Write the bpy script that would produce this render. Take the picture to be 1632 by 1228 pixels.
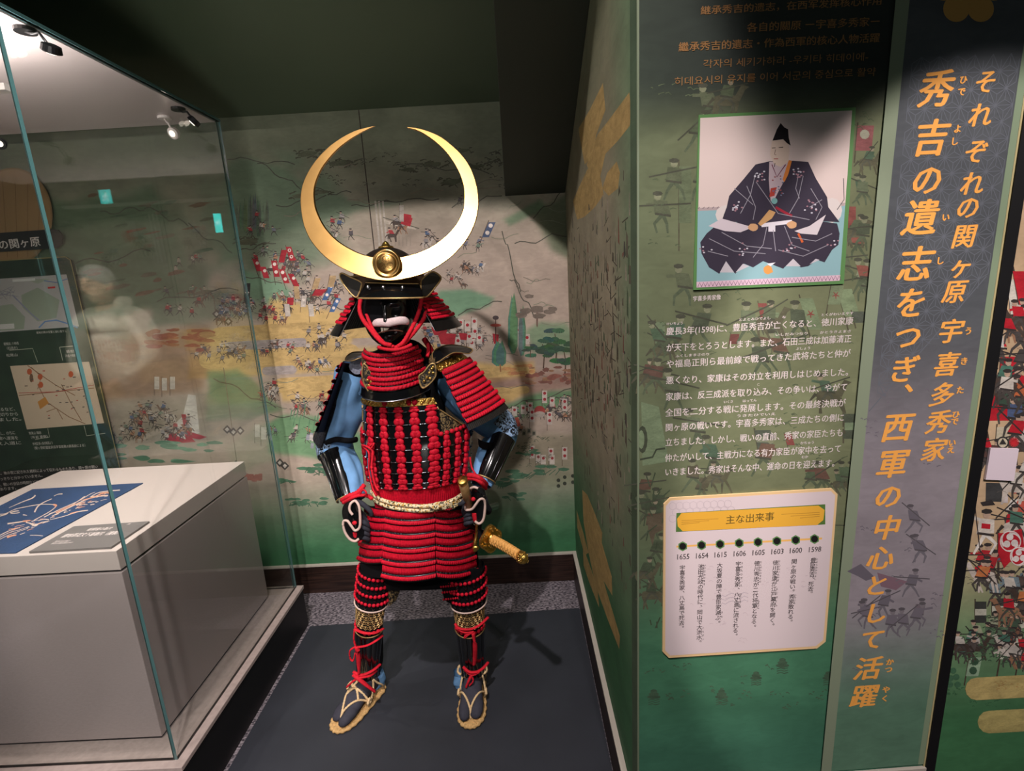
import bpy, bmesh, math, random
import numpy as np
from mathutils import Vector, Matrix
S = bpy.context.scene
C = S.collection
R = math.radians
random.seed(7)
for o in list(bpy.data.objects):
    bpy.data.objects.remove(o)

# ------------------------------------------------------------------ camera
EYE = np.array([0.0, 0.0, 1.55])
FPX, CU, CV = 802.0, 816.0, 614.0
DY = np.array([-1, -177, 802.0]); DY /= np.linalg.norm(DY)
DD = np.array([202, 3636, 802.0]); DD -= DD.dot(DY) * DY; DD /= np.linalg.norm(DD)
DX = np.cross(DD, DY)
if DX[0] < 0: DX = -DX
cam_d = bpy.data.cameras.new('camera')
cam = bpy.data.objects.new('camera', cam_d); C.objects.link(cam)
cam_d.sensor_width = 36.0
cam_d.lens = 36.0 * FPX / 1632.0
cam_d.clip_start = 0.02
def c2w(v):
    return Vector((float(np.dot(v, DX)), float(np.dot(v, DY)), float(-np.dot(v, DD))))
rx, ry, rz = c2w((1, 0, 0)), c2w((0, -1, 0)), c2w((0, 0, -1))
M = Matrix((rx, ry, rz)).transposed().to_4x4()
M.translation = Vector(EYE)
cam.matrix_world = M
S.camera = cam

# ------------------------------------------------------------------ world, lamps, exposure
S.view_settings.view_transform = 'Standard'
S.view_settings.look = 'None'
S.view_settings.gamma = 1.0
S.view_settings.use_curve_mapping = False
S.view_settings.exposure = 0.12
W = bpy.data.worlds.new('gallery_dark'); S.world = W; W.use_nodes = True
W.node_tree.nodes['Background'].inputs[0].default_value = (0.75, 0.85, 0.80, 1)
W.node_tree.nodes['Background'].inputs[1].default_value = 0.035
try:
    S.cycles.transparent_max_bounces = 24
    S.cycles.max_bounces = 8
    S.cycles.sample_clamp_indirect = 4.0
    S.cycles.use_denoising = True
except Exception: pass
def look(o, t):
    o.rotation_euler = (Vector(t) - o.location).to_track_quat('-Z', 'Y').to_euler()
def spot(name, loc, tgt, power, deg, blend, rad, col):
    l = bpy.data.lights.new(name, 'SPOT'); l.energy = power; l.spot_size = R(deg); l.spot_blend = blend
    l.shadow_soft_size = rad; l.color = col
    o = bpy.data.objects.new(name, l); C.objects.link(o); o.location = loc; look(o, tgt); return o
def area(name, loc, tgt, power, sx, sy, col, spread=180):
    l = bpy.data.lights.new(name, 'AREA'); l.shape = 'RECTANGLE'; l.size = sx; l.size_y = sy
    l.energy = power; l.color = col; l.spread = R(spread)
    o = bpy.data.objects.new(name, l); C.objects.link(o); o.location = loc; look(o, tgt); return o
WARM = (1.0, 0.895, 0.875)
spot('gallery_and_fill_spot', (-0.46, -0.30, 3.62), (-0.38, 1.75, 0.85), 310, 44.5, 0.22, 0.035, WARM)
spot('gallery_and_fill_spot', (-0.60, -1.30, 2.86), (-0.36, 1.60, 1.15), 75, 32, 0.5, 0.04, WARM)
spot('gallery_and_fill_spot', (0.94, -0.60, 3.0), (0.94, 1.03, 1.20), 190, 28, 0.12, 0.03, WARM)
spot('gallery_and_fill_spot', (0.35, -0.50, 3.1), (0.35, 1.03, -1.15), 62, 60, 0.06, 0.03, WARM)
area('gallery_ceiling_lamp', (-0.9, -1.6, 3.3), (-0.5, 1.4, 0.8), 3.0, 1.6, 0.6, (0.95, 1.0, 0.95))
area('ceiling_bounce_fill', (-0.4, -1.2, 0.6), (-1.0, 1.9, 2.6), 2.6, 0.8, 0.5, (1.0, 0.96, 0.9), 50)  # added fill from below, stands in for light bounced on to the ceiling
spot('gallery_and_fill_spot', (-1.9, -0.9, 2.9), (-1.7, 1.3, 0.45), 95, 40, 0.5, 0.06, (1.0, .88, .84))  # added fill to brighten the plinth front
spot('gallery_and_fill_spot', (0.15, -1.0, 2.8), (-1.15, 1.55, 0.5), 190, 27, 0.5, 0.05, (1.0, .88, .84))  # added fill for the right side of the plinth
spot('gallery_and_fill_spot', (-0.75, -1.2, 2.05), (-1.45, 2.32, 1.25), 75, 34, 0.7, 0.06, (1.0, .90, .86))  # added fill for the left part of the mural behind the case
# lamps of the glass case: added uplight and spots on stems
area('case_bounce_uplight', (-1.75, 1.27, 2.036), (-1.75, 1.2705, 2.3), 20, 1.25, 0.02, (1.0, 0.90, 0.87))  # added in place of light bounced up on to the top board
spot('case_and_fill_spot', (-1.22, 1.74, 1.99), (-1.55, 1.62, 0.85), 20, 100, 0.5, 0.012, (1.0, 0.90, 0.84))
spot('case_and_fill_spot', (-1.45, 1.35, 1.95), (-1.7, 1.65, 0.85), 26, 110, 0.5, 0.012, (1.0, 0.90, 0.84))

# ------------------------------------------------------------------ pixel rays on to real planes
def ray(u, v):
    r = np.array([u - CU, v - CV, FPX]); return np.array([r.dot(DX), r.dot(DY), -r.dot(DD)])
def ony(u, v, y): d = ray(u, v); return Vector(EYE + d * y / d[1])
def onx(u, v, x): d = ray(u, v); return Vector(EYE + d * x / d[0])
def onz(u, v, z): d = ray(u, v); return Vector(EYE + d * (z - EYE[2]) / d[2])
class Plane:
    """A wall face: origin, horizontal axis a, up axis z, normal n."""
    def __init__(s, o, a, n):
        s.o = np.array(o, float); s.a = np.array(a, float); s.a /= np.linalg.norm(s.a)
        s.n = np.array(n, float); s.n /= np.linalg.norm(s.n); s.b = np.array([0, 0, 1.0])
    def hit(s, u, v):
        d = ray(u, v); t = (s.o - EYE).dot(s.n) / d.dot(s.n); p = EYE + d * t - s.o
        return (p.dot(s.a), p.dot(s.b))
    def hits(s, U, V):
        d = (U - CU)[..., None] * np.array([DX[0], DY[0], -DD[0]]) + (V - CV)[..., None] * np.array([DX[1], DY[1], -DD[1]]) + FPX * np.array([DX[2], DY[2], -DD[2]])
        return d
    def P(s, x, y, h=0.0): return Vector(s.o + s.a * x + s.b * y + s.n * h)
    def pix(s, X, Y):
        p = s.o + X[..., None] * s.a + Y[..., None] * s.b - EYE
        x = p.dot(DX); z = p.dot(DY); y = p.dot(-DD)
        # camera axes rows
        cx = p[..., 0] * DX[0] + p[..., 1] * DY[0] * 0
        w = np.stack([p[..., 0], p[..., 1], p[..., 2]], -1)
        A = np.stack([DX, DY, -DD])            # world rows expressed in camera coordinates
        q = w @ A
        return CU + FPX * q[..., 0] / q[..., 2], CV + FPX * q[..., 1] / q[..., 2]

# ------------------------------------------------------------------ materials
def srgb(c):
    return tuple((x / 12.92 if x <= 0.04045 else ((x + 0.055) / 1.055) ** 2.4) for x in [k / 255.0 for k in c])
def mat(name, col, rough=0.6, metal=0.0, noise=0.0, nscale=40.0, bump=0.0, bscale=200.0, attr=False, coat=0.0, emit=None, spec=0.5, sheen=0.0):
    m = bpy.data.materials.new(name); m.use_nodes = True
    nt = m.node_tree; N = nt.nodes; L = nt.links; b = N['Principled BSDF']
    c = srgb(col) + (1,)
    b.inputs['Base Color'].default_value = c
    b.inputs['Roughness'].default_value = rough
    b.inputs['Metallic'].default_value = metal
    b.inputs['Specular IOR Level'].default_value = spec
    b.inputs['Coat Weight'].default_value = coat
    b.inputs['Sheen Weight'].default_value = sheen
    tc = N.new('ShaderNodeTexCoord')
    src = None
    if attr:
        a = N.new('ShaderNodeAttribute'); a.attribute_name = 'paint'; src = a.outputs['Color']
    if noise > 0:
        t = N.new('ShaderNodeTexNoise'); t.inputs['Scale'].default_value = nscale; t.inputs['Detail'].default_value = 6
        L.new(tc.outputs['Object'], t.inputs['Vector'])
        r = N.new('ShaderNodeMapRange'); r.inputs['To Min'].default_value = 1 - noise; r.inputs['To Max'].default_value = 1 + noise
        r.inputs['From Min'].default_value = .3; r.inputs['From Max'].default_value = .7
        L.new(t.outputs['Fac'], r.inputs['Value'])
        mx = N.new('ShaderNodeVectorMath'); mx.operation = 'SCALE'
        if src: L.new(src, mx.inputs[0])
        else: mx.inputs[0].default_value = c[:3]
        L.new(r.outputs['Result'], mx.inputs['Scale']); src = mx.outputs['Vector']
    if src: L.new(src, b.inputs['Base Color'])
    if bump > 0:
        t = N.new('ShaderNodeTexNoise'); t.inputs['Scale'].default_value = bscale; t.inputs['Detail'].default_value = 4
        L.new(tc.outputs['Object'], t.inputs['Vector'])
        bp = N.new('ShaderNodeBump'); bp.inputs['Strength'].default_value = bump; bp.inputs['Distance'].default_value = 0.002
        L.new(t.outputs['Fac'], bp.inputs['Height']); L.new(bp.outputs['Normal'], b.inputs['Normal'])
    if emit:
        b.inputs['Emission Color'].default_value = srgb(emit[0]) + (1,); b.inputs['Emission Strength'].default_value = emit[1]
    return m
def glass_mat(name, tint):
    m = bpy.data.materials.new(name); m.use_nodes = True
    nt = m.node_tree; N = nt.nodes; L = nt.links; N.remove(N['Principled BSDF']); out = N['Material Output']
    t = N.new('ShaderNodeBsdfTransparent'); t.inputs[0].default_value = tint + (1,)
    g = N.new('ShaderNodeBsdfGlossy'); g.inputs['Roughness'].default_value = 0.0
    f = N.new('ShaderNodeFresnel'); ge = N.new('ShaderNodeNewGeometry')
    mr = N.new('ShaderNodeMapRange'); mr.inputs['To Min'].default_value = 1.55; mr.inputs['To Max'].default_value = 1 / 1.55
    L.new(ge.outputs['Backfacing'], mr.inputs['Value']); L.new(mr.outputs['Result'], f.inputs['IOR'])
    x = N.new('ShaderNodeMixShader'); L.new(f.outputs[0], x.inputs[0]); L.new(t.outputs[0], x.inputs[1]); L.new(g.outputs[0], x.inputs[2])
    L.new(x.outputs[0], out.inputs['Surface'])
    return m
def wood_mat(name, c1, c2):
    m = mat(name, c1, 0.45); nt = m.node_tree; N = nt.nodes; L = nt.links; b = N['Principled BSDF']
    tc = N.new('ShaderNodeTexCoord'); mp = N.new('ShaderNodeMapping'); mp.inputs['Scale'].default_value = (3, 3, 70)
    t = N.new('ShaderNodeTexNoise'); t.inputs['Scale'].default_value = 2.0; t.inputs['Detail'].default_value = 8
    r = N.new('ShaderNodeValToRGB'); r.color_ramp.elements[0].color = srgb(c1) + (1,); r.color_ramp.elements[1].color = srgb(c2) + (1,)
    r.color_ramp.elements[0].position = .35; r.color_ramp.elements[1].position = .7
    L.new(tc.outputs['Object'], mp.inputs[0]); L.new(mp.outputs[0], t.inputs['Vector']); L.new(t.outputs['Fac'], r.inputs[0]); L.new(r.outputs[0], b.inputs['Base Color'])
    return m

MT = {}
MT['print'] = mat('printed_paint', (200, 190, 170), 0.75, attr=True, spec=0.2)
MT['wallprint'] = mat('printed_wallpaper', (170, 160, 145), 0.7, attr=True, noise=0.10, nscale=9, spec=0.25)
def _blotch(m, sc, lo, hi):
    nt = m.node_tree; N = nt.nodes; L = nt.links; b = N['Principled BSDF']; src = b.inputs['Base Color'].links[0].from_socket
    tc = N.new('ShaderNodeTexCoord'); prev = src
    for s_, d_, a0, a1 in ((sc, 10, lo, hi), (sc * 9, 6, 1 - (1 - lo) * .6, 1 + (hi - 1) * .6)):
        t = N.new('ShaderNodeTexNoise'); t.inputs['Scale'].default_value = s_; t.inputs['Detail'].default_value = d_; t.inputs['Distortion'].default_value = 1.2
        mp = N.new('ShaderNodeMapping'); mp.inputs['Scale'].default_value = (1, 1, 2.4); L.new(tc.outputs['Object'], mp.inputs[0]); L.new(mp.outputs[0], t.inputs['Vector'])
        r = N.new('ShaderNodeMapRange'); r.inputs['From Min'].default_value = .35; r.inputs['From Max'].default_value = .65; r.inputs['To Min'].default_value = a0; r.inputs['To Max'].default_value = a1
        L.new(t.outputs['Fac'], r.inputs['Value']); v = N.new('ShaderNodeVectorMath'); v.operation = 'SCALE'; L.new(prev, v.inputs[0]); L.new(r.outputs['Result'], v.inputs['Scale']); prev = v.outputs['Vector']
    L.new(prev, b.inputs['Base Color'])
MT['muralprint'] = mat('mural_paint', (200, 190, 170), 0.75, attr=True, spec=0.2)
_blotch(MT['wallprint'], 2.2, .88, 1.08)
_blotch(MT['muralprint'], 14.0, .80, 1.12)
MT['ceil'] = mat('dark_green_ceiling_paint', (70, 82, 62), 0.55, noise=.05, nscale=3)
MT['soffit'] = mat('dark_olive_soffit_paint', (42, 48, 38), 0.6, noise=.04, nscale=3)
MT['wood'] = wood_mat('dark_walnut', (28, 17, 14), (62, 42, 34))
MT['trimwhite'] = mat('pale_trim', (188, 180, 168), 0.5)
MT['mat'] = mat('black_rubber_sheet', (50, 53, 60), 0.5, noise=.12, nscale=5, bump=.15, bscale=500, spec=.35)
MT['black'] = mat('satin_black', (10, 10, 10), 0.5)
MT['recess'] = mat('black_recess', (6, 5, 8), 0.6)
MT['lacquer'] = mat('black_lacquer', (9, 9, 11), 0.16, coat=.6, noise=.2, nscale=30)
MT['lacquer_soft'] = mat('worn_black_lacquer', (14, 14, 17), 0.32, bump=.2, bscale=120)
MT['red'] = mat('red_silk_lacing', (196, 14, 42), 0.6, noise=.22, nscale=160, bump=.4, bscale=900, spec=.25)
MT['redcord'] = mat('red_cord', (208, 34, 50), 0.75, noise=.15, nscale=120, bump=.5, bscale=900, spec=.15)
MT['goldleaf'] = mat('brushed_gold', (192, 152, 92), 0.30, metal=1.0, noise=.18, nscale=9)
MT['gold'] = mat('gold_metal', (224, 182, 96), 0.28, metal=1.0, noise=.3, nscale=120, bump=.6, bscale=260)
MT['golddull'] = mat('gilt_edge', (190, 158, 104), 0.4, metal=.6, noise=.2, nscale=90)
MT['silver'] = mat('silver_stud', (205, 208, 215), 0.25, metal=1.0)
MT['blue'] = mat('blue_cotton', (112, 158, 204), 0.85, noise=.12, nscale=30, bump=.3, bscale=600, spec=.2)
MT['navy'] = mat('navy_lining', (30, 36, 54), 0.7, noise=.1, nscale=30, spec=.3)
MT['darkcloth'] = mat('charcoal_cloth', (50, 52, 60), 0.85, noise=.15, nscale=60, bump=.4, bscale=700, spec=.2)
MT['blackcloth'] = mat('black_cloth', (13, 13, 16), 0.9, noise=.2, nscale=50, spec=.15)
MT['tabi'] = mat('dark_grey_sock_cloth', (62, 62, 72), 0.85, noise=.12, nscale=50, bump=.3, bscale=600, spec=.2)
MT['straw'] = mat('straw', (206, 168, 112), 0.85, noise=.25, nscale=150, bump=.9, bscale=350, spec=.2)
MT['strawcord'] = mat('straw_cord', (226, 196, 150), 0.8, noise=.2, nscale=250, bump=.7, bscale=500, spec=.2)
MT['leather'] = mat('pinkish_leather_edging', (206, 180, 168), 0.7, noise=.08, nscale=60)
MT['white'] = mat('white_moustache_hair', (228, 204, 204), 0.8, noise=.1, nscale=200, bump=.6, bscale=500)
MT['tooth'] = mat('ivory_tooth', (226, 222, 200), 0.4)
MT['hilt'] = mat('orange_silk_hilt_wrap', (216, 160, 84), 0.6, noise=.15, nscale=90, bump=.5, bscale=500)
MT['mail'] = mat('dark_chain_mail', (44, 46, 54), 0.4, metal=.5, noise=.6, nscale=140, bump=1.0, bscale=260)
MT['case_side'] = mat('warm_grey_laminate', (164, 152, 150), 0.45, noise=.03, nscale=3)
MT['case_top'] = mat('pale_case_board', (214, 202, 196), 0.6)
MT['deck'] = mat('grey_stone_deck', (164, 150, 144), 0.55, noise=.1, nscale=60)
MT['casemetal'] = mat('pale_case_soffit', (196, 184, 182), 0.38, metal=.25)
MT['glass'] = glass_mat('case_glass', (0.955, 0.97, 0.962))
MT['glassedge'] = mat('green_glass_edge', (66, 102, 102), 0.15, spec=.8, coat=.5)
MT['text_white'] = mat('white_lettering', (226, 214, 210), 0.6)
MT['text_gold'] = mat('orange_gold_lettering', (255, 178, 84), 0.6)
MT['text_gold_shaded'] = mat('shaded_gold_lettering', (150, 108, 62), 0.6)  # orange gold lettering with its shade put into the colour
MT['text_dark'] = mat('dark_lettering', (58, 50, 52), 0.7)
MT['text_olive'] = mat('olive_lettering', (110, 88, 30), 0.7)
MT['carpet'] = mat('grey_carpet', (96, 92, 98), 0.95, noise=.0)
def _carpet():
    m = MT['carpet']; nt = m.node_tree; N = nt.nodes; L = nt.links; b = N['Principled BSDF']
    tc = N.new('ShaderNodeTexCoord')
    v = N.new('ShaderNodeTexNoise'); v.inputs['Scale'].default_value = 75; v.inputs['Detail'].default_value = 3
    mp = N.new('ShaderNodeMapping'); mp.inputs['Scale'].default_value = (1, 2.2, 1)
    r = N.new('ShaderNodeValToRGB')
    r.color_ramp.elements[0].color = srgb((52, 48, 56)) + (1,); r.color_ramp.elements[0].position = .40
    r.color_ramp.elements[1].color = srgb((150, 142, 148)) + (1,); r.color_ramp.elements[1].position = .62
    L.new(tc.outputs['Object'], mp.inputs[0]); L.new(mp.outputs[0], v.inputs['Vector']); L.new(v.outputs['Fac'], r.inputs[0]); L.new(r.outputs[0], b.inputs['Base Color'])
    bp = N.new('ShaderNodeBump'); bp.inputs['Strength'].default_value = .8; bp.inputs['Distance'].default_value = .004
    L.new(v.outputs['Fac'], bp.inputs['Height']); L.new(bp.outputs[0], b.inputs['Normal'])
_carpet()
def _brocade():
    m = mat('black_gold_brocade', (40, 34, 22), .55); nt = m.node_tree; N = nt.nodes; L = nt.links; b = N['Principled BSDF']
    tc = N.new('ShaderNodeTexCoord'); v = N.new('ShaderNodeTexNoise'); v.inputs['Scale'].default_value = 60; v.inputs['Distortion'].default_value = 2.5
    r = N.new('ShaderNodeValToRGB'); e = r.color_ramp.elements
    e[0].color = srgb((20, 17, 14)) + (1,); e[0].position = .50; e[1].color = srgb((128, 108, 72)) + (1,); e[1].position = .56
    L.new(tc.outputs['Object'], v.inputs['Vector']); L.new(v.outputs['Fac'], r.inputs[0]); L.new(r.outputs[0], b.inputs['Base Color'])
    return m
MT['brocade'] = _brocade()
def _lacemail():
    m = mat('black_lace_over_blue', (30, 34, 44), .45); nt = m.node_tree; N = nt.nodes; L = nt.links; b = N['Principled BSDF']
    tc = N.new('ShaderNodeTexCoord'); v = N.new('ShaderNodeTexNoise'); v.inputs['Scale'].default_value = 45; v.inputs['Distortion'].default_value = 3.0
    r = N.new('ShaderNodeValToRGB'); e = r.color_ramp.elements
    e[0].color = srgb((16, 18, 24)) + (1,); e[0].position = .47; e[1].color = srgb((150, 180, 214)) + (1,); e[1].position = .53
    L.new(tc.outputs['Object'], v.inputs['Vector']); L.new(v.outputs['Fac'], r.inputs[0]); L.new(r.outputs[0], b.inputs['Base Color'])
    return m
MT['lacemail'] = _lacemail()
def _braid():
    m = mat('cream_and_black_braid', (220, 200, 150), .5); nt = m.node_tree; N = nt.nodes; L = nt.links; b = N['Principled BSDF']
    tc = N.new('ShaderNodeTexCoord'); v = N.new('ShaderNodeTexVoronoi'); v.inputs['Scale'].default_value = 230
    r = N.new('ShaderNodeValToRGB'); r.color_ramp.interpolation = 'CONSTANT'; e = r.color_ramp.elements
    e[0].color = srgb((235, 220, 180)) + (1,); e[0].position = 0; e[1].color = srgb((60, 62, 48)) + (1,); e[1].position = .62
    x = e.new(.8); x.color = srgb((205, 160, 80)) + (1,)
    sp = N.new('ShaderNodeSeparateColor')
    L.new(tc.outputs['Object'], v.inputs['Vector']); L.new(v.outputs['Color'], sp.inputs[0]); L.new(sp.outputs[0], r.inputs[0]); L.new(r.outputs[0], b.inputs['Base Color'])
    return m
MT['braid'] = _braid()

# ------------------------------------------------------------------ mesh builder
def Vv(p): return Vector((float(p[0]), float(p[1]), float(p[2])))
class MB:
    def __init__(s): s.v = []; s.f = []; s.m = []; s.c = []
    def add(s, vs, fs, m=0, col=None):
        n = len(s.v); s.v.extend([tuple(p) for p in vs])
        for i, f in enumerate(fs):
            s.f.append([n + k for k in f]); s.m.append(m[i] if isinstance(m, list) else m); s.c.append(col)
        return s
    def box(s, lo, hi, m=0):
        x0, y0, z0 = lo; x1, y1, z1 = hi
        return s.add([(x0,y0,z0),(x1,y0,z0),(x1,y1,z0),(x0,y1,z0),(x0,y0,z1),(x1,y0,z1),(x1,y1,z1),(x0,y1,z1)],
                     [(0,3,2,1),(4,5,6,7),(0,1,5,4),(1,2,6,5),(2,3,7,6),(3,0,4,7)], m)
    def tube(s, path, rad, n=8, m=0, caps=True, up=(0, 0, 1), closed=False, twist=0):
        P = [Vv(p) for p in path]; k = len(P)
        if not isinstance(rad, (list, tuple)): rad = [rad] * k
        elif len(rad) == 2 and k != 2 and not isinstance(rad[0], (list, tuple)): rad = [tuple(rad)] * k
        vs = []; ref = Vv(up)
        for i, p in enumerate(P):
            a = P[(i - 1) % k] if (i > 0 or closed) else p; b = P[(i + 1) % k] if (i < k - 1 or closed) else p
            t = (b - a).normalized() if (b - a).length > 1e-9 else Vector((0, 0, 1))
            sd = t.cross(ref)
            if sd.length < 1e-4: sd = t.cross(Vector((1, 0.1, 0)))
            sd.normalize(); u = sd.cross(t).normalized()
            r = rad[i]; ra, rb = (r if isinstance(r, (list, tuple)) else (r, r))
            for j in range(n):
                an = 2 * math.pi * j / n + twist * i
                vs.append(p + sd * (math.cos(an) * ra) + u * (math.sin(an) * rb))
        fs = []
        for i in range(k if closed else k - 1):
            i2 = (i + 1) % k
            for j in range(n):
                fs.append((i * n + j, i * n + (j + 1) % n, i2 * n + (j + 1) % n, i2 * n + j))
        if caps and not closed:
            fs.append(tuple(range(n))[::-1]); fs.append(tuple((k - 1) * n + j for j in range(n)))
        return s.add(vs, fs, m)
    def ball(s, c, r, nu=8, nv=5, m=0, X=(1,0,0), Y=(0,1,0), Z=(0,0,1)):
        c = Vv(c); X, Y, Z = Vv(X), Vv(Y), Vv(Z)
        if not isinstance(r, (list, tuple)): r = (r, r, r)
        vs = [c + Z * r[2]]
        for i in range(1, nv):
            t = math.pi * i / nv
            for j in range(nu):
                a = 2 * math.pi * j / nu
                vs.append(c + X * (r[0] * math.sin(t) * math.cos(a)) + Y * (r[1] * math.sin(t) * math.sin(a)) + Z * (r[2] * math.cos(t)))
        vs.append(c - Z * r[2]); fs = []
        for j in range(nu): fs.append((0, 1 + j, 1 + (j + 1) % nu))
        for i in range(nv - 2):
            for j in range(nu):
                a = 1 + i * nu + j; b = 1 + i * nu + (j + 1) % nu
                fs.append((a, a + nu, b + nu, b))
        l = len(vs) - 1
        for j in range(nu): fs.append((l, l - nu + (j + 1) % nu, l - nu + j))
        return s.add(vs, fs, m)
    def grid(s, fn, nu, nv, m=0, closed_u=False):
        vs = [fn(i / nu, j / nv) for j in range(nv + 1) for i in range(nu + (0 if closed_u else 1))]
        w = nu if closed_u else nu + 1; fs = []
        for j in range(nv):
            for i in range(nu):
                i2 = (i + 1) % w
                fs.append((j * w + i, j * w + i2, (j + 1) * w + i2, (j + 1) * w + i))
        mm = m if not callable(m) else [m((i + .5) / nu, (j + .5) / nv) for j in range(nv) for i in range(nu)]
        return s.add(vs, fs, mm)
    def slab(s, outline, thick, m=0, edge_m=None):
        """outline: list of Vectors in a plane; thick: offset Vector."""
        n = len(outline); a = [Vv(p) for p in outline]; b = [p + Vv(thick) for p in a]
        fs = [tuple(range(n)), tuple(range(2 * n - 1, n - 1, -1))] + [(i, n + i, n + (i + 1) % n, (i + 1) % n) for i in range(n)]
        em = m if edge_m is None else edge_m
        return s.add(a + b, fs, [m, m] + [em] * n)
    def build(s, name, mats, parent=None, smooth=False, recalc=False, weld=False):
        base = Vector((0, 0, 0)); q = parent
        while q is not None: base += q.location; q = q.parent
        me = bpy.data.meshes.new(name)
        me.from_pydata([(p[0] - base.x, p[1] - base.y, p[2] - base.z) for p in s.v], [], s.f)
        if not isinstance(mats, (list, tuple)): mats = [mats]
        for m in mats: me.materials.append(MT[m] if isinstance(m, str) else m)
        me.polygons.foreach_set('material_index', s.m)
        if smooth: me.polygons.foreach_set('use_smooth', [True] * len(s.f))
        if any(c is not None for c in s.c):
            at = me.color_attributes.new('paint', 'FLOAT_COLOR', 'CORNER'); buf = []
            for f, c in zip(s.f, s.c):
                c = c or (.5, .5, .5)
                buf.extend((c[0], c[1], c[2], 1.0) * len(f))
            at.data.foreach_set('color', buf)
        if recalc or weld:
            bm = bmesh.new(); bm.from_mesh(me)
            if weld: bmesh.ops.remove_doubles(bm, verts=bm.verts, dist=1e-5)
            if recalc: bmesh.ops.recalc_face_normals(bm, faces=bm.faces)
            bm.to_mesh(me); bm.free()
        me.update()
        o = bpy.data.objects.new(name, me); C.objects.link(o)
        if name == 'lettering': o['kind'] = 'stuff'
        if parent is not None: o.parent = parent
        return o
def bevel(o, w=.003, seg=2):
    m = o.modifiers.new('bevel', 'BEVEL'); m.width = w; m.segments = seg; m.limit_method = 'ANGLE'; m.angle_limit = R(35); return o
def tag(o, label, cat, group=None):
    o['label'] = label; o['category'] = cat
    if group: o['group'] = group
    return o
def lab(o, label): o['label'] = label; return o
def struct(o): o['kind'] = 'structure'; return o
def stuff(o): o['kind'] = 'stuff'; return o
def thing(name, loc, label, cat, group=None):
    o = bpy.data.objects.new(name, None); C.objects.link(o); o.location = loc; o.empty_display_size = .05
    return tag(o, label, cat, group)

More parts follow.
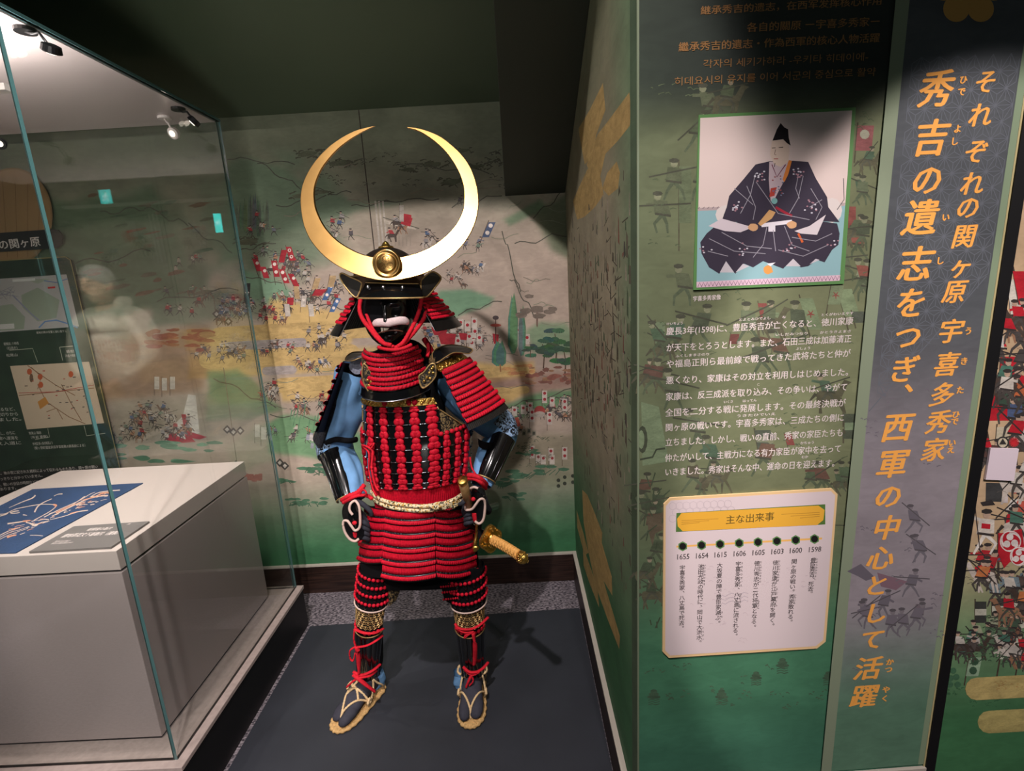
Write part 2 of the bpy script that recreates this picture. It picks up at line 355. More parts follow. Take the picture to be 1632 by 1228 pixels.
# ------------------------------------------------------------------ flat print on a plane
class Print:
    """Flat printed colour shapes laid on a plane, each a hair above the one before."""
    def __init__(s, pl, h0=0.00012, step=2e-6): s.pl = pl; s.h = h0; s.h0 = h0; s.cells = {}; s.st = step; s.mb = MB(); s.mute = None
    def poly(s, pts, col, px=True):
        s.h += s.st
        q = [s.pl.hit(*p) if px else p for p in pts]
        if s.mute:
            k, g_ = s.mute; m_ = sum(col) / 3; col = tuple((c * (1 - .3 * k) + m_ * .3 * k) * (1 - k) + g * k for c, g in zip(col, g_))
        ar = sum(q[i][0] * q[(i + 1) % len(q)][1] - q[(i + 1) % len(q)][0] * q[i][1] for i in range(len(q)))
        if (ar < 0) != s.flip(): q = q[::-1]
        xs = [a for a, b in q]; ys = [b for a, b in q]; g_ = .02
        cs = [(i, j) for i in range(int(min(xs) // g_), int(max(xs) // g_) + 1) for j in range(int(min(ys) // g_), int(max(ys) // g_) + 1)]
        lv = max([s.cells.get(c, 0) for c in cs]) + 1
        for c in cs: s.cells[c] = lv
        s.mb.add([s.pl.P(x, y, s.h0 + lv * s.st) for x, y in q], [tuple(range(len(q)))], 0, srgb(col))
    def flip(s): return np.cross(s.pl.a, s.pl.b).dot(s.pl.n) < 0
    def ell(s, u, v, a, b, col, rot=0, n=12, jit=0):
        s.poly([(u + (a * math.cos(t) * math.cos(rot) - b * math.sin(t) * math.sin(rot)) * (1 + random.uniform(-jit, jit)),
                 v + (a * math.cos(t) * math.sin(rot) + b * math.sin(t) * math.cos(rot)) * (1 + random.uniform(-jit, jit)))
                for t in [2 * math.pi * i / n for i in range(n)]], col)
    def line(s, pts, w, col, w2=None):
        w2 = w if w2 is None else w2; n = len(pts); L_, R_ = [], []
        for i, p in enumerate(pts):
            a = pts[max(0, i - 1)]; b = pts[min(n - 1, i + 1)]
            dx, dy = b[0] - a[0], b[1] - a[1]; l = math.hypot(dx, dy) or 1
            ww = (w + (w2 - w) * i / max(1, n - 1)) / 2
            L_.append((p[0] - dy / l * ww, p[1] + dx / l * ww)); R_.append((p[0] + dy / l * ww, p[1] - dx / l * ww))
        for i in range(n - 1):
            s.h -= s.st * .9
            s.poly([L_[i], L_[i + 1], R_[i + 1], R_[i]], col)
    def rect(s, u, v, w, h, col, rot=0, lean=0):
        c, d = math.cos(rot), math.sin(rot)
        s.poly([(u + x * c - y * d + y * lean, v + x * d + y * c) for x, y in ((-w/2, -h/2), (w/2, -h/2), (w/2, h/2), (-w/2, h/2))], col)
    def bar(s, u0, u1, v, h, col, slope=-.0556, end='both'):
        r = h / 2; pts = []
        for t in np.linspace(-90, 90, 7):
            a = R(t); pts.append((u1 + r * math.cos(a), v + (u1 - u0) * slope + r * math.sin(a)))
        for t in np.linspace(90, 270, 7):
            a = R(t)
            pts.append((u0 + (r * math.cos(a) if end == 'both' else 0), v + r * math.sin(a)))
        s.poly(pts, col)
    # little painted figures -------------------------------------------------
    def man(s, u, v, k, body, legs=(70, 66, 64), skin=(190, 160, 140)):
        r = random.uniform; ln = r(-.35, .35) * k; ink = (52, 48, 48)
        for d in (-1, 1):
            s.line([(u, v), (u + d * k * r(.1, .35), v + k * .3), (u + d * k * r(.1, .5), v + k * .6)], k * .13, legs, k * .06)
        s.poly([(u - k * .26, v), (u + k * .26, v + k * r(-.05, .1)), (u + ln * .6 + k * .24, v - k * .42), (u + ln * .6 - k * .2, v - k * .46)], body)
        s.line([(u - k * .24, v - k * .02), (u + k * .26, v + k * .05)], k * .07, ink)
        s.line([(u + ln * .6, v - k * .35), (u + ln + k * r(-.5, .5), v - k * r(.1, .5))], k * .1, body)
        s.ell(u + ln, v - k * .56, k * .12, k * .13, skin, n=7)
        s.ell(u + ln, v - k * .66, k * .17, k * .08, ink, n=7)
        if random.random() < .6:
            a = r(-.9, .9); s.line([(u - k * .8 * math.cos(a), v - k * .3 - k * .8 * math.sin(a)), (u + k * .9 * math.cos(a), v - k * .3 + k * .9 * math.sin(a))], k * .05, ink)
    def horse(s, u, v, k, body, rider, d=1):
        ink = (60, 52, 48)
        s.ell(u, v, k * .42, k * .2, body, n=10)
        s.poly([(u + d * k * .28, v - k * .12), (u + d * k * .5, v - k * .5), (u + d * k * .74, v - k * .42), (u + d * k * .6, v - k * .32), (u + d * k * .42, v + k * .06)], body)
        for q in (-.34, -.22, .24, .36):
            e = random.uniform(-.15, .25)
            s.line([(u + q * k, v + k * .08), (u + (q + e) * k, v + k * .36), (u + (q + e * 1.6) * k, v + k * .58)], k * .11, body, k * .06)
        s.line([(u - d * k * .4, v - k * .05), (u - d * k * .62, v + k * .2)], k * .12, ink, k * .04)
        s.man(u, v - k * .12, k * .8, rider)
    def flag(s, u, v, w, h, col, lean=0.0, emb=None, ecol=(235, 225, 215)):
        s.line([(u - w * .5 + lean * h * .5, v - h * .62), (u - w * .5 - lean * h * .9, v + h)], max(.8, w * .1), (70, 55, 48))
        s.poly([(u - w/2 + lean*h/2, v - h/2), (u + w/2 + lean*h/2, v - h/2), (u + w/2 - lean*h/2, v + h/2), (u - w/2 - lean*h/2, v + h/2)], col)
        if emb == 'dot': s.ell(u, v - h * .15, w * .3, w * .3, ecol, n=9)
        if emb == 'dots':
            for q in (-.28, .2): s.ell(u - lean * h * q, v + h * q, w * .32, w * .32, ecol, n=9)
        if emb == 'ring':
            for q in (-.25, .22):
                s.ell(u - lean * h * q, v + h * q, w * .32, w * .32, ecol, n=9); s.ell(u - lean * h * q, v + h * q, w * .16, w * .16, col, n=7)
        if emb == 'diamond': s.rect(u, v, w * .5, w * .5, ecol, R(45)); s.rect(u, v, w * .22, w * .22, col, R(45))
        if emb == 'stripe': s.poly([(u - w/2 + lean*h*.15, v - h*.15), (u + w/2 + lean*h*.15, v - h*.15), (u + w/2 - lean*h*.15, v + h*.15), (u - w/2 - lean*h*.15, v + h*.15)], ecol)
        if emb == 'star':
            for t in range(5): s.line([(u, v), (u + w * .3 * math.cos(t * 1.257 + .3), v + w * .3 * math.sin(t * 1.257 + .3))], w * .12, ecol, w * .05)
    def pine(s, u, v, k, col=(48, 92, 72)):
        s.line([(u, v + k * .9), (u + k * .05, v + k * .2), (u - k * .05, v - k * .4)], k * .08, (80, 62, 50), k * .04)
        for i in range(9):
            a = random.uniform(-.55, .55); b = random.uniform(-.6, .35); c = tuple(int(x * random.uniform(.8, 1.25)) for x in col)
            s.ell(u + a * k * (1.1 + b * .5), v + b * k, k * random.uniform(.22, .36), k * random.uniform(.09, .14), c, rot=random.uniform(-.15, .15), n=9, jit=.12)
            for q in range(3): s.line([(u + a * k + (q - 1) * k * .1, v + b * k + k * .03), (u + a * k + (q - 1) * k * .12, v + b * k + k * .12)], 1.0, (40, 66, 56))
    def cypress(s, u, v, w, h, col=(82, 122, 100)):
        for i in range(4):
            d = random.uniform(-.3, .3) * w; c = tuple(int(x * random.uniform(.85, 1.15)) for x in col)
            ww = w * random.uniform(.4, .6)
            s.poly([(u + d, v - h * random.uniform(.42, .55)), (u + d + ww * .45, v - h * .1), (u + d + ww * .4, v + h * .3), (u + d, v + h * .42), (u + d - ww * .45, v + h * .28), (u + d - ww * .42, v - h * .12)], c)
    def brush(s, u, v, k, col, n=7, w=1.2, flat=.35):
        """a clump of short ink strokes"""
        for i in range(n):
            a = random.uniform(-k, k); b = random.uniform(-k, k) * flat; l = random.uniform(.15, .5) * k; t = random.uniform(-.5, .5)
            s.line([(u + a, v + b), (u + a + l * .5, v + b - abs(l) * .2), (u + a + l, v + b + t * l)], w, col, w * .4)
    def build(s, name, parent, mats='print'):
        return s.mb.build(name, 'muralprint' if name == 'mural_figures' and mats == 'print' else mats, parent)

# ------------------------------------------------------------------ lettering
_glyph = {}
def glyph(t):
    if t in _glyph: return _glyph[t]
    cu = bpy.data.curves.new('lettering', 'FONT'); cu.body = t; cu.resolution_u = 2
    o = bpy.data.objects.new('lettering', cu); C.objects.link(o)
    bpy.context.view_layer.update()
    m = bpy.data.meshes.new_from_object(o.evaluated_get(bpy.context.evaluated_depsgraph_get()))
    vs = [(v.co.x, v.co.y) for v in m.vertices]; fs = [tuple(p.vertices) for p in m.polygons]
    bpy.data.objects.remove(o); bpy.data.curves.remove(cu); bpy.data.meshes.remove(m)
    _glyph[t] = (vs, fs); return _glyph[t]
def put(mb, pl, t, cx, cy, w, h, dx=(1, 0), dy=(0, 1), hh=.0006, bold=0, m=0, slant=0):
    """one glyph string, its box centre at (cx,cy) on plane, w,h metres per em"""
    vs, fs = glyph(t)
    if not vs: return
    wd = max(v[0] for v in vs) + .04 if len(t) > 1 else 1.0
    offs = [(0, 0)] if not bold else [(-bold, 0), (bold, 0), (0, bold * .45), (0, -bold * .45)]
    for k, (ox, oy) in enumerate(offs):
        pts = []
        for x, y in vs:
            yy = y - .38 + oy; X = (x - wd / 2 + ox + yy * slant) * w; Y = yy * h
            pts.append(pl.P(cx + X * dx[0] + Y * dy[0], cy + X * dx[1] + Y * dy[1], hh + k * 2e-5))
        mb.add(pts, fs, m)
def hline(mb, pl, t, p0, p1, hpx, bold=0, hh=.0006, fit=True, m=0):
    """string from pixel p0 to p1 along the centre line; hpx = letter height in pixels"""
    a = np.array(pl.hit(*p0)); b = np.array(pl.hit(*p1)); d = b - a; L_ = np.linalg.norm(d); d = d / L_
    k = np.array(pl.hit(p0[0], p0[1] - hpx)); h = np.linalg.norm(k - a)
    vs, fs = glyph(t); wd = max(v[0] for v in vs) + .04; w = L_ / wd
    c = (a + b) / 2
    put(mb, pl, t, c[0], c[1], w, h, tuple(d), (0, 1), hh, bold, m)
def vline(mb, pl, t, p0, p1, wpx, bold=0, hh=.0006, m=0, slant=0):
    """characters one under another, first centred at pixel p0, last at p1"""
    n = len(t)
    a = np.array(pl.hit(*p0)); b = np.array(pl.hit(*p1))
    for i, ch in enumerate(t):
        f = i / max(1, n - 1); p = (p0[0] + (p1[0] - p0[0]) * f, p0[1] + (p1[1] - p0[1]) * f)
        if ch in ' 　': continue
        q = np.array(pl.hit(*p)); w = abs(pl.hit(p[0] + wpx, p[1])[0] - q[0])
        x, y = q
        if ch in '、。': x += w * .55; y += w * .5
        put(mb, pl, ch, x, y, w, w, hh=hh, bold=bold, m=m, slant=slant)
# ================================================================== THE ROOM
DEP = 2.326                  # back wall
PX = 0.254                   # left face of the projecting wall
PFY = 1.03                   # its front face
P_back = Plane((0, DEP, 0), (1, 0, 0), (0, -1, 0))
P_side = Plane((PX, DEP, 0), (0, -1, 0), (-1, 0, 0))
_a = R(1.77)
P_front = Plane((PX, PFY, 0), (math.cos(_a), math.sin(_a), 0), (math.sin(_a), -math.cos(_a), 0))
P_floor0 = 0.0

def sstep(d, s): t = np.clip(.5 - d / (2 * s), 0, 1); return t * t * (3 - 2 * t)
def sdpoly(U, V, pts):
    d = np.full(U.shape, 1e18); sg = np.ones(U.shape); n = len(pts); j = n - 1
    for i in range(n):
        (xi, yi), (xj, yj) = pts[i], pts[j]
        ex, ey = xj - xi, yj - yi; wx, wy = U - xi, V - yi
        t = np.clip((wx * ex + wy * ey) / (ex * ex + ey * ey + 1e-9), 0, 1)
        bx, by = wx - ex * t, wy - ey * t; d = np.minimum(d, bx * bx + by * by)
        c1, c2, c3 = V >= yi, V < yj, ex * wy > ey * wx
        fl = (c1 & c2 & c3) | (~c1 & ~c2 & ~c3); sg = np.where(fl, -sg, sg); j = i
    return sg * np.sqrt(d)
class Paint:
    """soft washes of colour worked out on a fine grid of a wall"""
    def __init__(s, pl, x0, x1, y0, y1, res):
        s.pl = pl; s.nx = max(2, int((x1 - x0) / res)); s.ny = max(2, int((y1 - y0) / res))
        X, Y = np.meshgrid(np.linspace(x0, x1, s.nx + 1), np.linspace(y0, y1, s.ny + 1))
        s.X, s.Y = X, Y; s.U, s.V = pl.pix(X, Y); s.col = np.zeros(X.shape + (3,))
        rs = np.random.RandomState(3)
        s.wob = np.zeros(X.shape)
        for k in range(14):
            fx, fy = rs.uniform(3, 40, 2); s.wob += np.sin(X * fx + rs.uniform(0, 6) + 2 * np.sin(Y * fy * .5)) * np.sin(Y * fy + rs.uniform(0, 6)) / (4 + k)
    def fill(s, c): s.col[:] = c
    def mix(s, m, c): s.col[:] = s.col * (1 - m[..., None]) + np.array(c, float) * m[..., None]
    def poly(s, pts, c, soft=3, op=1.0, wob=0): s.mix(op * sstep(sdpoly(s.U, s.V, pts) + s.wob * wob, soft), c)
    def ell(s, u, v, a, b, c, soft=.3, op=1.0, wob=0):
        d = np.sqrt(((s.U - u) / a) ** 2 + ((s.V - v) / b) ** 2) - 1 + s.wob * wob; s.mix(op * sstep(d, soft), c)
    def vgrad(s, v0, v1, c, slope=-.0556):
        t = np.clip((s.V - slope * (s.U - 816) - v0) / (v1 - v0), 0, 1); s.mix(t * t * (3 - 2 * t), c)
    def build(s, name, thick=.06):
        n = (s.nx + 1) * (s.ny + 1); X, Y = s.X.ravel(), s.Y.ravel()
        co = s.pl.o + X[:, None] * s.pl.a + Y[:, None] * s.pl.b
        i = np.arange(s.nx)[None, :] + np.arange(s.ny)[:, None] * (s.nx + 1); i = i.ravel()
        q = np.stack([i, i + 1, i + s.nx + 2, i + s.nx + 1], 1)
        if np.cross(s.pl.a, s.pl.b).dot(s.pl.n) < 0: q = q[:, ::-1]
        # solid behind the printed face
        cs = [(X.min(), Y.min()), (X.max(), Y.min()), (X.max(), Y.max()), (X.min(), Y.max())]
        ex = []
        for h in (-.001, -thick):
            for x, y in cs: ex.append(s.pl.o + s.pl.a * x + s.pl.b * y + s.pl.n * h)
        V = np.concatenate([co, np.array(ex)])
        F = [tuple(k) for k in q.tolist()] + [tuple(n + k for k in f) for f in ((0,1,2,3),(7,6,5,4),(0,4,5,1),(1,5,6,2),(2,6,7,3),(3,7,4,0))]
        me = bpy.data.meshes.new(name); me.from_pydata(V.tolist(), [], F)
        me.materials.append(MT['wallprint'])
        c = np.clip(s.col.reshape(-1, 3) / 255.0, 0, 1); lin = np.where(c <= .04045, c / 12.92, ((c + .055) / 1.055) ** 2.4)
        at = me.color_attributes.new('paint', 'FLOAT_COLOR', 'POINT')
        buf = np.ones((n + 8, 4)); buf[:n, :3] = lin; buf[n:, :3] = lin.mean(0); at.data.foreach_set('color', buf.ravel())
        o = bpy.data.objects.new(name, me); C.objects.link(o); return struct(o)

# ---- floor and its coverings
struct(MB().box((-4.9, -2.4, -.06), (3.2, DEP + .08, 0)).build('floor', 'carpet'))
sheet = Plane((0, 0, .006), (1, 0, 0), (0, 0, 1))
back_l = onz(490, 998, .006); back_r = onz(935, 968, .006)
ms = MB().slab([(-1.02, .2, .0005), (.235, .2, .0005), (.235, back_r.y, .0005), (-1.02, back_l.y, .0005)], (0, 0, .0065))
tag(ms.build('rubber_floor_sheet', 'mat', recalc=True), 'black rubber sheet spread on the grey carpet under the armour', 'floor mat')

# ---- back wall with its battle mural
bw = Paint(P_back, -3.3, PX, 0.0, 3.3, .0115)
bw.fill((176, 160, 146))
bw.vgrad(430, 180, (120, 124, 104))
bw.ell(430, 350, 110, 95, (112, 128, 106), .35, .9, .5)
bw.poly([(355, 262), (400, 250), (440, 262), (500, 300), (560, 318), (640, 322), (560, 340), (480, 360), (400, 400), (350, 420)], (108, 126, 104), 6, .8, 6)
bw.poly([(560, 300), (680, 268), (790, 300), (870, 330), (800, 336), (700, 322), (600, 320)], (128, 128, 112), 8, .6, 6)
bw.poly([(380, 426), (452, 450), (470, 470), (430, 486), (392, 474)], (106, 148, 118), 4, .8, 3)
bw.poly([(700, 462), (745, 462), (790, 474), (780, 486), (740, 500), (700, 520), (690, 480)], (104, 148, 116), 4, .85, 4)
bw.poly([(850, 340), (915, 300), (915, 420), (880, 400)], (96, 108, 84), 8, .8, 6)
bw.poly([(800, 350), (862, 318), (870, 330), (812, 362)], (92, 122, 92), 4, .7, 3)
for g in (([(290, 530), (560, 514), (560, 552), (300, 562)],), ([(300, 566), (700, 548), (700, 584), (420, 598), (300, 604)],), ([(440, 606), (620, 592), (610, 628), (450, 640)],),
          ([(736, 580), (850, 576), (852, 602), (790, 610), (742, 612)],), ([(775, 622), (830, 612), (846, 622), (820, 640), (780, 646)],), ([(430, 474), (560, 500), (560, 540), (420, 540)],)):
    bw.poly(g[0], (204, 172, 108), 5, .85, 4)
bw.poly([(400, 548), (478, 543), (494, 550), (490, 558), (420, 562), (398, 558)], (164, 154, 152), 2, .9)
bw.poly([(420, 586), (462, 583), (474, 590), (468, 597), (424, 598)], (164, 154, 152), 2, .9)
bw.poly([(330, 592), (378, 588), (410, 612), (452, 652), (400, 668), (330, 668)], (110, 142, 104), 5, .85, 5)
bw.poly([(425, 676), (450, 662), (490, 660), (520, 668), (600, 700), (600, 740), (430, 720)], (104, 150, 108), 5, .85, 5)
bw.poly([(740, 600), (800, 596), (915, 590), (915, 622), (840, 628), (780, 624)], (142, 104, 92), 7, .5, 8)
bw.poly([(796, 650), (830, 634), (880, 622), (915, 620), (915, 640), (850, 660), (800, 680)], (96, 134, 96), 5, .9, 4)
bw.poly([(836, 528), (862, 512), (900, 516), (915, 530), (915, 566), (850, 560)], (112, 140, 108), 5, .8, 4)
bw.poly([(780, 700), (915, 690), (915, 770), (780, 770)], (136, 132, 108), 9, .6, 9)
# part of the mural seen through the case
bw.poly([(-200, 250), (120, 320), (240, 300), (300, 340), (330, 400), (340, 470), (200, 500), (-200, 520)], (92, 112, 88), 12, .85, 14)
bw.poly([(250, 300), (360, 260), (360, 420), (300, 420)], (132, 124, 106), 9, .5, 8)
bw.poly([(240, 470), (420, 455), (430, 500), (240, 520)], (100, 120, 98), 8, .6, 9)
bw.poly([(150, 540), (330, 520), (330, 620), (150, 640)], (146, 110, 84), 9, .6, 12)
bw.poly([(180, 640), (330, 628), (420, 660), (430, 700), (180, 720)], (146, 140, 124), 8, .5, 10)
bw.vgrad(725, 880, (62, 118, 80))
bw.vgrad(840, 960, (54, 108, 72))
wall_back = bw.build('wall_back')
pr = Print(P_back); pr.mute = (.16, (160, 148, 134))
for u0, v0, u1, v1 in ((571, 172, 600, 440),):
    pr.line([(571, 170), (599, 420), (632, 740), (642, 880)], 1.8, (58, 50, 44))
pr.line([(340, 470), (378, 740)], 1.2, (120, 106, 92)); pr.line([(378, 740), (398, 900)], 1.2, (60, 100, 70))
# contour lines of the hills, bare trees, streams
INK = (76, 78, 68)
def wander(p, u0, v0, u1, v1, amp, n, w, col):
    ph = random.uniform(0, 6)
    p.line([(u0 + (u1 - u0) * i / n, v0 + (v1 - v0) * i / n + amp * math.sin(ph + i * 1.1) + random.uniform(-amp, amp) * .4) for i in range(n + 1)], w, col)
for a in ((362, 252, 470, 262, 3), (410, 258, 480, 300, 3), (480, 300, 560, 310, 4), (560, 330, 640, 318, 3), (600, 322, 700, 316, 2), (440, 330, 520, 312, 3), (380, 400, 440, 385, 3),
          (800, 365, 830, 470, 6), (812, 440, 850, 500, 5), (730, 500, 800, 478, 3), (640, 262, 780, 275, 4), (390, 440, 450, 452, 2), (720, 330, 800, 310, 3), (820, 390, 905, 372, 4), (850, 345, 905, 300, 4),
          (430, 660, 540, 668, 4), (340, 600, 440, 650, 4), (470, 480, 560, 492, 3), (800, 650, 910, 622, 3)):
    wander(pr, *a[:4], a[4], 10, 1.6, INK)
for u in range(378, 432, 7): pr.cypress(u, 345 + random.uniform(-6, 10), 9, random.uniform(40, 74), (86, 112, 92))
for u, v, k in ((480, 312, 22), (512, 306, 16), (395, 385, 26), (540, 260, 26), (690, 262, 22), (720, 290, 24), (760, 265, 18), (490, 245, 24), (735, 240, 20), (650, 270, 16)):
    pr.brush(u, v, k, (74, 76, 62), 14, 2.6, .3); pr.ell(u, v, k * .7, k * .18, (90, 96, 76), rot=-.1, jit=.2)
# pavilion inside the ring of the crest
for d in (0, 6, 12): pr.line([(598 + d, 320), (606 + d, 400)], 3, (186, 178, 166))
pr.poly([(612, 350), (660, 362), (664, 366), (612, 356)], (196, 186, 170)); pr.line([(610, 346), (668, 364)], 1.3, INK)
for q in range(7): pr.line([(618 + q * 6, 366), (618 + q * 6, 392)], 1, (150, 140, 128))
FOLK = [(150, 146, 146), (110, 116, 134), (172, 48, 56), (172, 48, 56), (196, 186, 176), (196, 186, 176), (86, 82, 88), (70, 96, 136), (180, 124, 92), (116, 138, 120), (160, 146, 134)]
GLD, PIL = (206, 172, 106), (166, 156, 154)
for u0, u1, v, h, c in ((350, 628, 536, 30, GLD), (330, 560, 574, 26, GLD), (520, 640, 584, 18, GLD), (448, 590, 614, 24, GLD), (366, 482, 551, 13, PIL), (424, 466, 591, 13, PIL), (740, 845, 596, 16, GLD), (782, 838, 624, 12, GLD)):
    pr.bar(u0, u1, v, h, c)
for i in range(46):
    u = random.uniform(380, 880); v = random.uniform(250, 700)
    wander(pr, u, v, u + random.uniform(20, 60), v + random.uniform(-14, 10), 2.5, 6, 1.1, random.choice([(140, 124, 110), (112, 108, 96), (126, 134, 112)]))
for i in range(26):
    u = random.uniform(460, 900); v = random.uniform(236, 300); pr.brush(u, v, random.uniform(10, 22), (84, 84, 72), 8, 1.8, .3)
def crowd(p, u, v, ru, rv, n, k, cols=FOLK, ho=.2):
    for i in sorted(range(n), key=lambda i: i):
        a = u + random.uniform(-ru, ru); b = v + random.uniform(-rv, rv)
        if random.random() < ho: p.horse(a, b, k * 1.2, random.choice([(70, 58, 52), (150, 110, 84), (200, 190, 180), (110, 84, 70)]), random.choice(cols), random.choice((-1, 1)))
        else: p.man(a, b, k, random.choice(cols))
        if i % 2 == 0: p.brush(a, b, k * .8, (84, 80, 78), 4, 1.0, .5)
for a in ((540, 362, 20, 16, 6, 14), (650, 366, 30, 14, 4, 15), (688, 382, 16, 12, 4, 14), (735, 318, 10, 6, 2, 12), (752, 390, 12, 8, 3, 13), (752, 430, 18, 8, 8, 11), (725, 445, 14, 10, 5, 10),
          (440, 420, 34, 24, 14, 13), (478, 420, 24, 18, 12, 13), (510, 470, 40, 24, 22, 13), (450, 490, 50, 20, 20, 12), (420, 355, 24, 14, 6, 12), (520, 540, 40, 16, 14, 13), (450, 555, 34, 8, 12, 10),
          (500, 580, 26, 12, 9, 12), (432, 625, 16, 14, 9, 13), (492, 640, 22, 12, 10, 14), (370, 500, 30, 14, 9, 14), (700, 540, 24, 20, 16, 12), (735, 535, 36, 14, 18, 11), (770, 545, 20, 8, 8, 11),
          (830, 660, 50, 14, 12, 12), (880, 650, 30, 16, 16, 13), (812, 690, 24, 8, 6, 11), (480, 690, 40, 10, 8, 12), (425, 690, 16, 6, 6, 11)):
    crowd(pr, *a)
RED = (172, 30, 44); WH = (205, 196, 186)
pr.rect(648, 352, 16, 14, (176, 36, 48), .3); pr.ell(648, 346, 9, 6, (176, 36, 48), jit=.2)
for u, v, w, h, c, l, e in ((451, 408, 9, 20, RED, .25, None), (463, 404, 9, 22, RED, -.3, 'ring'), (410, 422, 9, 20, RED, -.4, 'dot'), (422, 434, 9, 18, RED, -.35, 'dot'), (439, 428, 9, 26, RED, -.2, 'dots'),
        (453, 440, 9, 22, RED, -.4, 'dots'), (468, 446, 9, 20, RED, -.5, 'dot'), (394, 466, 9, 30, (46, 44, 48), .05, 'diamond'), (524, 464, 8, 28, (60, 100, 158), .5, 'dots'), (534, 486, 8, 22, (60, 100, 158), .5, 'dots'),
        (504, 452, 9, 18, (190, 158, 112), .3, None), (473, 466, 8, 20, (190, 158, 112), -.1, None), (529, 448, 10, 18, (190, 158, 112), .2, None), (640, 340, 7, 26, (190, 182, 172), 0, None),
        (779, 366, 11, 24, (66, 84, 120), .45, 'dots'), (508, 466, 16, 10, RED, .6, None), (463, 480, 10, 12, RED, .1, None), (484, 480, 8, 18, WH, .1, 'dot'), (458, 494, 8, 20, WH, -.1, None), (496, 494, 8, 20, WH, -.1, None)):
    pr.flag(u, v, w, h, c, l, e)
for u, v in ((722, 522), (734, 516), (745, 520), (757, 530), (756, 514), (764, 540), (752, 548), (730, 545), (748, 538), (828, 528), (840, 540)):
    pr.flag(u, v, 9, 16, WH, 0, 'dot', RED)
for u, v, w, h in ((712, 540, 30, 20), (700, 528, 26, 14), (738, 536, 14, 12), (790, 540, 10, 18)):
    pr.poly([(u - w/2, v - h/2), (u + w/2, v - h*.4), (u + w*.4, v + h/2), (u - w*.3, v + h*.4)], RED)
pr.line([(790, 508), (790, 545)], 1.6, (80, 52, 46)); pr.ell(790, 518, 9, 2.5, (176, 70, 60)); pr.ell(790, 506, 5, 3.5, (60, 50, 52))
for u, v, n in ((820, 655, 1), (834, 652, 1), (845, 648, 1), (868, 632, 2), (880, 640, 1), (848, 662, 2), (876, 666, 2), (900, 645, 2), (915, 640, 2), (848, 720, 2), (858, 730, 1), (878, 724, 2), (900, 722, 2), (866, 732, 1), (880, 732, 1)):
    pr.flag(u, v, 8, 10 + n * 5, WH, 0, 'dots' if n > 1 else 'dot', (160, 40, 50))
pr.ell(860, 655, 9, 9, (160, 54, 52)); pr.ell(860, 660, 9, 5, (170, 160, 150))
pr.poly([(812, 668), (826, 664), (830, 678), (818, 682)], (156, 60, 48)); 
for u, v in ((835, 690), (843, 686), (851, 690)): pr.rect(u, v, 7, 9, (150, 146, 128)); pr.rect(u, v, 4, 5, (70, 74, 66))
for u, v in ((890, 765), (900, 760), (890, 774), (900, 770), (913, 758), (913, 768)): pr.ell(u, v, 3, 3, (46, 54, 46))
pr.cypress(812, 520, 30, 105, (84, 126, 100)); pr.cypress(832, 530, 18, 90, (84, 126, 100)); pr.cypress(797, 565, 32, 44, (70, 126, 100)); pr.line([(797, 580), (798, 592)], 2, (150, 96, 60))
for u, v, k in ((886, 545, 34), (866, 560, 30), (900, 570, 34), (845, 552, 18)): pr.pine(u, v, k, (46, 84, 64))
for i in range(26): pr.ell(random.uniform(840, 912), random.uniform(585, 612), random.uniform(4, 11), random.uniform(1.5, 4), random.choice([(142, 84, 72), (120, 76, 66), (150, 108, 80)]), jit=.25)
for i in range(16): pr.ell(random.uniform(805, 850), random.uniform(582, 600), random.uniform(4, 9), random.uniform(1.5, 3), random.choice([(196, 140, 84), (184, 120, 80)]), jit=.25)
pr.cypress(856, 505, 3, 40, (110, 96, 84))
for i in range(9): pr.ell(856 + random.uniform(-26, 26), 486 + random.uniform(-14, 18), random.uniform(7, 12), random.uniform(3, 5), (120, 108, 98), jit=.2)
for i in range(24):
    u = random.uniform(455, 555); v = 655 + (u - 450) * .35 + random.uniform(0, 30); pr.line([(u, v), (u + 3, v - random.uniform(10, 24))], 1.6, (82, 132, 96))
for i in range(14): pr.rect(random.uniform(490, 530), random.uniform(690, 712), 5, 9, random.choice([(196, 190, 190), (150, 156, 170)]), .1)
for u, v, k in ((500, 744, 22), (512, 750, 18), (480, 800, 16), (500, 800, 18), (470, 800, 14), (455, 765, 14), (800, 770, 20), (840, 752, 26), (880, 748, 22), (815, 790, 18), (840, 720, 16)):
    for q in range(6): pr.ell(u + random.uniform(-k, k), v + random.uniform(-k, k) * .35, k * .4, k * .12, (64, 112, 84), jit=.2)
    for q in range(4): pr.line([(u + random.uniform(-k, k) * .7, v), (u + random.uniform(-k, k) * .7, v + k * .4)], 1.2, (58, 98, 74))
for i in range(16): pr.brush(random.uniform(790, 910), random.uniform(690, 745), 14, (98, 104, 84), 5, 1.6, .3)
# seen through the glass
for u, v in ((366, 742), (376, 740), (385, 745), (362, 684), (372, 688), (383, 686), (345, 500), (356, 496), (364, 512), (446, 737), (454, 742)):
    pr.rect(u, v, 10, 10, (60, 58, 56), R(45)); pr.rect(u, v, 5, 5, (196, 190, 180), R(45))
pr.poly([(262, 700), (270, 690), (300, 692), (312, 704), (285, 706)], (170, 40, 54)); pr.poly([(300, 628), (312, 630), (318, 690), (300, 694), (292, 660)], (206, 200, 192))
pr.poly([(289, 660), (296, 660), (304, 688), (330, 696), (318, 700), (296, 696)], (170, 44, 56)); pr.poly([(278, 676), (290, 664), (296, 700), (282, 694)], (206, 200, 192))
for a in ((250, 680, 50, 18, 22, 14), (300, 480, 40, 20, 9, 13), (235, 660, 30, 14, 12, 12), (370, 490, 26, 16, 12, 13), (330, 560, 60, 12, 14, 12), (180, 690, 30, 14, 12, 12), (300, 420, 20, 12, 5, 12)): crowd(pr, *a)
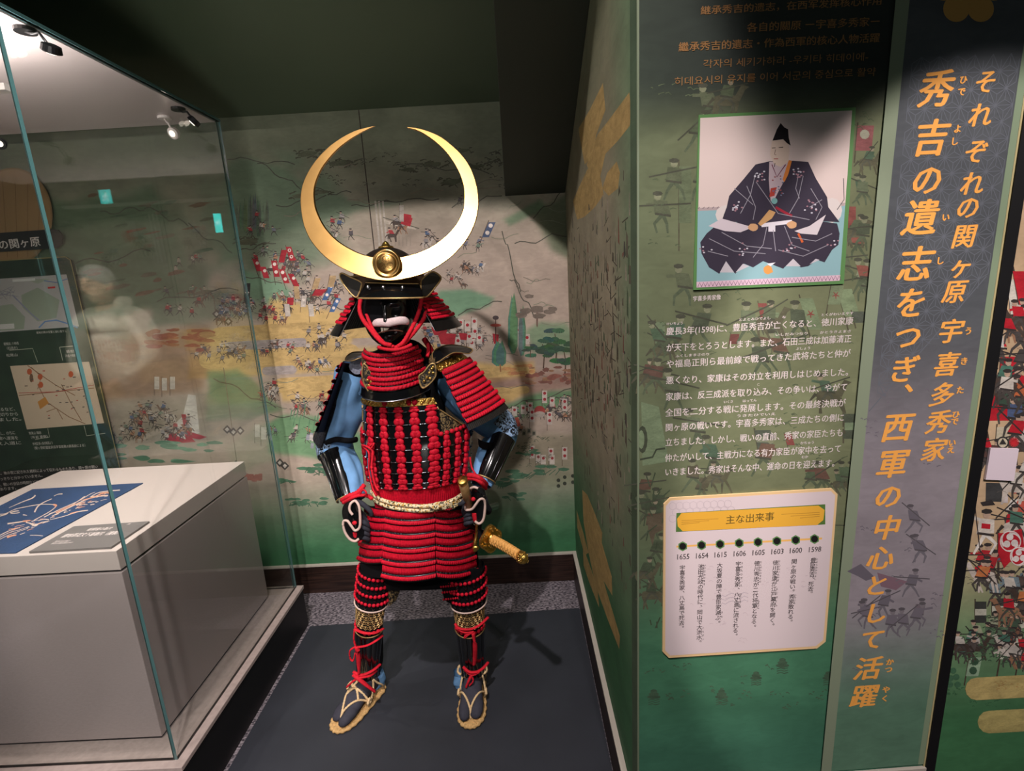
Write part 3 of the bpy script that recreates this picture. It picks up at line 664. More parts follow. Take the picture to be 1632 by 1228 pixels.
for u, v in ((250, 610), (262, 612), (275, 610), (410, 686), (420, 690)): pr.flag(u, v, 8, 20, WH, 0, None)
for i in range(26): pr.ell(random.uniform(230, 340), random.uniform(520, 560), random.uniform(6, 16), random.uniform(2, 5), random.choice([(150, 70, 56), (160, 96, 66), (176, 130, 84)]), jit=.25)
for i in range(30): pr.ell(random.uniform(110, 330), random.uniform(300, 470), random.uniform(6, 22), random.uniform(1.5, 4), random.choice([(80, 100, 78), (100, 96, 78), (116, 86, 66)]), rot=-.2, jit=.25)
for i in range(18): pr.ell(random.uniform(170, 350), random.uniform(705, 735), random.uniform(8, 20), random.uniform(2, 4), random.choice([(70, 128, 100), (96, 150, 120)]), jit=.25)
for i in range(9): pr.rect(392 + i * 3 + random.uniform(-1, 1), 760 + random.uniform(-3, 3), 6, 10, (150, 70, 62))
for a in ((160, 340, 230, 330, 5), (230, 330, 300, 360, 5), (300, 360, 370, 400, 5), (120, 420, 240, 400, 6), (250, 480, 380, 460, 4)): wander(pr, *a[:4], a[4], 9, 1.8, INK)
stuff(lab(pr.build('mural_figures', wall_back), 'painted soldiers, flags, hills and trees of the battle mural'))

# baseboard and its pale top trim
bbz = .158
struct(MB().box((-3.2, DEP - .016, .0), (PX, DEP - .001, bbz - .008)).build('baseboard_back', 'wood'))
struct(MB().box((-3.2, DEP - .018, bbz - .008), (PX, DEP - .001, bbz)).build('trim_1', 'trimwhite'))

# ---- left face of the projecting wall
sw = Paint(P_side, 0.0, DEP - PFY - .001, 0, 3.3, .012)
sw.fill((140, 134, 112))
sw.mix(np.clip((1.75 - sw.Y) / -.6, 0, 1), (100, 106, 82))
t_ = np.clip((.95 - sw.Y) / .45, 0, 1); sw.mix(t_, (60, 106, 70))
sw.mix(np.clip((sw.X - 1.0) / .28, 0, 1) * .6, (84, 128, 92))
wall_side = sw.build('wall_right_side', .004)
ps = Print(P_side); ps.mute = (.2, (110, 108, 88))
GOLDC = (190, 156, 92)
for pts in ([(961, 132), (965, 175), (950, 215), (945, 248), (932, 262), (925, 225), (922, 205), (940, 175)],
            [(1003, 147), (1006, 175), (1004, 200), (985, 224), (965, 245), (957, 280), (950, 300), (935, 262), (952, 215), (975, 185)],
            [(936, 270), (950, 262), (958, 285), (962, 310), (948, 330), (932, 345), (920, 350), (913, 320), (922, 300)],
            [(983, 257), (988, 275), (985, 300), (970, 312), (960, 300), (968, 275)],
            [(928, 780), (936, 788), (947, 815), (960, 849), (959, 864), (975, 918), (976, 949), (962, 925), (988, 1013), (987, 1034), (968, 985), (950, 935), (938, 880), (930, 830)],
            [(919, 812), (930, 850), (938, 880), (932, 885), (920, 840)], [(929, 870), (938, 895), (952, 935), (955, 968), (940, 930), (930, 900)]):
    ps.poly(pts, GOLDC)
for i in range(560):
    y = random.uniform(.04, 1.24); z = random.choice([random.uniform(.7, 1.75), random.uniform(1.0, 1.6)])
    w = random.uniform(.006, .024); h = random.uniform(.010, .050); c = random.choice([(70, 68, 56), (92, 84, 72), (72, 96, 70), (126, 74, 64), (60, 60, 58), (160, 150, 134)])
    ps.poly([(y, z), (y + w, z + random.uniform(-.01, .01)), (y + w * random.uniform(.6, 1), z + h), (y + w * .2, z + h * random.uniform(.6, 1.4))], c, px=False)
for i in range(60):
    y = random.uniform(.2, 1.2); z = random.uniform(.85, 1.7); a = random.uniform(-.5, .5)
    ps.poly([(y, z), (y + .06, z + a * .05), (y + .06, z + a * .05 + .003), (y, z + .003)], (66, 62, 54), px=False)
lab(stuff(ps.build('mural_figures', wall_side)), 'gold clouds and dark brush marks on the side wall mural')
struct(MB().box((PX - .016, PFY + .01, 0), (PX - .001, DEP - .016, bbz - .008)).build('baseboard_right', 'wood'))
struct(MB().box((PX - .018, PFY + .01, bbz - .008), (PX - .001, DEP - .016, bbz + .002)).build('trim_2', 'trimwhite'))
struct(MB().box((PX - .003, PFY - .001, bbz), (PX + .001, PFY + .003, 3.2)).build('trim_3', mat('green_corner_edge', (120, 132, 108), .5)))

# ---- front face with the panel text
xr = P_front.hit(1595, 400)[0]
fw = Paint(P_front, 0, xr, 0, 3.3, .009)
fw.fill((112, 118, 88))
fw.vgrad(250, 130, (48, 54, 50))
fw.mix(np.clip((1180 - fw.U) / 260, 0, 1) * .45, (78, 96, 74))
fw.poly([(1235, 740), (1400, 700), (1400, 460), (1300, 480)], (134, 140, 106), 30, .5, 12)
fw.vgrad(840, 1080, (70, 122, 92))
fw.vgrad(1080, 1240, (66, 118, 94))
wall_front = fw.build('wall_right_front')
pf = Print(P_front); pf.mute = (.45, (108, 116, 88))
DG = (72, 88, 64); MUT = [(84, 96, 74), (112, 60, 58), (96, 110, 84), (64, 74, 62), (60, 96, 80), (150, 156, 128)]
pf.poly([(1022, 640), (1050, 648), (1066, 735), (1024, 742)], (128, 156, 118)); pf.ell(1024, 700, 8, 22, (40, 46, 40)); pf.ell(1022, 700, 5, 15, (128, 156, 118))
pf.line([(1020, 732), (1040, 728), (1046, 716), (1060, 714)], 3, (36, 44, 38))
for u, v, w, h, c, l, e, ec in ((1218, 500, 14, 34, (150, 34, 48), -.2, None, 0), (1236, 520, 12, 44, (126, 150, 112), 0, None, 0), (1292, 500, 22, 50, (140, 166, 122), -.3, 'star', (172, 36, 48)), (1352, 482, 24, 44, (140, 166, 122), -.3, None, 0),
        (1370, 505, 22, 18, (70, 76, 78), -.3, None, 0), (1357, 666, 26, 14, (60, 68, 62), 0, None, 0), (1357, 692, 26, 14, (60, 68, 62), 0, None, 0), (1358, 679, 24, 12, (136, 166, 128), 0, None, 0), (1218, 700, 26, 30, (68, 74, 74), -.2, 'stripe', (146, 150, 130)),
        (1258, 700, 12, 18, (160, 34, 48), -.3, None, 0), (1378, 220, 26, 40, (176, 60, 84), .1, 'dot', (206, 196, 180)), (1358, 350, 12, 42, (160, 40, 52), 0, None, 0), (1092, 310, 20, 90, (96, 112, 82), 0, None, 0),
        (1052, 530, 16, 34, (110, 134, 102), 0, None, 0), (1332, 470, 20, 30, (130, 150, 112), .2, 'star', (160, 40, 50)), (1170, 540, 14, 16, (120, 30, 44), .2, None, 0)):
    pf.flag(u, v, w, h, c, l, e, ec or (230, 220, 200))
def tint_crowd(p, u, v, ru, rv, n, k, cols):
    for i in range(n):
        a = u + random.uniform(-ru, ru); b = v + random.uniform(-rv, rv)
        (p.horse if random.random() < .25 else p.man)(a, b, k, random.choice(cols), *( [random.choice(cols)] if False else []) ) if False else (p.man(a, b, k, random.choice(cols), (70, 84, 66), (150, 150, 120)) if random.random() < .75 else p.horse(a, b, k, (84, 74, 60), random.choice(cols)))
tint_crowd(pf, 1365, 420, 20, 60, 7, 42, MUT + [(160, 50, 54)]); tint_crowd(pf, 1380, 270, 10, 40, 3, 36, MUT)
tint_crowd(pf, 1045, 590, 14, 50, 4, 44, [(58, 92, 72), (96, 44, 50), (60, 70, 60)]); tint_crowd(pf, 1200, 620, 140, 110, 12, 50, MUT); tint_crowd(pf, 1040, 860, 14, 110, 8, 40, [(60, 76, 58), (50, 66, 52), (100, 52, 50)])
tint_crowd(pf, 1350, 850, 14, 100, 6, 34, [(70, 96, 70), (60, 84, 64)]); tint_crowd(pf, 1190, 770, 130, 12, 6, 40, [(110, 50, 52), (64, 84, 62), (84, 70, 60)]); tint_crowd(pf, 1100, 300, 60, 160, 7, 50, [(70, 84, 62), (84, 92, 70)])
pf.poly([(1030, 824), (1056, 816), (1060, 842), (1044, 850), (1040, 870), (1034, 848)], (98, 70, 62))
for i in range(26): pf.line([(a := random.uniform(1024, 1058), b := random.uniform(760, 1010)), (a + random.uniform(-10, 16), b - random.uniform(5, 22))], 2, (44, 60, 46))
for i in range(30): pf.brush(random.uniform(1030, 1390), random.uniform(120, 760), 22, DG, 5, 2.0, .5)
for i in range(16): pf.brush(random.uniform(1040, 1360), random.uniform(1060, 1130), 14, (52, 96, 76), 6, 2.2, .5)
for u, v, k in ((1247, 1060, 9), (1205, 1080, 8), (1320, 1080, 8), (1150, 1110, 9), (1042, 1110, 9)):
    for q in range(3): pf.ell(u, v - q * k * .5, k * (1.2 - q * .3), k * .35, (44, 88, 70)); pf.line([(u - k, v + k * (.6 + q * .4)), (u - k * .3, v + k * (.4 + q * .4)), (u + k * .3, v + k * (.6 + q * .4)), (u + k, v + k * (.4 + q * .4))], 1.4, (44, 88, 70))
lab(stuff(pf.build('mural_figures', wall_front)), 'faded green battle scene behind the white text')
# letters of the text panel
mb = MB()
LN = ['慶長3年(1598)に、豊臣秀吉が亡くなると、徳川家康', 'が天下をとろうとします。また、石田三成は加藤清正', 'や福島正則ら最前線で戦ってきた武将たちと仲が', '悪くなり、家康はその対立を利用しはじめました。',
      '家康は、反三成派を取り込み、その争いは、やがて', '全国を二分する戦に発展します。その最終決戦が', '関ヶ原の戦いです。宇喜多秀家は、三成たちの側に', '立ちました。しかし、戦いの直前、秀家の家臣たちも',
      '仲たがいして、主戦力になる有力家臣が家中を去って', 'いきました。秀家はそんな中、運命の日を迎えます。']
E0 = [(1061.5, 528, 1360, 510.5), (1061.5, 554, 1357, 539), (1061.5, 580, 1356, 562), (1061, 606, 1352, 592), (1060.5, 632, 1350, 616), (1060, 657.5, 1348, 641), (1060, 681, 1345, 664.5), (1060, 704.5, 1343, 688.5), (1059.5, 729.5, 1340, 714), (1059, 752, 1330, 737)]
for t, (a, b, c, d) in zip(LN, E0): hline(mb, P_front, t, (a, b), (c, d), 13.5, bold=.012)
for t, x0, x1, li in (('けいちょう', 1062, 1088, 0), ('とよとみひでよし', 1177, 1228, 0), ('な', 1246, 1253, 0), ('とくがわいえやす', 1308, 1360, 0), ('いしだみつなり', 1235, 1287, 1), ('かとうきよまさ', 1306, 1356, 1),
                      ('ふくしままさのり', 1076, 1130, 2), ('ぶしょう', 1268, 1291, 2), ('いくさ', 1153, 1168, 5), ('はってん', 1183, 1206, 5), ('うきたひでいえ', 1173, 1236, 6), ('かちゅう', 1275, 1297, 8), ('むか', 1277, 1288, 9), ('こ', 1206, 1211, 4)):
    a, b, c, d = E0[li]; f = lambda x: b + (d - b) * (x - a) / (c - a) - 12
    hline(mb, P_front, t, (x0, f(x0)), (x1, f(x1)), 5, bold=.02)
hline(mb, P_front, '宇喜多秀家像', (1104, 476), (1149, 473), 9, bold=.02)
lab(mb.build('lettering', 'text_white', wall_front), 'ten lines of white Japanese text with small readings')
mb = MB()
hline(mb, P_front, '継承秀吉的遗志，在西军发挥核心作用', (1116, 17), (1405, 1), 15, bold=.015)
hline(mb, P_front, '各自的關原 ー宇喜多秀家ー', (1190, 44), (1402, 34), 16, bold=.015)
hline(mb, P_front, '繼承秀吉的遺志・作為西軍的核心人物活躍', (1081, 75), (1402, 60), 16, bold=.015)
hline(mb, P_front, '각자의 세키가하라 -우키타 히데이에-', (1120, 102), (1384, 90), 15)
hline(mb, P_front, '히데요시의 유지를 이어 서군의 중심으로 활약', (1074, 130), (1396, 114), 15)
lab(mb.build('lettering', 'text_gold_shaded', wall_front), 'shade-darkened gold Chinese and Korean title lines in the dark upper part')

# trim under the printed front
zt = .262
struct(MB().slab([P_front.P(0.0, zt - .012, .001), P_front.P(xr, zt - .012, .001), P_front.P(xr, zt, .001), P_front.P(0, zt, .001)], tuple(P_front.n * .008)).build('trim_4', 'trimwhite', recalc=True))
struct(MB().slab([P_front.P(0.0, 0, .001), P_front.P(xr, 0, .001), P_front.P(xr, zt - .012, .001), P_front.P(0, zt - .012, .001)], tuple(P_front.n * .006)).build('baseboard_front', 'wood', recalc=True))
# black bar filling the gap
gap = P_front.hit(1613, 400)[0]
struct(MB().slab([P_front.P(xr + .0005, 0, -.02), P_front.P(gap + .002, 0, -.02), P_front.P(gap + .002, 3.3, -.02), P_front.P(xr + .0005, 3.3, -.02)], tuple(P_front.n * .026)).build('trim_5', 'recess', recalc=True))
struct(MB().slab([P_front.P(xr - .004, 0, .0016), P_front.P(xr, 0, .0016), P_front.P(xr, 3.3, .0016), P_front.P(xr - .004, 3.3, .0016)], tuple(P_front.n * .002)).build('trim_6', mat('pale_gold_edge', (190, 176, 128), .5), recalc=True))

# ---- title banner, set on the wall
def lerp(a, b, t): return a + (b - a) * t
BX0 = P_front.hit(1447, 0)[0]; BX1 = P_front.hit(1602, 250)[0]
bn = Paint(P_front, BX0, BX1, .27, 3.1, .012)
bn.fill((84, 88, 92)); bn.vgrad(500, 820, (146, 138, 144)); bn.vgrad(980, 1180, (96, 134, 110))
class BP(Plane):
    pass
P_ban = Plane(P_front.o + P_front.n * .004, P_front.a, P_front.n)
bn.pl = P_ban
ban = bn.build('title_banner', .003); del ban['kind']
tag(ban, 'tall dark banner with large orange vertical Japanese lettering beside the black gap', 'banner')
pb = Print(P_ban)
for u0, u1, c in (((BX0 - .026), BX0, (138, 150, 126)), (BX1, xr - .005, (134, 152, 124))):
    pb.poly([(u0, .27), (u1, .27), (u1, 3.1), (u0, 3.1)], c, px=False)
# hexagonal star lattice above a slanting line
g = .034; cA = (104, 108, 116)
def inside(x, y):
    p = P_ban.P(x, y) - Vector(EYE); w = np.array(p); q = np.array([w.dot(np.array([DX[i], DY[i], -DD[i]])) for i in range(3)])
    # projected pixel
    A = np.stack([DX, DY, -DD]); q = w @ A; u = CU + FPX * q[0] / q[2]; v = CV + FPX * q[1] / q[2]
    return v > 92 and (u - 1385) * (440 - 655) / (1572 - 1385) + 655 > v
def seg(x0, y0, x1, y1, w=.0007):
    if not (BX0 < min(x0, x1) and max(x0, x1) < BX1 and inside((x0 + x1) / 2, (y0 + y1) / 2)): return
    dx, dy = x1 - x0, y1 - y0; l = math.hypot(dx, dy); nx, ny = -dy / l * w, dx / l * w
    pb.h -= pb.st * .95
    pb.poly([(x0 + nx, y0 + ny), (x1 + nx, y1 + ny), (x1 - nx, y1 - ny), (x0 - nx, y0 - ny)], cA, px=False)
x = BX0; col = 0
while x < BX1 + g:
    y = .9 + (g * .866 if col % 2 else 0)
    while y < 2.1:
        for k in range(6):
            a = k * math.pi / 3; b = a + math.pi / 3
            c1 = (x + g * math.cos(a), y + g * math.sin(a)); c2 = (x + g * math.cos(b), y + g * math.sin(b))
            seg(x, y, *c1)
            tc = ((x + c1[0] + c2[0]) / 3, (y + c1[1] + c2[1]) / 3)
            for q in ((x, y), c1, c2): seg(*tc, *q)
            if k < 3: seg(*c1, *c2)
        y += g * 1.732
    x += g * 1.5; col += 1
pb.line([(1385, 655), (1478, 548), (1572, 440)], 1.4, cA)
for u, v, r_ in ((1524, 14, 21), (1563, 14, 21), (1505, -20, 21), (1583, -20, 21), (1543, -50, 21), (1543, -8, 14)): pb.ell(u, v, r_, r_, (196, 150, 82), n=24)
pb.mute = (.55, (122, 116, 124))
for u, v, n_, k in ((1435, 960, 5, 34), (1480, 850, 3, 34), (1400, 990, 3, 34)):
    for i in range(n_): pb.man(u + random.uniform(-30, 30), v + random.uniform(-30, 40), k, random.choice([(104, 96, 108), (92, 86, 98), (110, 88, 96)]), (100, 96, 104), (128, 118, 122))
pb.poly([(1350, 910), (1372, 898), (1395, 920), (1380, 925), (1368, 918)], (84, 76, 90)); pb.poly([(1398, 912), (1446, 926), (1428, 940), (1404, 934)], (142, 78, 96))
for i in range(12): pb.brush(random.uniform(1370, 1500), random.uniform(620, 1090), 18, (104, 96, 108), 5, 2.0, .5)
stuff(pb.build('banner_print', ban))
mb = MB()
for t, a, b in (('秀', (1493, 141), None), ('吉', (1485, 219), None), ('の', (1478, 286), None), ('遺', (1468, 346), None), ('志', (1460, 420), None), ('を', (1452, 482), None), ('つ', (1447, 536), None), ('ぎ', (1441, 588), None), ('、', (1438, 628), None),
                ('西', (1431, 680), None), ('軍', (1423, 738), None), ('の', (1416, 790), None), ('中', (1414, 840), None), ('心', (1404, 888), None), ('と', (1397, 932), None), ('し', (1396, 976), None), ('て', (1390, 1018), None), ('活', (1384, 1064), None), ('躍', (1378, 1108), None)):
    wp = 56 if a[1] < 500 else 50 if a[1] < 800 else 44
    vline(mb, P_ban, t, a, a, wp if t not in 'のをつぎとして、' else wp * .9, bold=.030, slant=.16)
for t, a in zip('それぞれの関ヶ原', ((1571, 130), (1563, 183), (1556, 241), (1550, 292), (1543, 330), (1537, 376), (1532, 424), (1522, 464))):
    vline(mb, P_ban, t, a, a, 38 if a[1] > 150 else 36, bold=.028, slant=.16)
for t, a in zip('宇喜多秀家', ((1516, 527), (1509, 580), (1502, 628), (1496, 672), (1489, 716))): vline(mb, P_ban, t, a, a, 40, bold=.030, slant=.16)
for t, a, b in (('ひで', (1535, 127), (1532, 146)), ('よし', (1526, 205), (1521, 225)), ('い', (1507, 346), (1507, 346)), ('し', (1498, 415), (1498, 415)), ('う', (1543, 527), (1543, 527)), ('き', (1536, 575), (1536, 575)), ('た', (1530, 621), (1530, 621)),
                ('ひで', (1523, 660), (1521, 671)), ('いえ', (1517, 705), (1515, 716)), ('かつ', (1418, 1054), (1416, 1066)), ('やく', (1412, 1098), (1410, 1112))):
    vline(mb, P_ban, t, a, b, 13, bold=.05)
mb.build('lettering', 'text_gold', ban)

# ---- portrait print: a generic seated robed sitter on a mat
P_por = Plane(P_front.o + P_front.n * .003, P_front.a, P_front.n)
def quad_board(pl, pts, name, m, th=.0025):
    q = [pl.hit(*p) for p in pts]; return MB().slab([pl.P(x, y, 0) for x, y in q], tuple(-pl.n * th), 0).build(name, m, recalc=True)
por = quad_board(P_por, [(1105, 462), (1345, 452), (1364, 171), (1114, 183)], 'portrait_panel', mat('green_print_border', (88, 134, 76), .6))
tag(por, 'framed print of a seated man in a dark patterned robe, with green border', 'picture')
pp = Print(P_por, h0=.0003)
pp.poly([(1110, 458), (1338, 447), (1358, 176), (1116, 188)], (214, 196, 190))
pp.poly([(1112, 335), (1347, 327), (1338, 447), (1110, 458)], (140, 178, 184))
pp.poly([(1112, 331), (1347, 323), (1346, 328), (1112, 336)], (176, 160, 160))
pp.poly([(1110, 449), (1339, 438), (1338, 447), (1110, 458)], (216, 186, 200))
for i in range(38): pp.line([(1112 + i * 6, 457 - i * .3), (1115 + i * 6, 450 - i * .3), (1118 + i * 6, 457 - i * .3)], .9, (120, 84, 110))
for i in range(30): pp.line([(1112 + i * 7.6, 333 - i * .25), (1115 + i * 7.6, 330 - i * .25)], 1, (120, 104, 110))
ROB = (58, 52, 66); LNC = (150, 146, 156)
pp.ell(1160, 342, 20, 16, (214, 204, 200)); pp.ell(1326, 335, 16, 20, (214, 204, 200))
pp.poly([(1118, 404), (1116, 386), (1126, 372), (1140, 360), (1200, 350), (1290, 350), (1334, 356), (1338, 372), (1336, 390), (1326, 398), (1314, 418), (1302, 414), (1288, 424), (1276, 426), (1262, 414), (1248, 428), (1232, 422), (1216, 416), (1200, 426), (1186, 420), (1172, 436), (1158, 424), (1146, 436), (1130, 426)], ROB)
for p in ([(1147, 434), (1157, 416), (1170, 434)], [(1172, 434), (1184, 420), (1194, 424)], [(1252, 424), (1264, 412), (1276, 424)], [(1290, 421), (1300, 412), (1306, 414)]): pp.poly(p, (196, 190, 196))
pp.poly([(1204, 262), (1226, 257), (1264, 256), (1288, 258), (1300, 284), (1318, 314), (1320, 330), (1338, 354), (1300, 352), (1280, 360), (1240, 356), (1200, 356), (1150, 352), (1158, 330), (1162, 312), (1186, 284)], ROB)
pp.poly([(1226, 258), (1258, 256), (1252, 284), (1240, 306), (1232, 322), (1228, 320), (1225, 286)], (196, 176, 182))
pp.poly([(1257, 255), (1262, 256), (1256, 278), (1250, 290), (1247, 286), (1252, 270)], (216, 130, 60)); pp.poly([(1228, 300), (1238, 298), (1234, 312), (1226, 314)], (180, 70, 60)); pp.ell(1234, 320, 5, 5, (120, 170, 168)); pp.line([(1230, 262), (1238, 282), (1252, 262)], 1.6, (110, 50, 70))
for i in range(14): pp.ell(random.uniform(1229, 1250), random.uniform(275, 312), 1.6, 1.2, random.choice([(110, 116, 140), (150, 80, 80)]), n=6)
pp.poly([(1129, 360), (1150, 348), (1200, 362), (1180, 370), (1155, 368)], (206, 194, 200)); pp.poly([(1316, 342), (1302, 374), (1276, 372), (1266, 368), (1290, 360)], (212, 202, 206)); pp.poly([(1212, 356), (1262, 350), (1262, 356), (1214, 362)], (222, 216, 222)); pp.rect(1230, 363, 11, 12, (222, 216, 222))
pp.ell(1200, 362, 8, 6, (206, 160, 118), jit=.1); pp.ell(1262, 358, 8, 6, (206, 160, 118), jit=.1)
pp.poly([(1208, 356), (1226, 334), (1236, 338), (1230, 348), (1212, 360)], (200, 156, 104)); pp.line([(1236, 330), (1250, 338), (1262, 344)], 4, (150, 40, 56)); pp.line([(1272, 372), (1279, 386)], 3.5, (204, 96, 50))
pp.ell(1224, 430, 8, 7, (216, 150, 80), jit=.15); pp.poly([(1222, 420), (1236, 418), (1228, 424)], (226, 220, 224))
for pts in ([(1190, 296), (1204, 330), (1200, 350)], [(1272, 280), (1268, 300), (1274, 316)], [(1280, 280), (1272, 316), (1258, 340)], [(1204, 276), (1196, 310), (1180, 340)], [(1205, 290), (1240, 340), (1290, 350)], [(1292, 300), (1310, 330), (1300, 350)], [(1222, 362), (1216, 390), (1200, 410)], [(1232, 366), (1236, 400)],
            [(1250, 360), (1262, 390), (1290, 400)], [(1150, 370), (1190, 392), (1230, 396)], [(1130, 380), (1170, 400), (1220, 404)], [(1240, 398), (1280, 408), (1320, 390)], [(1262, 378), (1300, 384), (1326, 372)], [(1128, 400), (1160, 408)], [(1170, 300), (1200, 326)], [(1310, 318), (1290, 330)]):
    pp.line(pts, 1.1, LNC)
for u, v, n_ in ((1212, 280, 12), (1272, 276, 14), (1176, 330, 12), (1296, 328, 12), (1256, 396, 10), (1184, 398, 8), (1124, 396, 5), (1328, 388, 6)):
    for i in range(n_): pp.ell(u + random.gauss(0, 5), v + random.gauss(0, 5), 1.8, 1.3, random.choice([(200, 196, 206), (160, 120, 130)]), n=6)
pp.poly([(1230, 224), (1256, 222), (1258, 240), (1256, 258), (1244, 266), (1234, 262), (1227, 246)], (214, 192, 176))
pp.poly([(1231, 224), (1238, 206), (1244, 196), (1250, 203), (1256, 206), (1257, 220), (1260, 232), (1254, 228), (1248, 222)], (26, 22, 26))
for q in ((1232, 236, 6), (1243, 235, 7)): pp.line([(q[0] - 2, q[1]), (q[0] + q[2] - 2, q[1] - .5)], 1.1, (50, 36, 36))
pp.line([(1236, 238), (1234, 246), (1237, 247)], .9, (120, 90, 80)); pp.line([(1233, 253), (1240, 253)], 1.4, (170, 90, 84)); pp.line([(1235, 260), (1234, 266)], 1.2, (60, 50, 50))
pp.line([(1344, 284), (1345, 318), (1334, 334)], 1.2, (90, 84, 86))
stuff(pp.build('portrait_print', por))

# ---- time line card
P_card = Plane(P_front.o + P_front.n * .004, P_front.a, P_front.n)
card = quad_board(P_card, [(1056, 1038), (1066, 1048), (1302, 1033), (1316, 1022), (1335, 787), (1326, 778), (1068, 793), (1058, 803)], 'timeline_card', mat('cream_gold_edge', (236, 200, 148), .6), .0035)
tag(card, 'pale card with cut corners showing a row of years under a gold heading', 'information card')
pc = Print(P_card, h0=.0003)
pc.poly([(1060, 1036), (1068, 1044), (1300, 1029), (1312, 1019), (1331, 789), (1324, 782), (1069, 797), (1061, 806)], (222, 206, 208))
for cx, cy, r0 in ((1115, 880, 62), (1300, 1050, 55)):
    for q in range(5):
        for w_ in range(5):
            pass
for i in range(9):
    for j in range(3):
        u, v = 1072 + i * 11 + (j % 2) * 5, 806 + j * 10 - i * .5
        for k in range(4):
            a = k * math.pi / 2; pc.line([(u + 6 * math.cos(a + t), v + 6 * math.sin(a + t)) for t in (0, .8, 1.57)], .8, (204, 188, 192))
for i in range(14): pc.brush(random.uniform(1080, 1300), random.uniform(900, 1020), 14, (208, 190, 194), 4, 1.4, .4)
for d in (0, 6, 12): pc.line([(1150 + t * 6, 948 + d + 2.5 * math.sin(t * 1.8) - t * .4) for t in range(8)], 1.3, (196, 182, 188))
pc.poly([(1077, 847), (1315, 835), (1315, 803), (1078, 817)], (86, 122, 60))
pc.poly([(1079, 826), (1086, 817), (1304, 805), (1314, 812), (1312, 828), (1302, 836), (1088, 846), (1080, 838)], (234, 176, 62))
for v in (0, 3, 6): pc.line([(1086, 829 + v), (1145 - v * 5, 826 + v)], .8, (186, 136, 50)); pc.line([(1245 + v * 5, 819 + v), (1306, 816 + v)], .8, (186, 136, 50))
pc.line([(1078, 870.5), (1310, 857.5)], 3, (240, 186, 104))
for x in (1088, 1118, 1147.5, 1178, 1208, 1238, 1268, 1298):
    y = 870 - (x - 1088) * .0553
    pc.poly([(x + 8 * math.cos(t * math.pi / 3 + .52), y + 8 * math.sin(t * math.pi / 3 + .52)) for t in range(6)], (96, 140, 84)); pc.ell(x, y, 5.6, 5.6, (26, 26, 24), n=10)
stuff(pc.build('card_print', card))
mb = MB(); hline(mb, P_card, '主な出来事', (1156, 828), (1234, 822), 15, bold=.01); mb.build('lettering', 'text_olive', card)
mb = MB()
for t, x, wd in (('1655', 1088, 22), ('1654', 1118, 22), ('1615', 1147.5, 22), ('1606', 1178, 22), ('1605', 1208, 22), ('1603', 1238, 22), ('1600', 1267.5, 22), ('1598', 1298, 22)):
    y = 886 - (x - 1088) * .056; hline(mb, P_card, t, (x - 11, y + .6), (x + 11, y - .6), 12, bold=.004)
for t, a, b in (('豊臣秀吉、死去。', (1296, 892), (1291, 945)), ('関ヶ原の戦い。秀家敗れる。', (1265.5, 894), (1259, 990)), ('徳川家康が江戸幕府を開く。', (1236, 896), (1230, 996)), ('徳川秀忠が二代将軍となる。', (1206.5, 897), (1201, 998)),
                ('宇喜多秀家、八丈島に流される。', (1176.5, 898), (1171.5, 1012)), ('大坂夏の陣で豊臣家滅ぶ。', (1147, 900), (1144, 992)), ('池田光政の時代に、岡山で大洪水。', (1117, 902), (1114, 1023)), ('宇喜多秀家、八丈島で死去。', (1087.5, 904), (1086, 1000))):
    vline(mb, P_card, t, a, b, 9.5, bold=.006)
for t, a, b in (('とよとみひでよし', (1302, 890), (1299, 922)), ('ひでいえ', (1267, 948), (1266, 960)), ('とくがわいえやす', (1242, 893), (1240, 924)), ('とくがわひでただ', (1212.5, 895), (1211, 926)), ('うきたひでいえ', (1182.5, 897), (1181, 932)), ('はちじょうじま', (1180, 946), (1179, 966)), ('いけだみつまさ', (1123, 900), (1122, 930)), ('えどばくふ', (1238, 938), (1237, 964)), ('こうずい', (1120.5, 1000), (1120, 1018)), ('しょうぐん', (1209, 956), (1208, 968)), ('ほろ', (1150, 975), (1150, 982))):
    vline(mb, P_card, t, a, b, 4.2)
mb.build('lettering', 'text_dark', card)

# ---- further mural to the right of the gap
rw = Paint(P_front, gap + .001, gap + 1.1, 0, 3.3, .011)
rw.fill((196, 168, 134)); rw.vgrad(880, 1090, (104, 138, 100)); rw.vgrad(1080, 1200, (66, 118, 78)); rw.vgrad(330, 100, (120, 112, 88))
wall_far = rw.build('wall_far_right')
pw = Print(P_front); pw.mute = (.06, (180, 150, 120))
FR = (190, 28, 44)
for u, v, w, h, c, l, e, ec in ((1619, 475, 22, 60, (206, 202, 190), -.1, None, 0), (1640, 462, 40, 60, FR, -.2, None, 0), (1607, 585, 26, 34, FR, .1, None, 0), (1584, 640, 40, 60, FR, -.2, None, 0), (1597, 700, 20, 40, (206, 196, 170), .1, None, 0),
        (1608, 790, 30, 0.1, FR, 0, None, 0), (1622, 775, 18, 22, FR, -.1, None, 0), (1610, 872, 38, 46, FR, 0, None, 0), (1563, 975, 18, 34, (54, 58, 56), 0, 'stripe', (196, 196, 180)), (1591, 970, 20, 34, (54, 58, 56), 0, 'stripe', (196, 196, 180)),
        (1628, 980, 24, 40, (210, 206, 190), 0, 'star', (176, 40, 50)), (1612, 1020, 26, 60, (196, 204, 184), .2, 'star', (170, 50, 50)), (1636, 1040, 22, 50, (54, 66, 60), .2, None, 0), (1552, 1062, 20, 30, (150, 180, 150), .2, 'dots', (54, 88, 66))):
    pw.flag(u, v, w, h, c, l, e, ec or (230, 222, 210))
pw.rect(1584, 784, 26, 30, (58, 60, 62), .02); pw.rect(1602, 786, 9, 30, (206, 196, 196), .02)
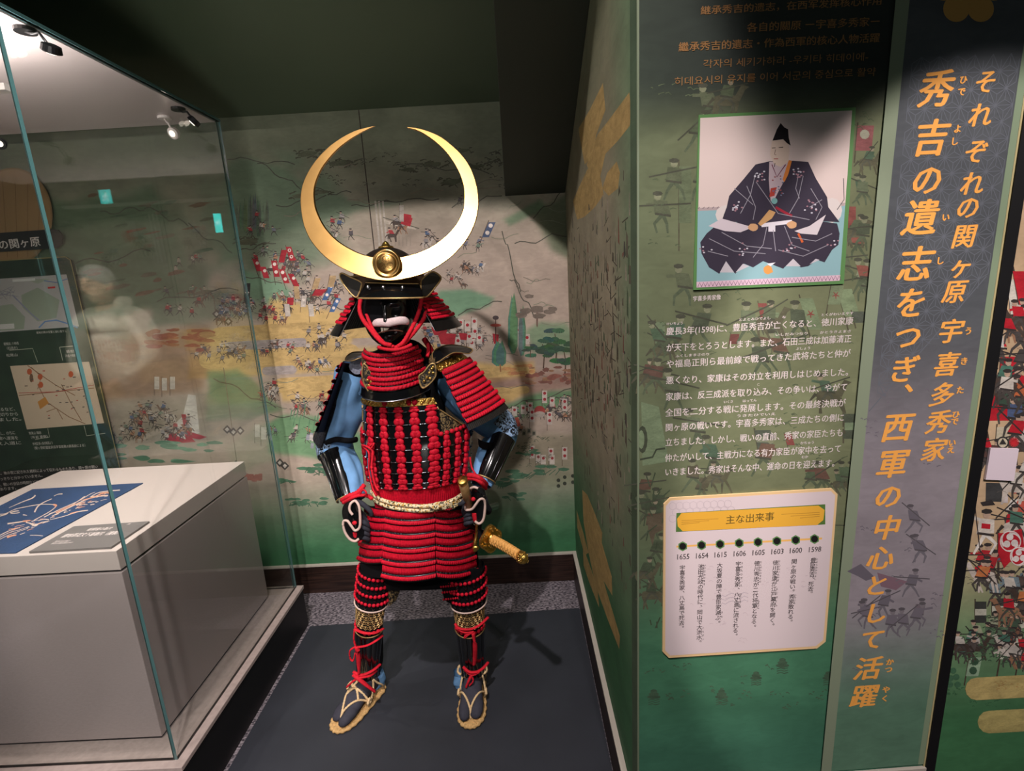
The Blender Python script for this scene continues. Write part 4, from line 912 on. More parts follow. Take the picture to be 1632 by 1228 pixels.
def tomoe(u, v, r_):
    pw.ell(u, v, r_, r_, (232, 224, 220), n=26); pw.ell(u, v, r_ * .9, r_ * .9, FR, n=26)
    for k in range(3):
        a = k * 2.094 + .4; cx, cy = u + r_ * .42 * math.cos(a), v + r_ * .42 * math.sin(a)
        pw.ell(cx, cy, r_ * .33, r_ * .33, (236, 228, 224), n=16)
        pts = [(u + r_ * (.72 + .03 * i) * math.cos(a + .25 * i), v + r_ * (.72 + .03 * i) * math.sin(a + .25 * i)) for i in range(7)]
        pw.line(pts, r_ * .26, (236, 228, 224), r_ * .03)
crowd(pw, 1610, 560, 24, 20, 5, 44, [(200, 196, 190), (70, 66, 66), FR]); crowd(pw, 1620, 640, 20, 26, 6, 50, [(60, 84, 70), (190, 100, 60), FR, (74, 92, 130)]); crowd(pw, 1610, 830, 30, 24, 6, 44, [FR, (74, 120, 104), (196, 84, 70), (220, 214, 206)])
crowd(pw, 1572, 900, 16, 16, 4, 40, [FR, (176, 40, 48), (90, 110, 130)]); crowd(pw, 1605, 930, 26, 16, 7, 36, [(196, 190, 180), (84, 70, 66), (110, 130, 140)]); crowd(pw, 1590, 1010, 36, 20, 16, 30, [(90, 116, 92), (70, 92, 76), (130, 90, 72), (160, 168, 140)])
crowd(pw, 1575, 720, 16, 20, 4, 36, [FR, (200, 196, 186), (84, 60, 56)])
for u, v, ru, rv, n_, k in ((1622, 520, 16, 16, 4, 40), (1600, 610, 18, 16, 4, 44), (1628, 690, 20, 20, 4, 46), (1625, 770, 14, 20, 3, 40), (1560, 925, 14, 12, 3, 38), (1628, 960, 20, 20, 5, 36), (1545, 1030, 16, 12, 5, 30), (1620, 1040, 24, 14, 7, 28), (1700, 560, 50, 60, 8, 46), (1720, 760, 60, 80, 12, 44), (1700, 950, 60, 60, 12, 38)):
    crowd(pw, u, v, ru, rv, n_, k, [FR, FR, (206, 200, 190), (84, 78, 76), (70, 118, 102), (200, 120, 70), (190, 184, 176)], .35)
pw.man(1570, 850, 54, (214, 206, 196), (226, 220, 212)); pw.rect(1571, 838, 14, 8, FR, .1); pw.line([(1553, 800), (1562, 880)], 1.6, (60, 50, 50)); pw.poly([(1562, 800), (1580, 796), (1586, 804), (1566, 806)], (46, 42, 44))
pw.poly([(1592, 850), (1628, 842), (1632, 870), (1600, 905), (1590, 880)], FR); tomoe(1610, 862, 17); tomoe(1624, 886, 15)
pw.ell(1598, 705, 10, 10, (50, 48, 48), n=18); pw.ell(1598, 705, 7.5, 7.5, (206, 196, 170), n=18); pw.poly([(1592, 708), (1598, 698), (1604, 708)], (50, 48, 48))
for t in range(14): pw.line([(1616, 704), (1616 + 8 * math.cos(t * .45), 704 + 8 * math.sin(t * .45))], 2, (190, 34, 44))
for u, v in ((1507, 1064), (1517, 1068), (1513, 1080), (1522, 1078), (1512, 1090), (1524, 1090)): pw.ell(u + 2, v, 5, 5, (64, 110, 80))
for i in range(14): pw.brush(random.uniform(1530, 1620), random.uniform(980, 1050), 18, (62, 90, 68), 6, 2, .5)
for i in range(8): pw.brush(random.uniform(1510, 1620), random.uniform(1090, 1130), 16, (56, 104, 70), 4, 2, .4)
pw.bar(1556, 1760, 1097, 36, (196, 176, 112)); pw.bar(1576, 1760, 1150, 36, (184, 170, 106))
for i in range(10): pw.brush(random.uniform(1580, 1640), 1090 + random.uniform(-5, 5), 10, (176, 140, 84), 3, 1.4, .4)
stuff(lab(pw.build('mural_figures', wall_far), 'large painted warriors, red flags and gold clouds'))
P_qr = Plane(P_front.o + P_front.n * .006, P_front.a, P_front.n)
qr = quad_board(P_qr, [(1571, 764), (1616, 766), (1624, 715), (1579, 714)], 'paper_card', mat('white_paper_card', (232, 216, 226), .6), .0045)
tag(qr, 'small blank white card mounted on the mural at the right edge', 'card')

# ---- ceiling: slopes up toward the front; steeper box under a stair on the right
def cz(y): return 2.262 + .35 * (DEP - y)
FE = 1.08
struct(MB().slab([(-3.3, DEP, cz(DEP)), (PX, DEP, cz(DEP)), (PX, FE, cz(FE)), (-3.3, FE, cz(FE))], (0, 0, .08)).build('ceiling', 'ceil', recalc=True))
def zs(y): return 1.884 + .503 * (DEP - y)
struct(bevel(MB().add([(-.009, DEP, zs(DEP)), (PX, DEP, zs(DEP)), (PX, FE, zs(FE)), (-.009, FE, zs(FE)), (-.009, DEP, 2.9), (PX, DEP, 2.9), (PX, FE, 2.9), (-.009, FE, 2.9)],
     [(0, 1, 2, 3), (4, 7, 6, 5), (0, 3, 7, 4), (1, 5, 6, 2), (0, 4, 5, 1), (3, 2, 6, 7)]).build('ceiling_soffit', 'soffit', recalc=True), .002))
# ================================================================== GLASS SHOW CASE
GX, GY0, GY1, GZ0, GZ1 = -1.062, 1.217, 2.060, .204, 2.168
XL = -2.62
case = thing('glass_showcase', (-1.84, 1.64, 0), 'large glass show case on a black base, standing left of the armour', 'display case')
t = .009
def pane(lo, hi, thin):
    m = MB().box(lo, hi)
    # faces: bottom top front right back left ; clear on the two big faces, green on the narrow ones
    big = {'x': (3, 5), 'y': (2, 4)}[thin]
    m.m = [0 if i in big else 1 for i in range(6)]
    return m.build('glass_pane', ['glass', 'glassedge'], case)
lab(pane((GX - t, GY0, GZ0), (GX, GY1, GZ1), 'x'), 'right side glass pane')
lab(pane((XL, GY0 - .001, GZ0), (GX - t - .002, GY0 + t - .001, GZ1), 'y'), 'front glass pane')
lab(pane((XL, GY1 - t, GZ0), (GX - t - .002, GY1, GZ1), 'y'), 'back glass pane')
lab(pane((XL, GY0 + t, GZ0), (XL + t, GY1 - t, GZ1), 'x'), 'left side glass pane')
MB().box((GX - t - .0019, GY0 - .001, GZ0), (GX - t - .0001, GY0 + t - .001, GZ1)).build('corner_joint', mat('dark_silicone', (44, 60, 58), .3), case)
MB().box((XL, GY0 - .002, GZ1), (GX + .002, GY1 + .001, GZ1 + .008)).build('top_edge', 'glassedge', case)
MB().box((XL, GY0 + .012, GZ1 - .004), (GX - t - .004, GY1 - t - .002, GZ1 + .006)).build('top_board', 'casemetal', case)
bevel(MB().box((XL - .03, GY0 - .026, GZ0 - .016), (GX + .028, GY1 + .012, GZ0)).build('deck', 'deck', case), .002)
MB().box((XL - .02, GY0 - .022, .001), (GX + .024, GY1 + .006, GZ0 - .022)).build('base', 'black', case)
MB().box((XL - .02, GY0 - .018, GZ0 - .022), (GX + .018, GY1 + .004, GZ0 - .016)).build('reveal', 'recess', case)
MB().box((XL + .25, 1.258, 2.020), (GX - .06, 1.282, 2.034)).build('uplight_channel', mat('uplight_channel_white', (235, 225, 220), .3), case)  # added channel just below the made-up uplight

# plinth inside
bl = onz(84, 755, .852)
pl_ = thing('display_plinth', (-1.7, 1.64, GZ0), 'pale grey box plinth with an overhanging top, inside the glass case', 'plinth')
BX, BY0, BY1 = -1.155, 1.287, 1.985
bevel(MB().box((bl.x, BY0, GZ0 + .012), (BX, BY1, .782)).build('body', 'case_side', pl_), .002)
MB().box((bl.x + .008, BY0 + .008, GZ0), (BX - .008, BY1 - .008, GZ0 + .012)).build('foot_reveal', 'recess', pl_)
MB().box((bl.x + .008, BY0 + .008, .782), (BX - .008, BY1 - .008, .79)).build('joint', 'recess', pl_)
bevel(MB().box((bl.x, BY0, .79), (BX, BY1, .85)).build('top_slab', mat('plinth_top', (196, 184, 178), .55), pl_), .0015)
# indigo textile lying on it
P_top = Plane((0, 0, .8535), (1, 0, 0), (0, 0, 1)); P_top.b = np.array([0, 1.0, 0])
def hp(pts, pl): return [pl.P(*pl.hit(*p)) for p in pts]
q = [P_top.hit(*p) for p in ((228, 769), (52, 779), (-120, 866), (-100, 884), (25, 880))]
cl = MB().slab([P_top.P(x, y) for x, y in q], (0, 0, -.003)).build('textile_panel', mat('indigo_cloth', (36, 62, 98), .85, noise=.12, nscale=30, bump=.3, bscale=500), recalc=True)
tag(cl, 'indigo blue cloth with pale brushed plant motifs, lying flat on the plinth', 'textile')
pt = Print(P_top, h0=.0003)
CR, PK = (204, 184, 170), (206, 146, 116)
def curve_pts0(P, n):
    P = [Vector(p) for p in P]; out = []
    for i in range(len(P) - 1):
        p0 = P[max(0, i - 1)]; p1 = P[i]; p2 = P[i + 1]; p3 = P[min(len(P) - 1, i + 2)]
        for j in range(n):
            t_ = j / n; out.append(.5 * ((2 * p1) + (p2 - p0) * t_ + (2 * p0 - 5 * p1 + 4 * p2 - p3) * t_ * t_ + (3 * p1 - p0 - 3 * p2 + p3) * t_ ** 3))
    return out + [P[-1]]
def cr(pts, w, w2, col):
    P_ = curve_pts0([(x / 6.277, 730 + y / 6.277, 0) for x, y in pts], 4); pt.line([(p[0], p[1]) for p in P_], w * .8, col, w2 * .8)
for pts, w, w2, c in (([(90, 495), (170, 460), (240, 430), (320, 400), (355, 370)], .8, 2.6, CR), ([(345, 540), (380, 480), (440, 440), (520, 405)], 3, 1.2, CR), ([(540, 378), (580, 360), (625, 356)], .8, 2.2, CR),
        ([(0, 560), (60, 552), (150, 510), (260, 485), (400, 462), (520, 462), (560, 478), (530, 510), (470, 550), (340, 620)], 1.2, 1.4, CR), ([(535, 465), (566, 470), (548, 490)], 3.6, 2, PK),
        ([(440, 590), (600, 510), (780, 430), (900, 360), (950, 340)], 1.6, .8, CR), ([(520, 580), (700, 490), (900, 400), (1080, 370)], 1.6, 2, CR), ([(560, 545), (720, 470), (850, 440)], 2.4, 1, PK), ([(830, 420), (960, 380), (1020, 350), (1090, 345)], 1.6, 3, PK),
        ([(900, 390), (1000, 340), (1200, 318)], 1, 2.2, CR), ([(720, 470), (850, 380)], .8, 1.6, CR), ([(500, 615), (640, 580), (780, 535), (880, 520)], .8, 2, CR), ([(700, 555), (780, 530)], 2, 1, PK),
        ([(75, 655), (180, 640), (270, 625)], 3, 1.4, CR), ([(230, 630), (300, 622)], 3, 2, PK), ([(260, 640), (360, 660), (420, 640), (495, 628)], 2.2, 1, CR), ([(380, 625), (440, 610), (490, 615)], 1.2, 2, CR), ([(300, 650), (350, 675), (380, 660)], 3, 2, CR),
        ([(0, 770), (80, 730), (160, 700), (200, 696)], 1.6, 1.2, CR), ([(0, 790), (100, 740), (200, 715), (290, 680)], 1.2, .8, CR), ([(70, 790), (120, 775), (165, 768)], 4, 1.6, PK), ([(0, 810), (60, 780), (150, 745), (280, 700)], 1.2, .8, CR), ([(200, 762), (250, 745)], 1.4, 1, CR),
        ([(300, 770), (360, 770), (430, 776)], .8, 1.2, CR), ([(0, 578), (60, 560), (80, 548)], 2, 1.6, CR), ([(100, 545), (150, 530), (190, 525)], 2.4, 1.6, CR), ([(110, 552), (170, 548), (200, 540)], 1.6, 1, CR), ([(230, 565), (270, 570)], 2, 1.2, CR),
        ([(765, 495), (800, 492)], 1.6, 1, CR), ([(840, 462), (876, 462)], 1.6, 1, CR), ([(905, 465), (945, 458)], 2, 1.4, CR), ([(640, 540), (670, 536)], 1, .8, CR)):
    cr(pts, w, w2, c)
for i in range(60):
    f = random.random(); x, y = lerp(60, 1150, f) + random.uniform(-60, 60), lerp(740, 350, f) + random.uniform(-40, 40); a = random.uniform(10, 34)
    if 60 < x < 1100: cr([(x, y), (x + a, y - a * .35), (x + a * 2, y - a * .5)], random.uniform(.8, 2.0), .6, random.choice((CR, CR, PK)))
stuff(pt.build('brushed_motif', cl))
P_cap = Plane((0, 0, .8565), (1, 0, 0), (0, 0, 1)); P_cap.b = np.array([0, 1.0, 0])
q = [P_cap.hit(*p) for p in ((118, 838), (238, 830), (177, 871), (46, 878.5))]
cp = MB().slab([P_cap.P(x, y) for x, y in q], (0, 0, -.006)).build('caption_plate', mat('grey_caption_board', (112, 108, 106), .6), recalc=True)
tag(cp, 'grey caption plate with small white lettering, on the plinth beside the blue cloth', 'label')
mb = MB()
def hl(t, p0, p1, h, b=.02): hline(mb, P_cap, t, p0, p1, h, bold=b, hh=.0004)
hl('裾模様の断片', (140, 843.5), (179, 841.5), 3.6); hl('縹地草花文下着断片（複製）', (101, 853.5), (190, 848.5), 4.6, .03); hl('江戸時代', (203, 835), (208, 834.6), 2)
hl('岡山県に伝わる小袖より', (88, 862.5), (112, 861.5), 2); hl('草花の文様を染めたもの', (82, 866), (116, 864), 2)
mb.build('lettering', 'text_white', cp)

# small lamps on bent stems under the case top
def stem_lamp(b, mid, h, col, label, face):
    B = onz(b[0], b[1], GZ1 - .006); dpt = B.y
    Mi = ony(mid[0], mid[1], dpt - .01); Hd = ony(h[0], h[1], dpt - .02)
    th = thing('case_spotlight', tuple(B), label, 'lamp')
    MB().tube([B + Vector((0, 0, .002)), B - Vector((0, 0, .006))], .022, 16).build('base', col, th, smooth=False)
    MB().tube([B - Vector((0, 0, .004)), (B + Mi) / 2 - Vector((0, 0, .006)), Mi, Hd], .0032, 8).build('stem', col, th, smooth=True)
    d = Vv(face).normalized()
    MB().tube([Hd - d * .010, Hd - d * .008, Hd + d * .006, Hd + d * .008], [.012, .018, .020, .017], 20, up=(0, 1, .3)).build('head', col, th)
    MB().tube([Hd + d * .0081, Hd + d * .010], .010, 14, up=(0, 1, .3)).build('lens', mat('lamp_lens', (250, 240, 225), .3, emit=((255, 240, 220), 3.0)), th)
BK = mat('black_lamp_metal', (16, 16, 18), .35); WL = mat('white_lamp_metal', (214, 206, 202), .4)
stem_lamp((40, 47), (62, 52), (82, 78), BK, 'black stem lamp under the case top, the one nearest the front corner', (-.5, .3, -1))
stem_lamp((284, 173), (298, 178), (309, 193), BK, 'dark headed stem lamp at the back right corner of the case top', (-.9, -.2, -.8))
stem_lamp((262, 187), (268, 196), (277, 212), WL, 'white headed stem lamp at the back of the case, beside the dark one', (-.25, -1, -.5))
stem_lamp((-22, 200), (-10, 205), (0, 228), BK, 'stem lamp cut by the left edge of the photo', (.5, -1, -.5))

# ---- information board on the back wall, seen through the case
P_inf = Plane((0, DEP - .022, 0), (1, 0, 0), (0, -1, 0))
q = [P_inf.hit(*p) for p in ((-160, 425), (104, 409), (112, 414), (204, 800), (-160, 830))]
ib = MB().slab([P_inf.P(x, y) for x, y in q], (0, .008, 0)).build('information_board', mat('dark_green_board', (44, 62, 46), .6, noise=.25, nscale=12), recalc=True)
tag(ib, 'dark green board with maps and white text behind the glass case', 'information board')
pi = Print(P_inf, h0=.0002)
pi.line([(-160, 425), (104, 409), (112, 414), (204, 800)], 1.4, (156, 140, 92))
pi.poly([(-120, 452), (106, 437), (126, 520), (-100, 536)], (188, 182, 182))
pi.poly([(34, 470), (60, 458), (95, 478), (90, 506), (60, 512), (36, 490)], (160, 168, 152)); pi.poly([(-20, 490), (20, 484), (40, 505), (38, 524), (-20, 528)], (160, 168, 152)); pi.poly([(40, 445), (80, 444), (60, 452)], (170, 174, 160))
pi.line([(62, 522), (72, 512), (90, 510), (110, 516), (124, 522)], 2.2, (110, 140, 190)); pi.line([(20, 470), (50, 500), (62, 510)], 2, (150, 150, 175)); pi.line([(70, 447), (90, 450), (108, 444)], 1.4, (110, 130, 180)); pi.rect(38, 446, 36, 4, (230, 226, 226), -.06); pi.rect(82, 458, 12, 3, (200, 60, 60), -.06)
for i in range(14): pi.line([(random.uniform(-5, 30), random.uniform(455, 480)), (random.uniform(-5, 30), random.uniform(455, 480))], .8, (150, 146, 160))
pi.rect(10, 520, 26, 8, (222, 216, 216), -.06)
pi.poly([(16, 583), (142, 576), (166, 674), (43, 684)], (214, 190, 168))
for pts in ([(44, 582), (75, 604), (90, 614), (120, 630)], [(60, 612), (74, 640), (110, 664), (136, 675)], [(30, 630), (80, 625), (150, 618)], [(50, 585), (66, 600), (60, 620)], [(98, 612), (112, 640), (130, 670)], [(74, 656), (90, 650), (100, 668)]): pi.line(pts, 1.2, (150, 110, 80))
pi.line([(30, 626), (90, 624), (150, 613)], .9, (180, 50, 50))
for u, v in ((64, 600), (65, 613), (47, 592), (113, 596)): pi.ell(u, v, 4, 5, (196, 96, 60))
pi.poly([(60, 640), (72, 632), (78, 642), (64, 652)], (204, 140, 70)); pi.ell(50, 602, 3, 7, (120, 90, 70))
for i in range(30): pi.rect(random.uniform(34, 145), random.uniform(590, 668), random.uniform(2, 5), 1.4, random.choice([(110, 90, 80), (180, 60, 50), (90, 80, 80)]), -.05)
for pts in ([(15, 558), (52, 555), (60, 577)], [(95, 553), (118, 551)], [(95, 553), (100, 574)], [(76, 682), (79, 696), (56, 700)], [(134, 678), (138, 694), (168, 690)]): pi.line(pts, .8, (200, 196, 180))
stuff(pi.build('board_print', ib))
mb = MB()
hline(mb, P_inf, '開戦前 八時頃', (6, 548), (30, 546.5), 5); hline(mb, P_inf, '（石田方）', (8, 555), (28, 554), 5); hline(mb, P_inf, '松尾山', (10, 566), (28, 565), 5)
hline(mb, P_inf, '東軍の動き', (106, 560), (118, 559), 5); hline(mb, P_inf, '（午前十時頃）', (102, 567), (122, 566), 5); hline(mb, P_inf, '各地の陣の位置と進む道すじ', (58, 530), (106, 527), 4)
for i, v in enumerate((652, 660, 668, 690, 698, 706)): hline(mb, P_inf, ('まれるなど、', 'ろ裏切りから', 'りました。', 'いて残し、のちに', '、呂宋へ渡海を', '備え入道に')[i], (-14, v + 1), (24 + (i % 3) * 5, v - 1), 6, bold=.01)
hline(mb, P_inf, '笹尾山 陣跡', (46, 690), (66, 689), 5); hline(mb, P_inf, '（午前 東側）', (46, 697), (76, 695), 5); hline(mb, P_inf, '参考図 関ヶ原合戦図より', (52, 707), (84, 705), 5); hline(mb, P_inf, '（関ヶ原町歴史民俗学習館蔵の屏風絵による）', (52, 714), (136, 709), 5)
mb.build('lettering', 'text_white', ib)
P_in2 = Plane((0, DEP - .028, 0), (1, 0, 0), (0, -1, 0))
q = [P_in2.hit(*p) for p in ((-160, 382), (-160, 412), (90, 395), (98, 389), (99, 374), (92, 366), (84, 365))]
hd = MB().slab([P_in2.P(x, y) for x, y in q], (0, .006, 0)).build('title_plaque', mat('black_plaque', (34, 30, 30), .6), recalc=True)
tag(hd, 'black plaque with large white characters above the maps behind the case', 'sign')
mb = MB(); hline(mb, P_in2, '宇喜多秀家の関ヶ原', (-86, 398), (64, 384), 16, bold=.02, hh=.0006); mb.build('lettering', 'text_white', hd)
q = [P_in2.hit(*p) for p in ((-160, 762), (164, 740), (172, 748), (180, 800), (-160, 830))]
lb = MB().slab([P_in2.P(x, y) for x, y in q], (0, .003, 0)).build('text_plaque', mat('black_plaque_text', (36, 36, 34), .6), recalc=True)
tag(lb, 'black plaque with lines of white text just above the plinth, behind the case', 'sign')
mb = MB()
hline(mb, P_in2, '合戦の様子は、後の世に記された資料によって伝わるものもあり、関ヶ原の戦い', (-30, 756), (156, 743), 5.5, bold=.015, hh=.0006)
hline(mb, P_in2, 'には、はっきりと分かっていません。', (-22, 765), (68, 757), 5.5, bold=.015, hh=.0006); hline(mb, P_in2, 'また、戦いの当日の時刻などは', (-10, 773), (62, 767), 5.5, bold=.015, hh=.0006); hline(mb, P_in2, 'とする説もあります。', (-30, 782), (26, 777), 5.5, bold=.015, hh=.0006)
mb.build('lettering', 'text_white', lb)
P_in3 = Plane((0, DEP - .0125, 0), (1, 0, 0), (0, -1, 0))
pd = Print(P_in3, h0=.0002)
pd.ell(20, 345, 64, 78, (150, 118, 82), n=36); pd.ell(20, 345, 61, 75, (164, 130, 92), n=36)
for i in range(6): pd.line([(14 - 50 + i * 20, 280 + i * 3), (20 - 40 + i * 16, 410)], 1, (140, 108, 76))
lab(stuff(pd.build('painted_disc', wall_back)), 'large tan disc painted on the mural behind the case')
# ================================================================== THE ARMOUR ON ITS FIGURE
def q3(u, v, y): return ony(u, v, y)
def proj(p):
    w = np.array(p) - EYE; A = np.stack([DX, DY, -DD]); q = w @ A; return CU + FPX * q[0] / q[2], CV + FPX * q[1] / q[2]
arm = thing('samurai_armor', (-.36, 1.62, .0075), 'red laced black armour on a standing figure, hands on hips, huge gold crescent on helmet', 'suit of armour')
LM = ['red', 'lacquer_soft', 'silver']
def lame(fn, ncord, out=.0, rows=((0, .46, 'c'), (.46, .60, 'd'), (.60, .88, 'r'), (.88, 1.0, 'd')), mbx=None, red=0, blk=1, dots=True, amp=.0022, flare=.004):
    """one laced plate row. fn(u,v)->point. vertical cords, a dotted joint, a twisted edge cord and a dark edge."""
    mb = mbx or MB(); nu = ncord * 4; e = 1e-3
    def nrm(u, v):
        a = fn(min(1, u + e), v) - fn(max(0, u - e), v); b = fn(u, min(1, v + e)) - fn(u, max(0, v - e)); n = a.cross(b)
        n.normalize()
        return n
    vs = []; lines = []
    for (v0, v1, k) in rows:
        for j in ((0, .5, 1) if k == 'c' else (0, 1) if k == 'd' else (0, .22, .5, .78, 1)): lines.append((v0 + (v1 - v0) * j, k, j))
    for v, k, j in lines:
        for i in range(nu + 1):
            u = i / nu; n = nrm(u, v); p = fn(u, v)
            if k == 'c': d = out + amp * (.1 + .9 * abs(math.sin(math.pi * ncord * u))) + flare * v * .3
            elif k == 'd': d = out - .0012 + flare * v * .3
            else: d = out + flare * v + amp * 2.1 * math.sin(math.pi * (.12 + .76 * j)) * (.40 + .60 * abs(math.sin(math.pi * (ncord * .75 * u + .6 * j))))
            vs.append(p + n * d * SGN)
    fs, mm = [], []
    for r in range(len(lines) - 1):
        k0, k1 = lines[r][1], lines[r + 1][1]
        m = blk if 'd' in (k0 if lines[r][0] != lines[r + 1][0] else k1,) and k0 == 'd' and k1 == 'd' else red
        if k0 != k1: m = blk
        for i in range(nu):
            a = r * (nu + 1) + i; f = (a, a + 1, a + nu + 2, a + nu + 1)
            fs.append(f if SGN > 0 else f[::-1]); mm.append(m)
    mb.add(vs, fs, mm)
    if dots:
        for i in range(0, ncord, 2):
            u = (i + .5) / ncord; v = (rows[1][0] + rows[1][1]) / 2; mb.ball(fn(u, v) + nrm(u, v) * (out + .0015) * SGN, .0017, 5, 3, 2)
    return mb
SGN = 1.0
def quadfn(TL, TR, BR, BL, bulge=0.0, bn=None):
    TL, TR, BR, BL = map(Vv, (TL, TR, BR, BL)); n = (TR - TL).cross(BL - TL).normalized()
    if bn: n = Vv(bn).normalized()
    def f(u, v):
        p = (TL * (1 - u) + TR * u) * (1 - v) + (BL * (1 - u) + BR * u) * v
        return p + n * (bulge * 4 * u * (1 - u))
    return f
def sub(fn, v0, v1, u0=0, u1=1): return lambda u, v: fn(u0 + (u1 - u0) * u, v0 + (v1 - v0) * v)
def interp(tab, z):
    if z <= tab[0][0]: return tab[0][1:]
    for a, b in zip(tab, tab[1:]):
        if z <= b[0]:
            t = (z - a[0]) / (b[0] - a[0]); t2 = t
            return [x + (y - x) * t2 for x, y in zip(a[1:], b[1:])]
    return tab[-1][1:]
def curve_pts(pts, n=6, closed=False):
    """Catmull-Rom through points"""
    P = [Vv(p) for p in pts]; k = len(P); out = []
    for i in range(k if closed else k - 1):
        p0 = P[(i - 1) % k] if (closed or i > 0) else P[i]; p1 = P[i]; p2 = P[(i + 1) % k]; p3 = P[(i + 2) % k] if (closed or i < k - 2) else p2
        for j in range(n):
            t = j / n; out.append(.5 * ((2 * p1) + (p2 - p0) * t + (2 * p0 - 5 * p1 + 4 * p2 - p3) * t * t + (3 * p1 - p0 - 3 * p2 + p3) * t ** 3))
    if not closed: out.append(P[-1])
    return out
def pxpath(pts, n=5, closed=False): return curve_pts([q3(*p) for p in pts], n, closed)
def cord(name, pts, r, m, parent, n=6, k=7, twist=.5, closed=False, lump=.12):
    P = pxpath(pts, n, closed); rr = [r * (1 + lump * (i % 2)) for i in range(len(P))]
    return MB().tube(P, rr, k, twist=twist, closed=closed).build(name, m, parent, smooth=True)

# ---- dark body of the figure: one continuous surface
def skin(name, pts, edges, rad, m, parent, sub_=2, root=0):
    base = Vector((0, 0, 0)); p_ = parent
    while p_ is not None: base += p_.location; p_ = p_.parent
    me = bpy.data.meshes.new(name); me.from_pydata([tuple(Vv(p) - base) for p in pts], edges, [])
    o = bpy.data.objects.new(name, me); C.objects.link(o)
    sk = o.modifiers.new('skin', 'SKIN'); sk.use_smooth_shade = True
    lay = me.skin_vertices[0] if me.skin_vertices else None
    if lay is None:
        bm = bmesh.new(); bm.from_mesh(me); bm.verts.layers.skin.verify(); bm.to_mesh(me); bm.free(); lay = me.skin_vertices[0]
    for i, r in enumerate(rad):
        lay.data[i].radius = r if isinstance(r, (tuple, list)) else (r, r)
    lay.data[root].use_root = True
    ss = o.modifiers.new('sub', 'SUBSURF'); ss.levels = sub_; ss.render_levels = sub_
    bpy.context.view_layer.update()
    nm = bpy.data.meshes.new_from_object(o.evaluated_get(bpy.context.evaluated_depsgraph_get()))
    nm.name = name; nm.materials.clear(); nm.materials.append(MT[m] if isinstance(m, str) else m)
    o.modifiers.clear(); o.data = nm
    nm.polygons.foreach_set('use_smooth', [True] * len(nm.polygons))
    if parent is not None: o.parent = parent
    return o
SHL, ELL, WRL = q3(569, 588, 1.64), q3(531, 712, 1.70), q3(565, 797, 1.585)
SHR, ELR, WRR = q3(712, 590, 1.64), q3(797, 688, 1.69), q3(766, 772, 1.56)
KNL, ANL = q3(590, 978, 1.64), Vector((-.606, 1.655, .10))
KNR, ANR = q3(750, 976, 1.64), Vector((-.226, 1.665, .10))
HC = Vector((-.362, 1.64, .74))
skin('figure_body', [HC, (-.35, 1.64, .95), (-.345, 1.64, 1.15), (-.37, 1.63, 1.27), (-.378, 1.60, 1.36), SHL, ELL, WRL, SHR, ELR, WRR,
     (-.46, 1.65, .68), q3(603, 930, 1.66), KNL, ANL, (-.26, 1.65, .68), q3(738, 930, 1.66), KNR, ANR],
     [(0, 1), (1, 2), (2, 3), (3, 4), (3, 5), (5, 6), (6, 7), (3, 8), (8, 9), (9, 10), (0, 11), (11, 12), (12, 13), (13, 14), (0, 15), (15, 16), (16, 17), (17, 18)],
     [.10, .10, .12, .085, .055, .05, .036, .024, .05, .036, .024, .075, .062, .048, .036, .075, .062, .048, .036], 'blackcloth', arm)

# ---- cuirass
TT = [(.76, -.364, .146, .112, 1.63), (.80, -.362, .150, .116, 1.63), (.86, -.356, .160, .122, 1.63), (.95, -.348, .172, .130, 1.63), (1.05, -.342, .178, .134, 1.63), (1.17, -.340, .170, .124, 1.63), (1.25, -.362, .135, .100, 1.62), (1.33, -.378, .085, .075, 1.61)]
def torso(ph, z, off=0.0):
    cx, a, b, cy = interp(TT, z); s_, c_ = math.sin(ph), math.cos(ph)
    e = .86
    sx = math.copysign(abs(s_) ** e, s_); cxx = math.copysign(abs(c_) ** e, c_)
    return Vector((cx + (a + off) * sx, cy - (b + off) * cxx, z))
def phi_px(u, z, lo=-100, hi=110):
    return min((abs(proj(torso(R(d), z, .004))[0] - u), R(d)) for d in np.arange(lo, hi, .5))[1]
cu_ = MB()
cu_.grid(lambda u, v: torso(R(-180 + 360 * u), .79 + .25 * v, -.004), 60, 8, 0, True)
cuir = cu_.build('cuirass', 'lacquer_soft', arm, smooth=True); lab(cuir, 'black laced cuirass')
zr = [q3(645, y, 1.505).z for y in (647, 656, 676, 696, 715.5, 735, 753, 770, 779)]
colz = [phi_px(u, 1.06) for u in (591.5, 613, 638, 663, 691)]
side = [phi_px(u, .98) for u in (711.5, 729, 742)]
lside = [phi_px(u, .93, -120) for u in (585, 579)]
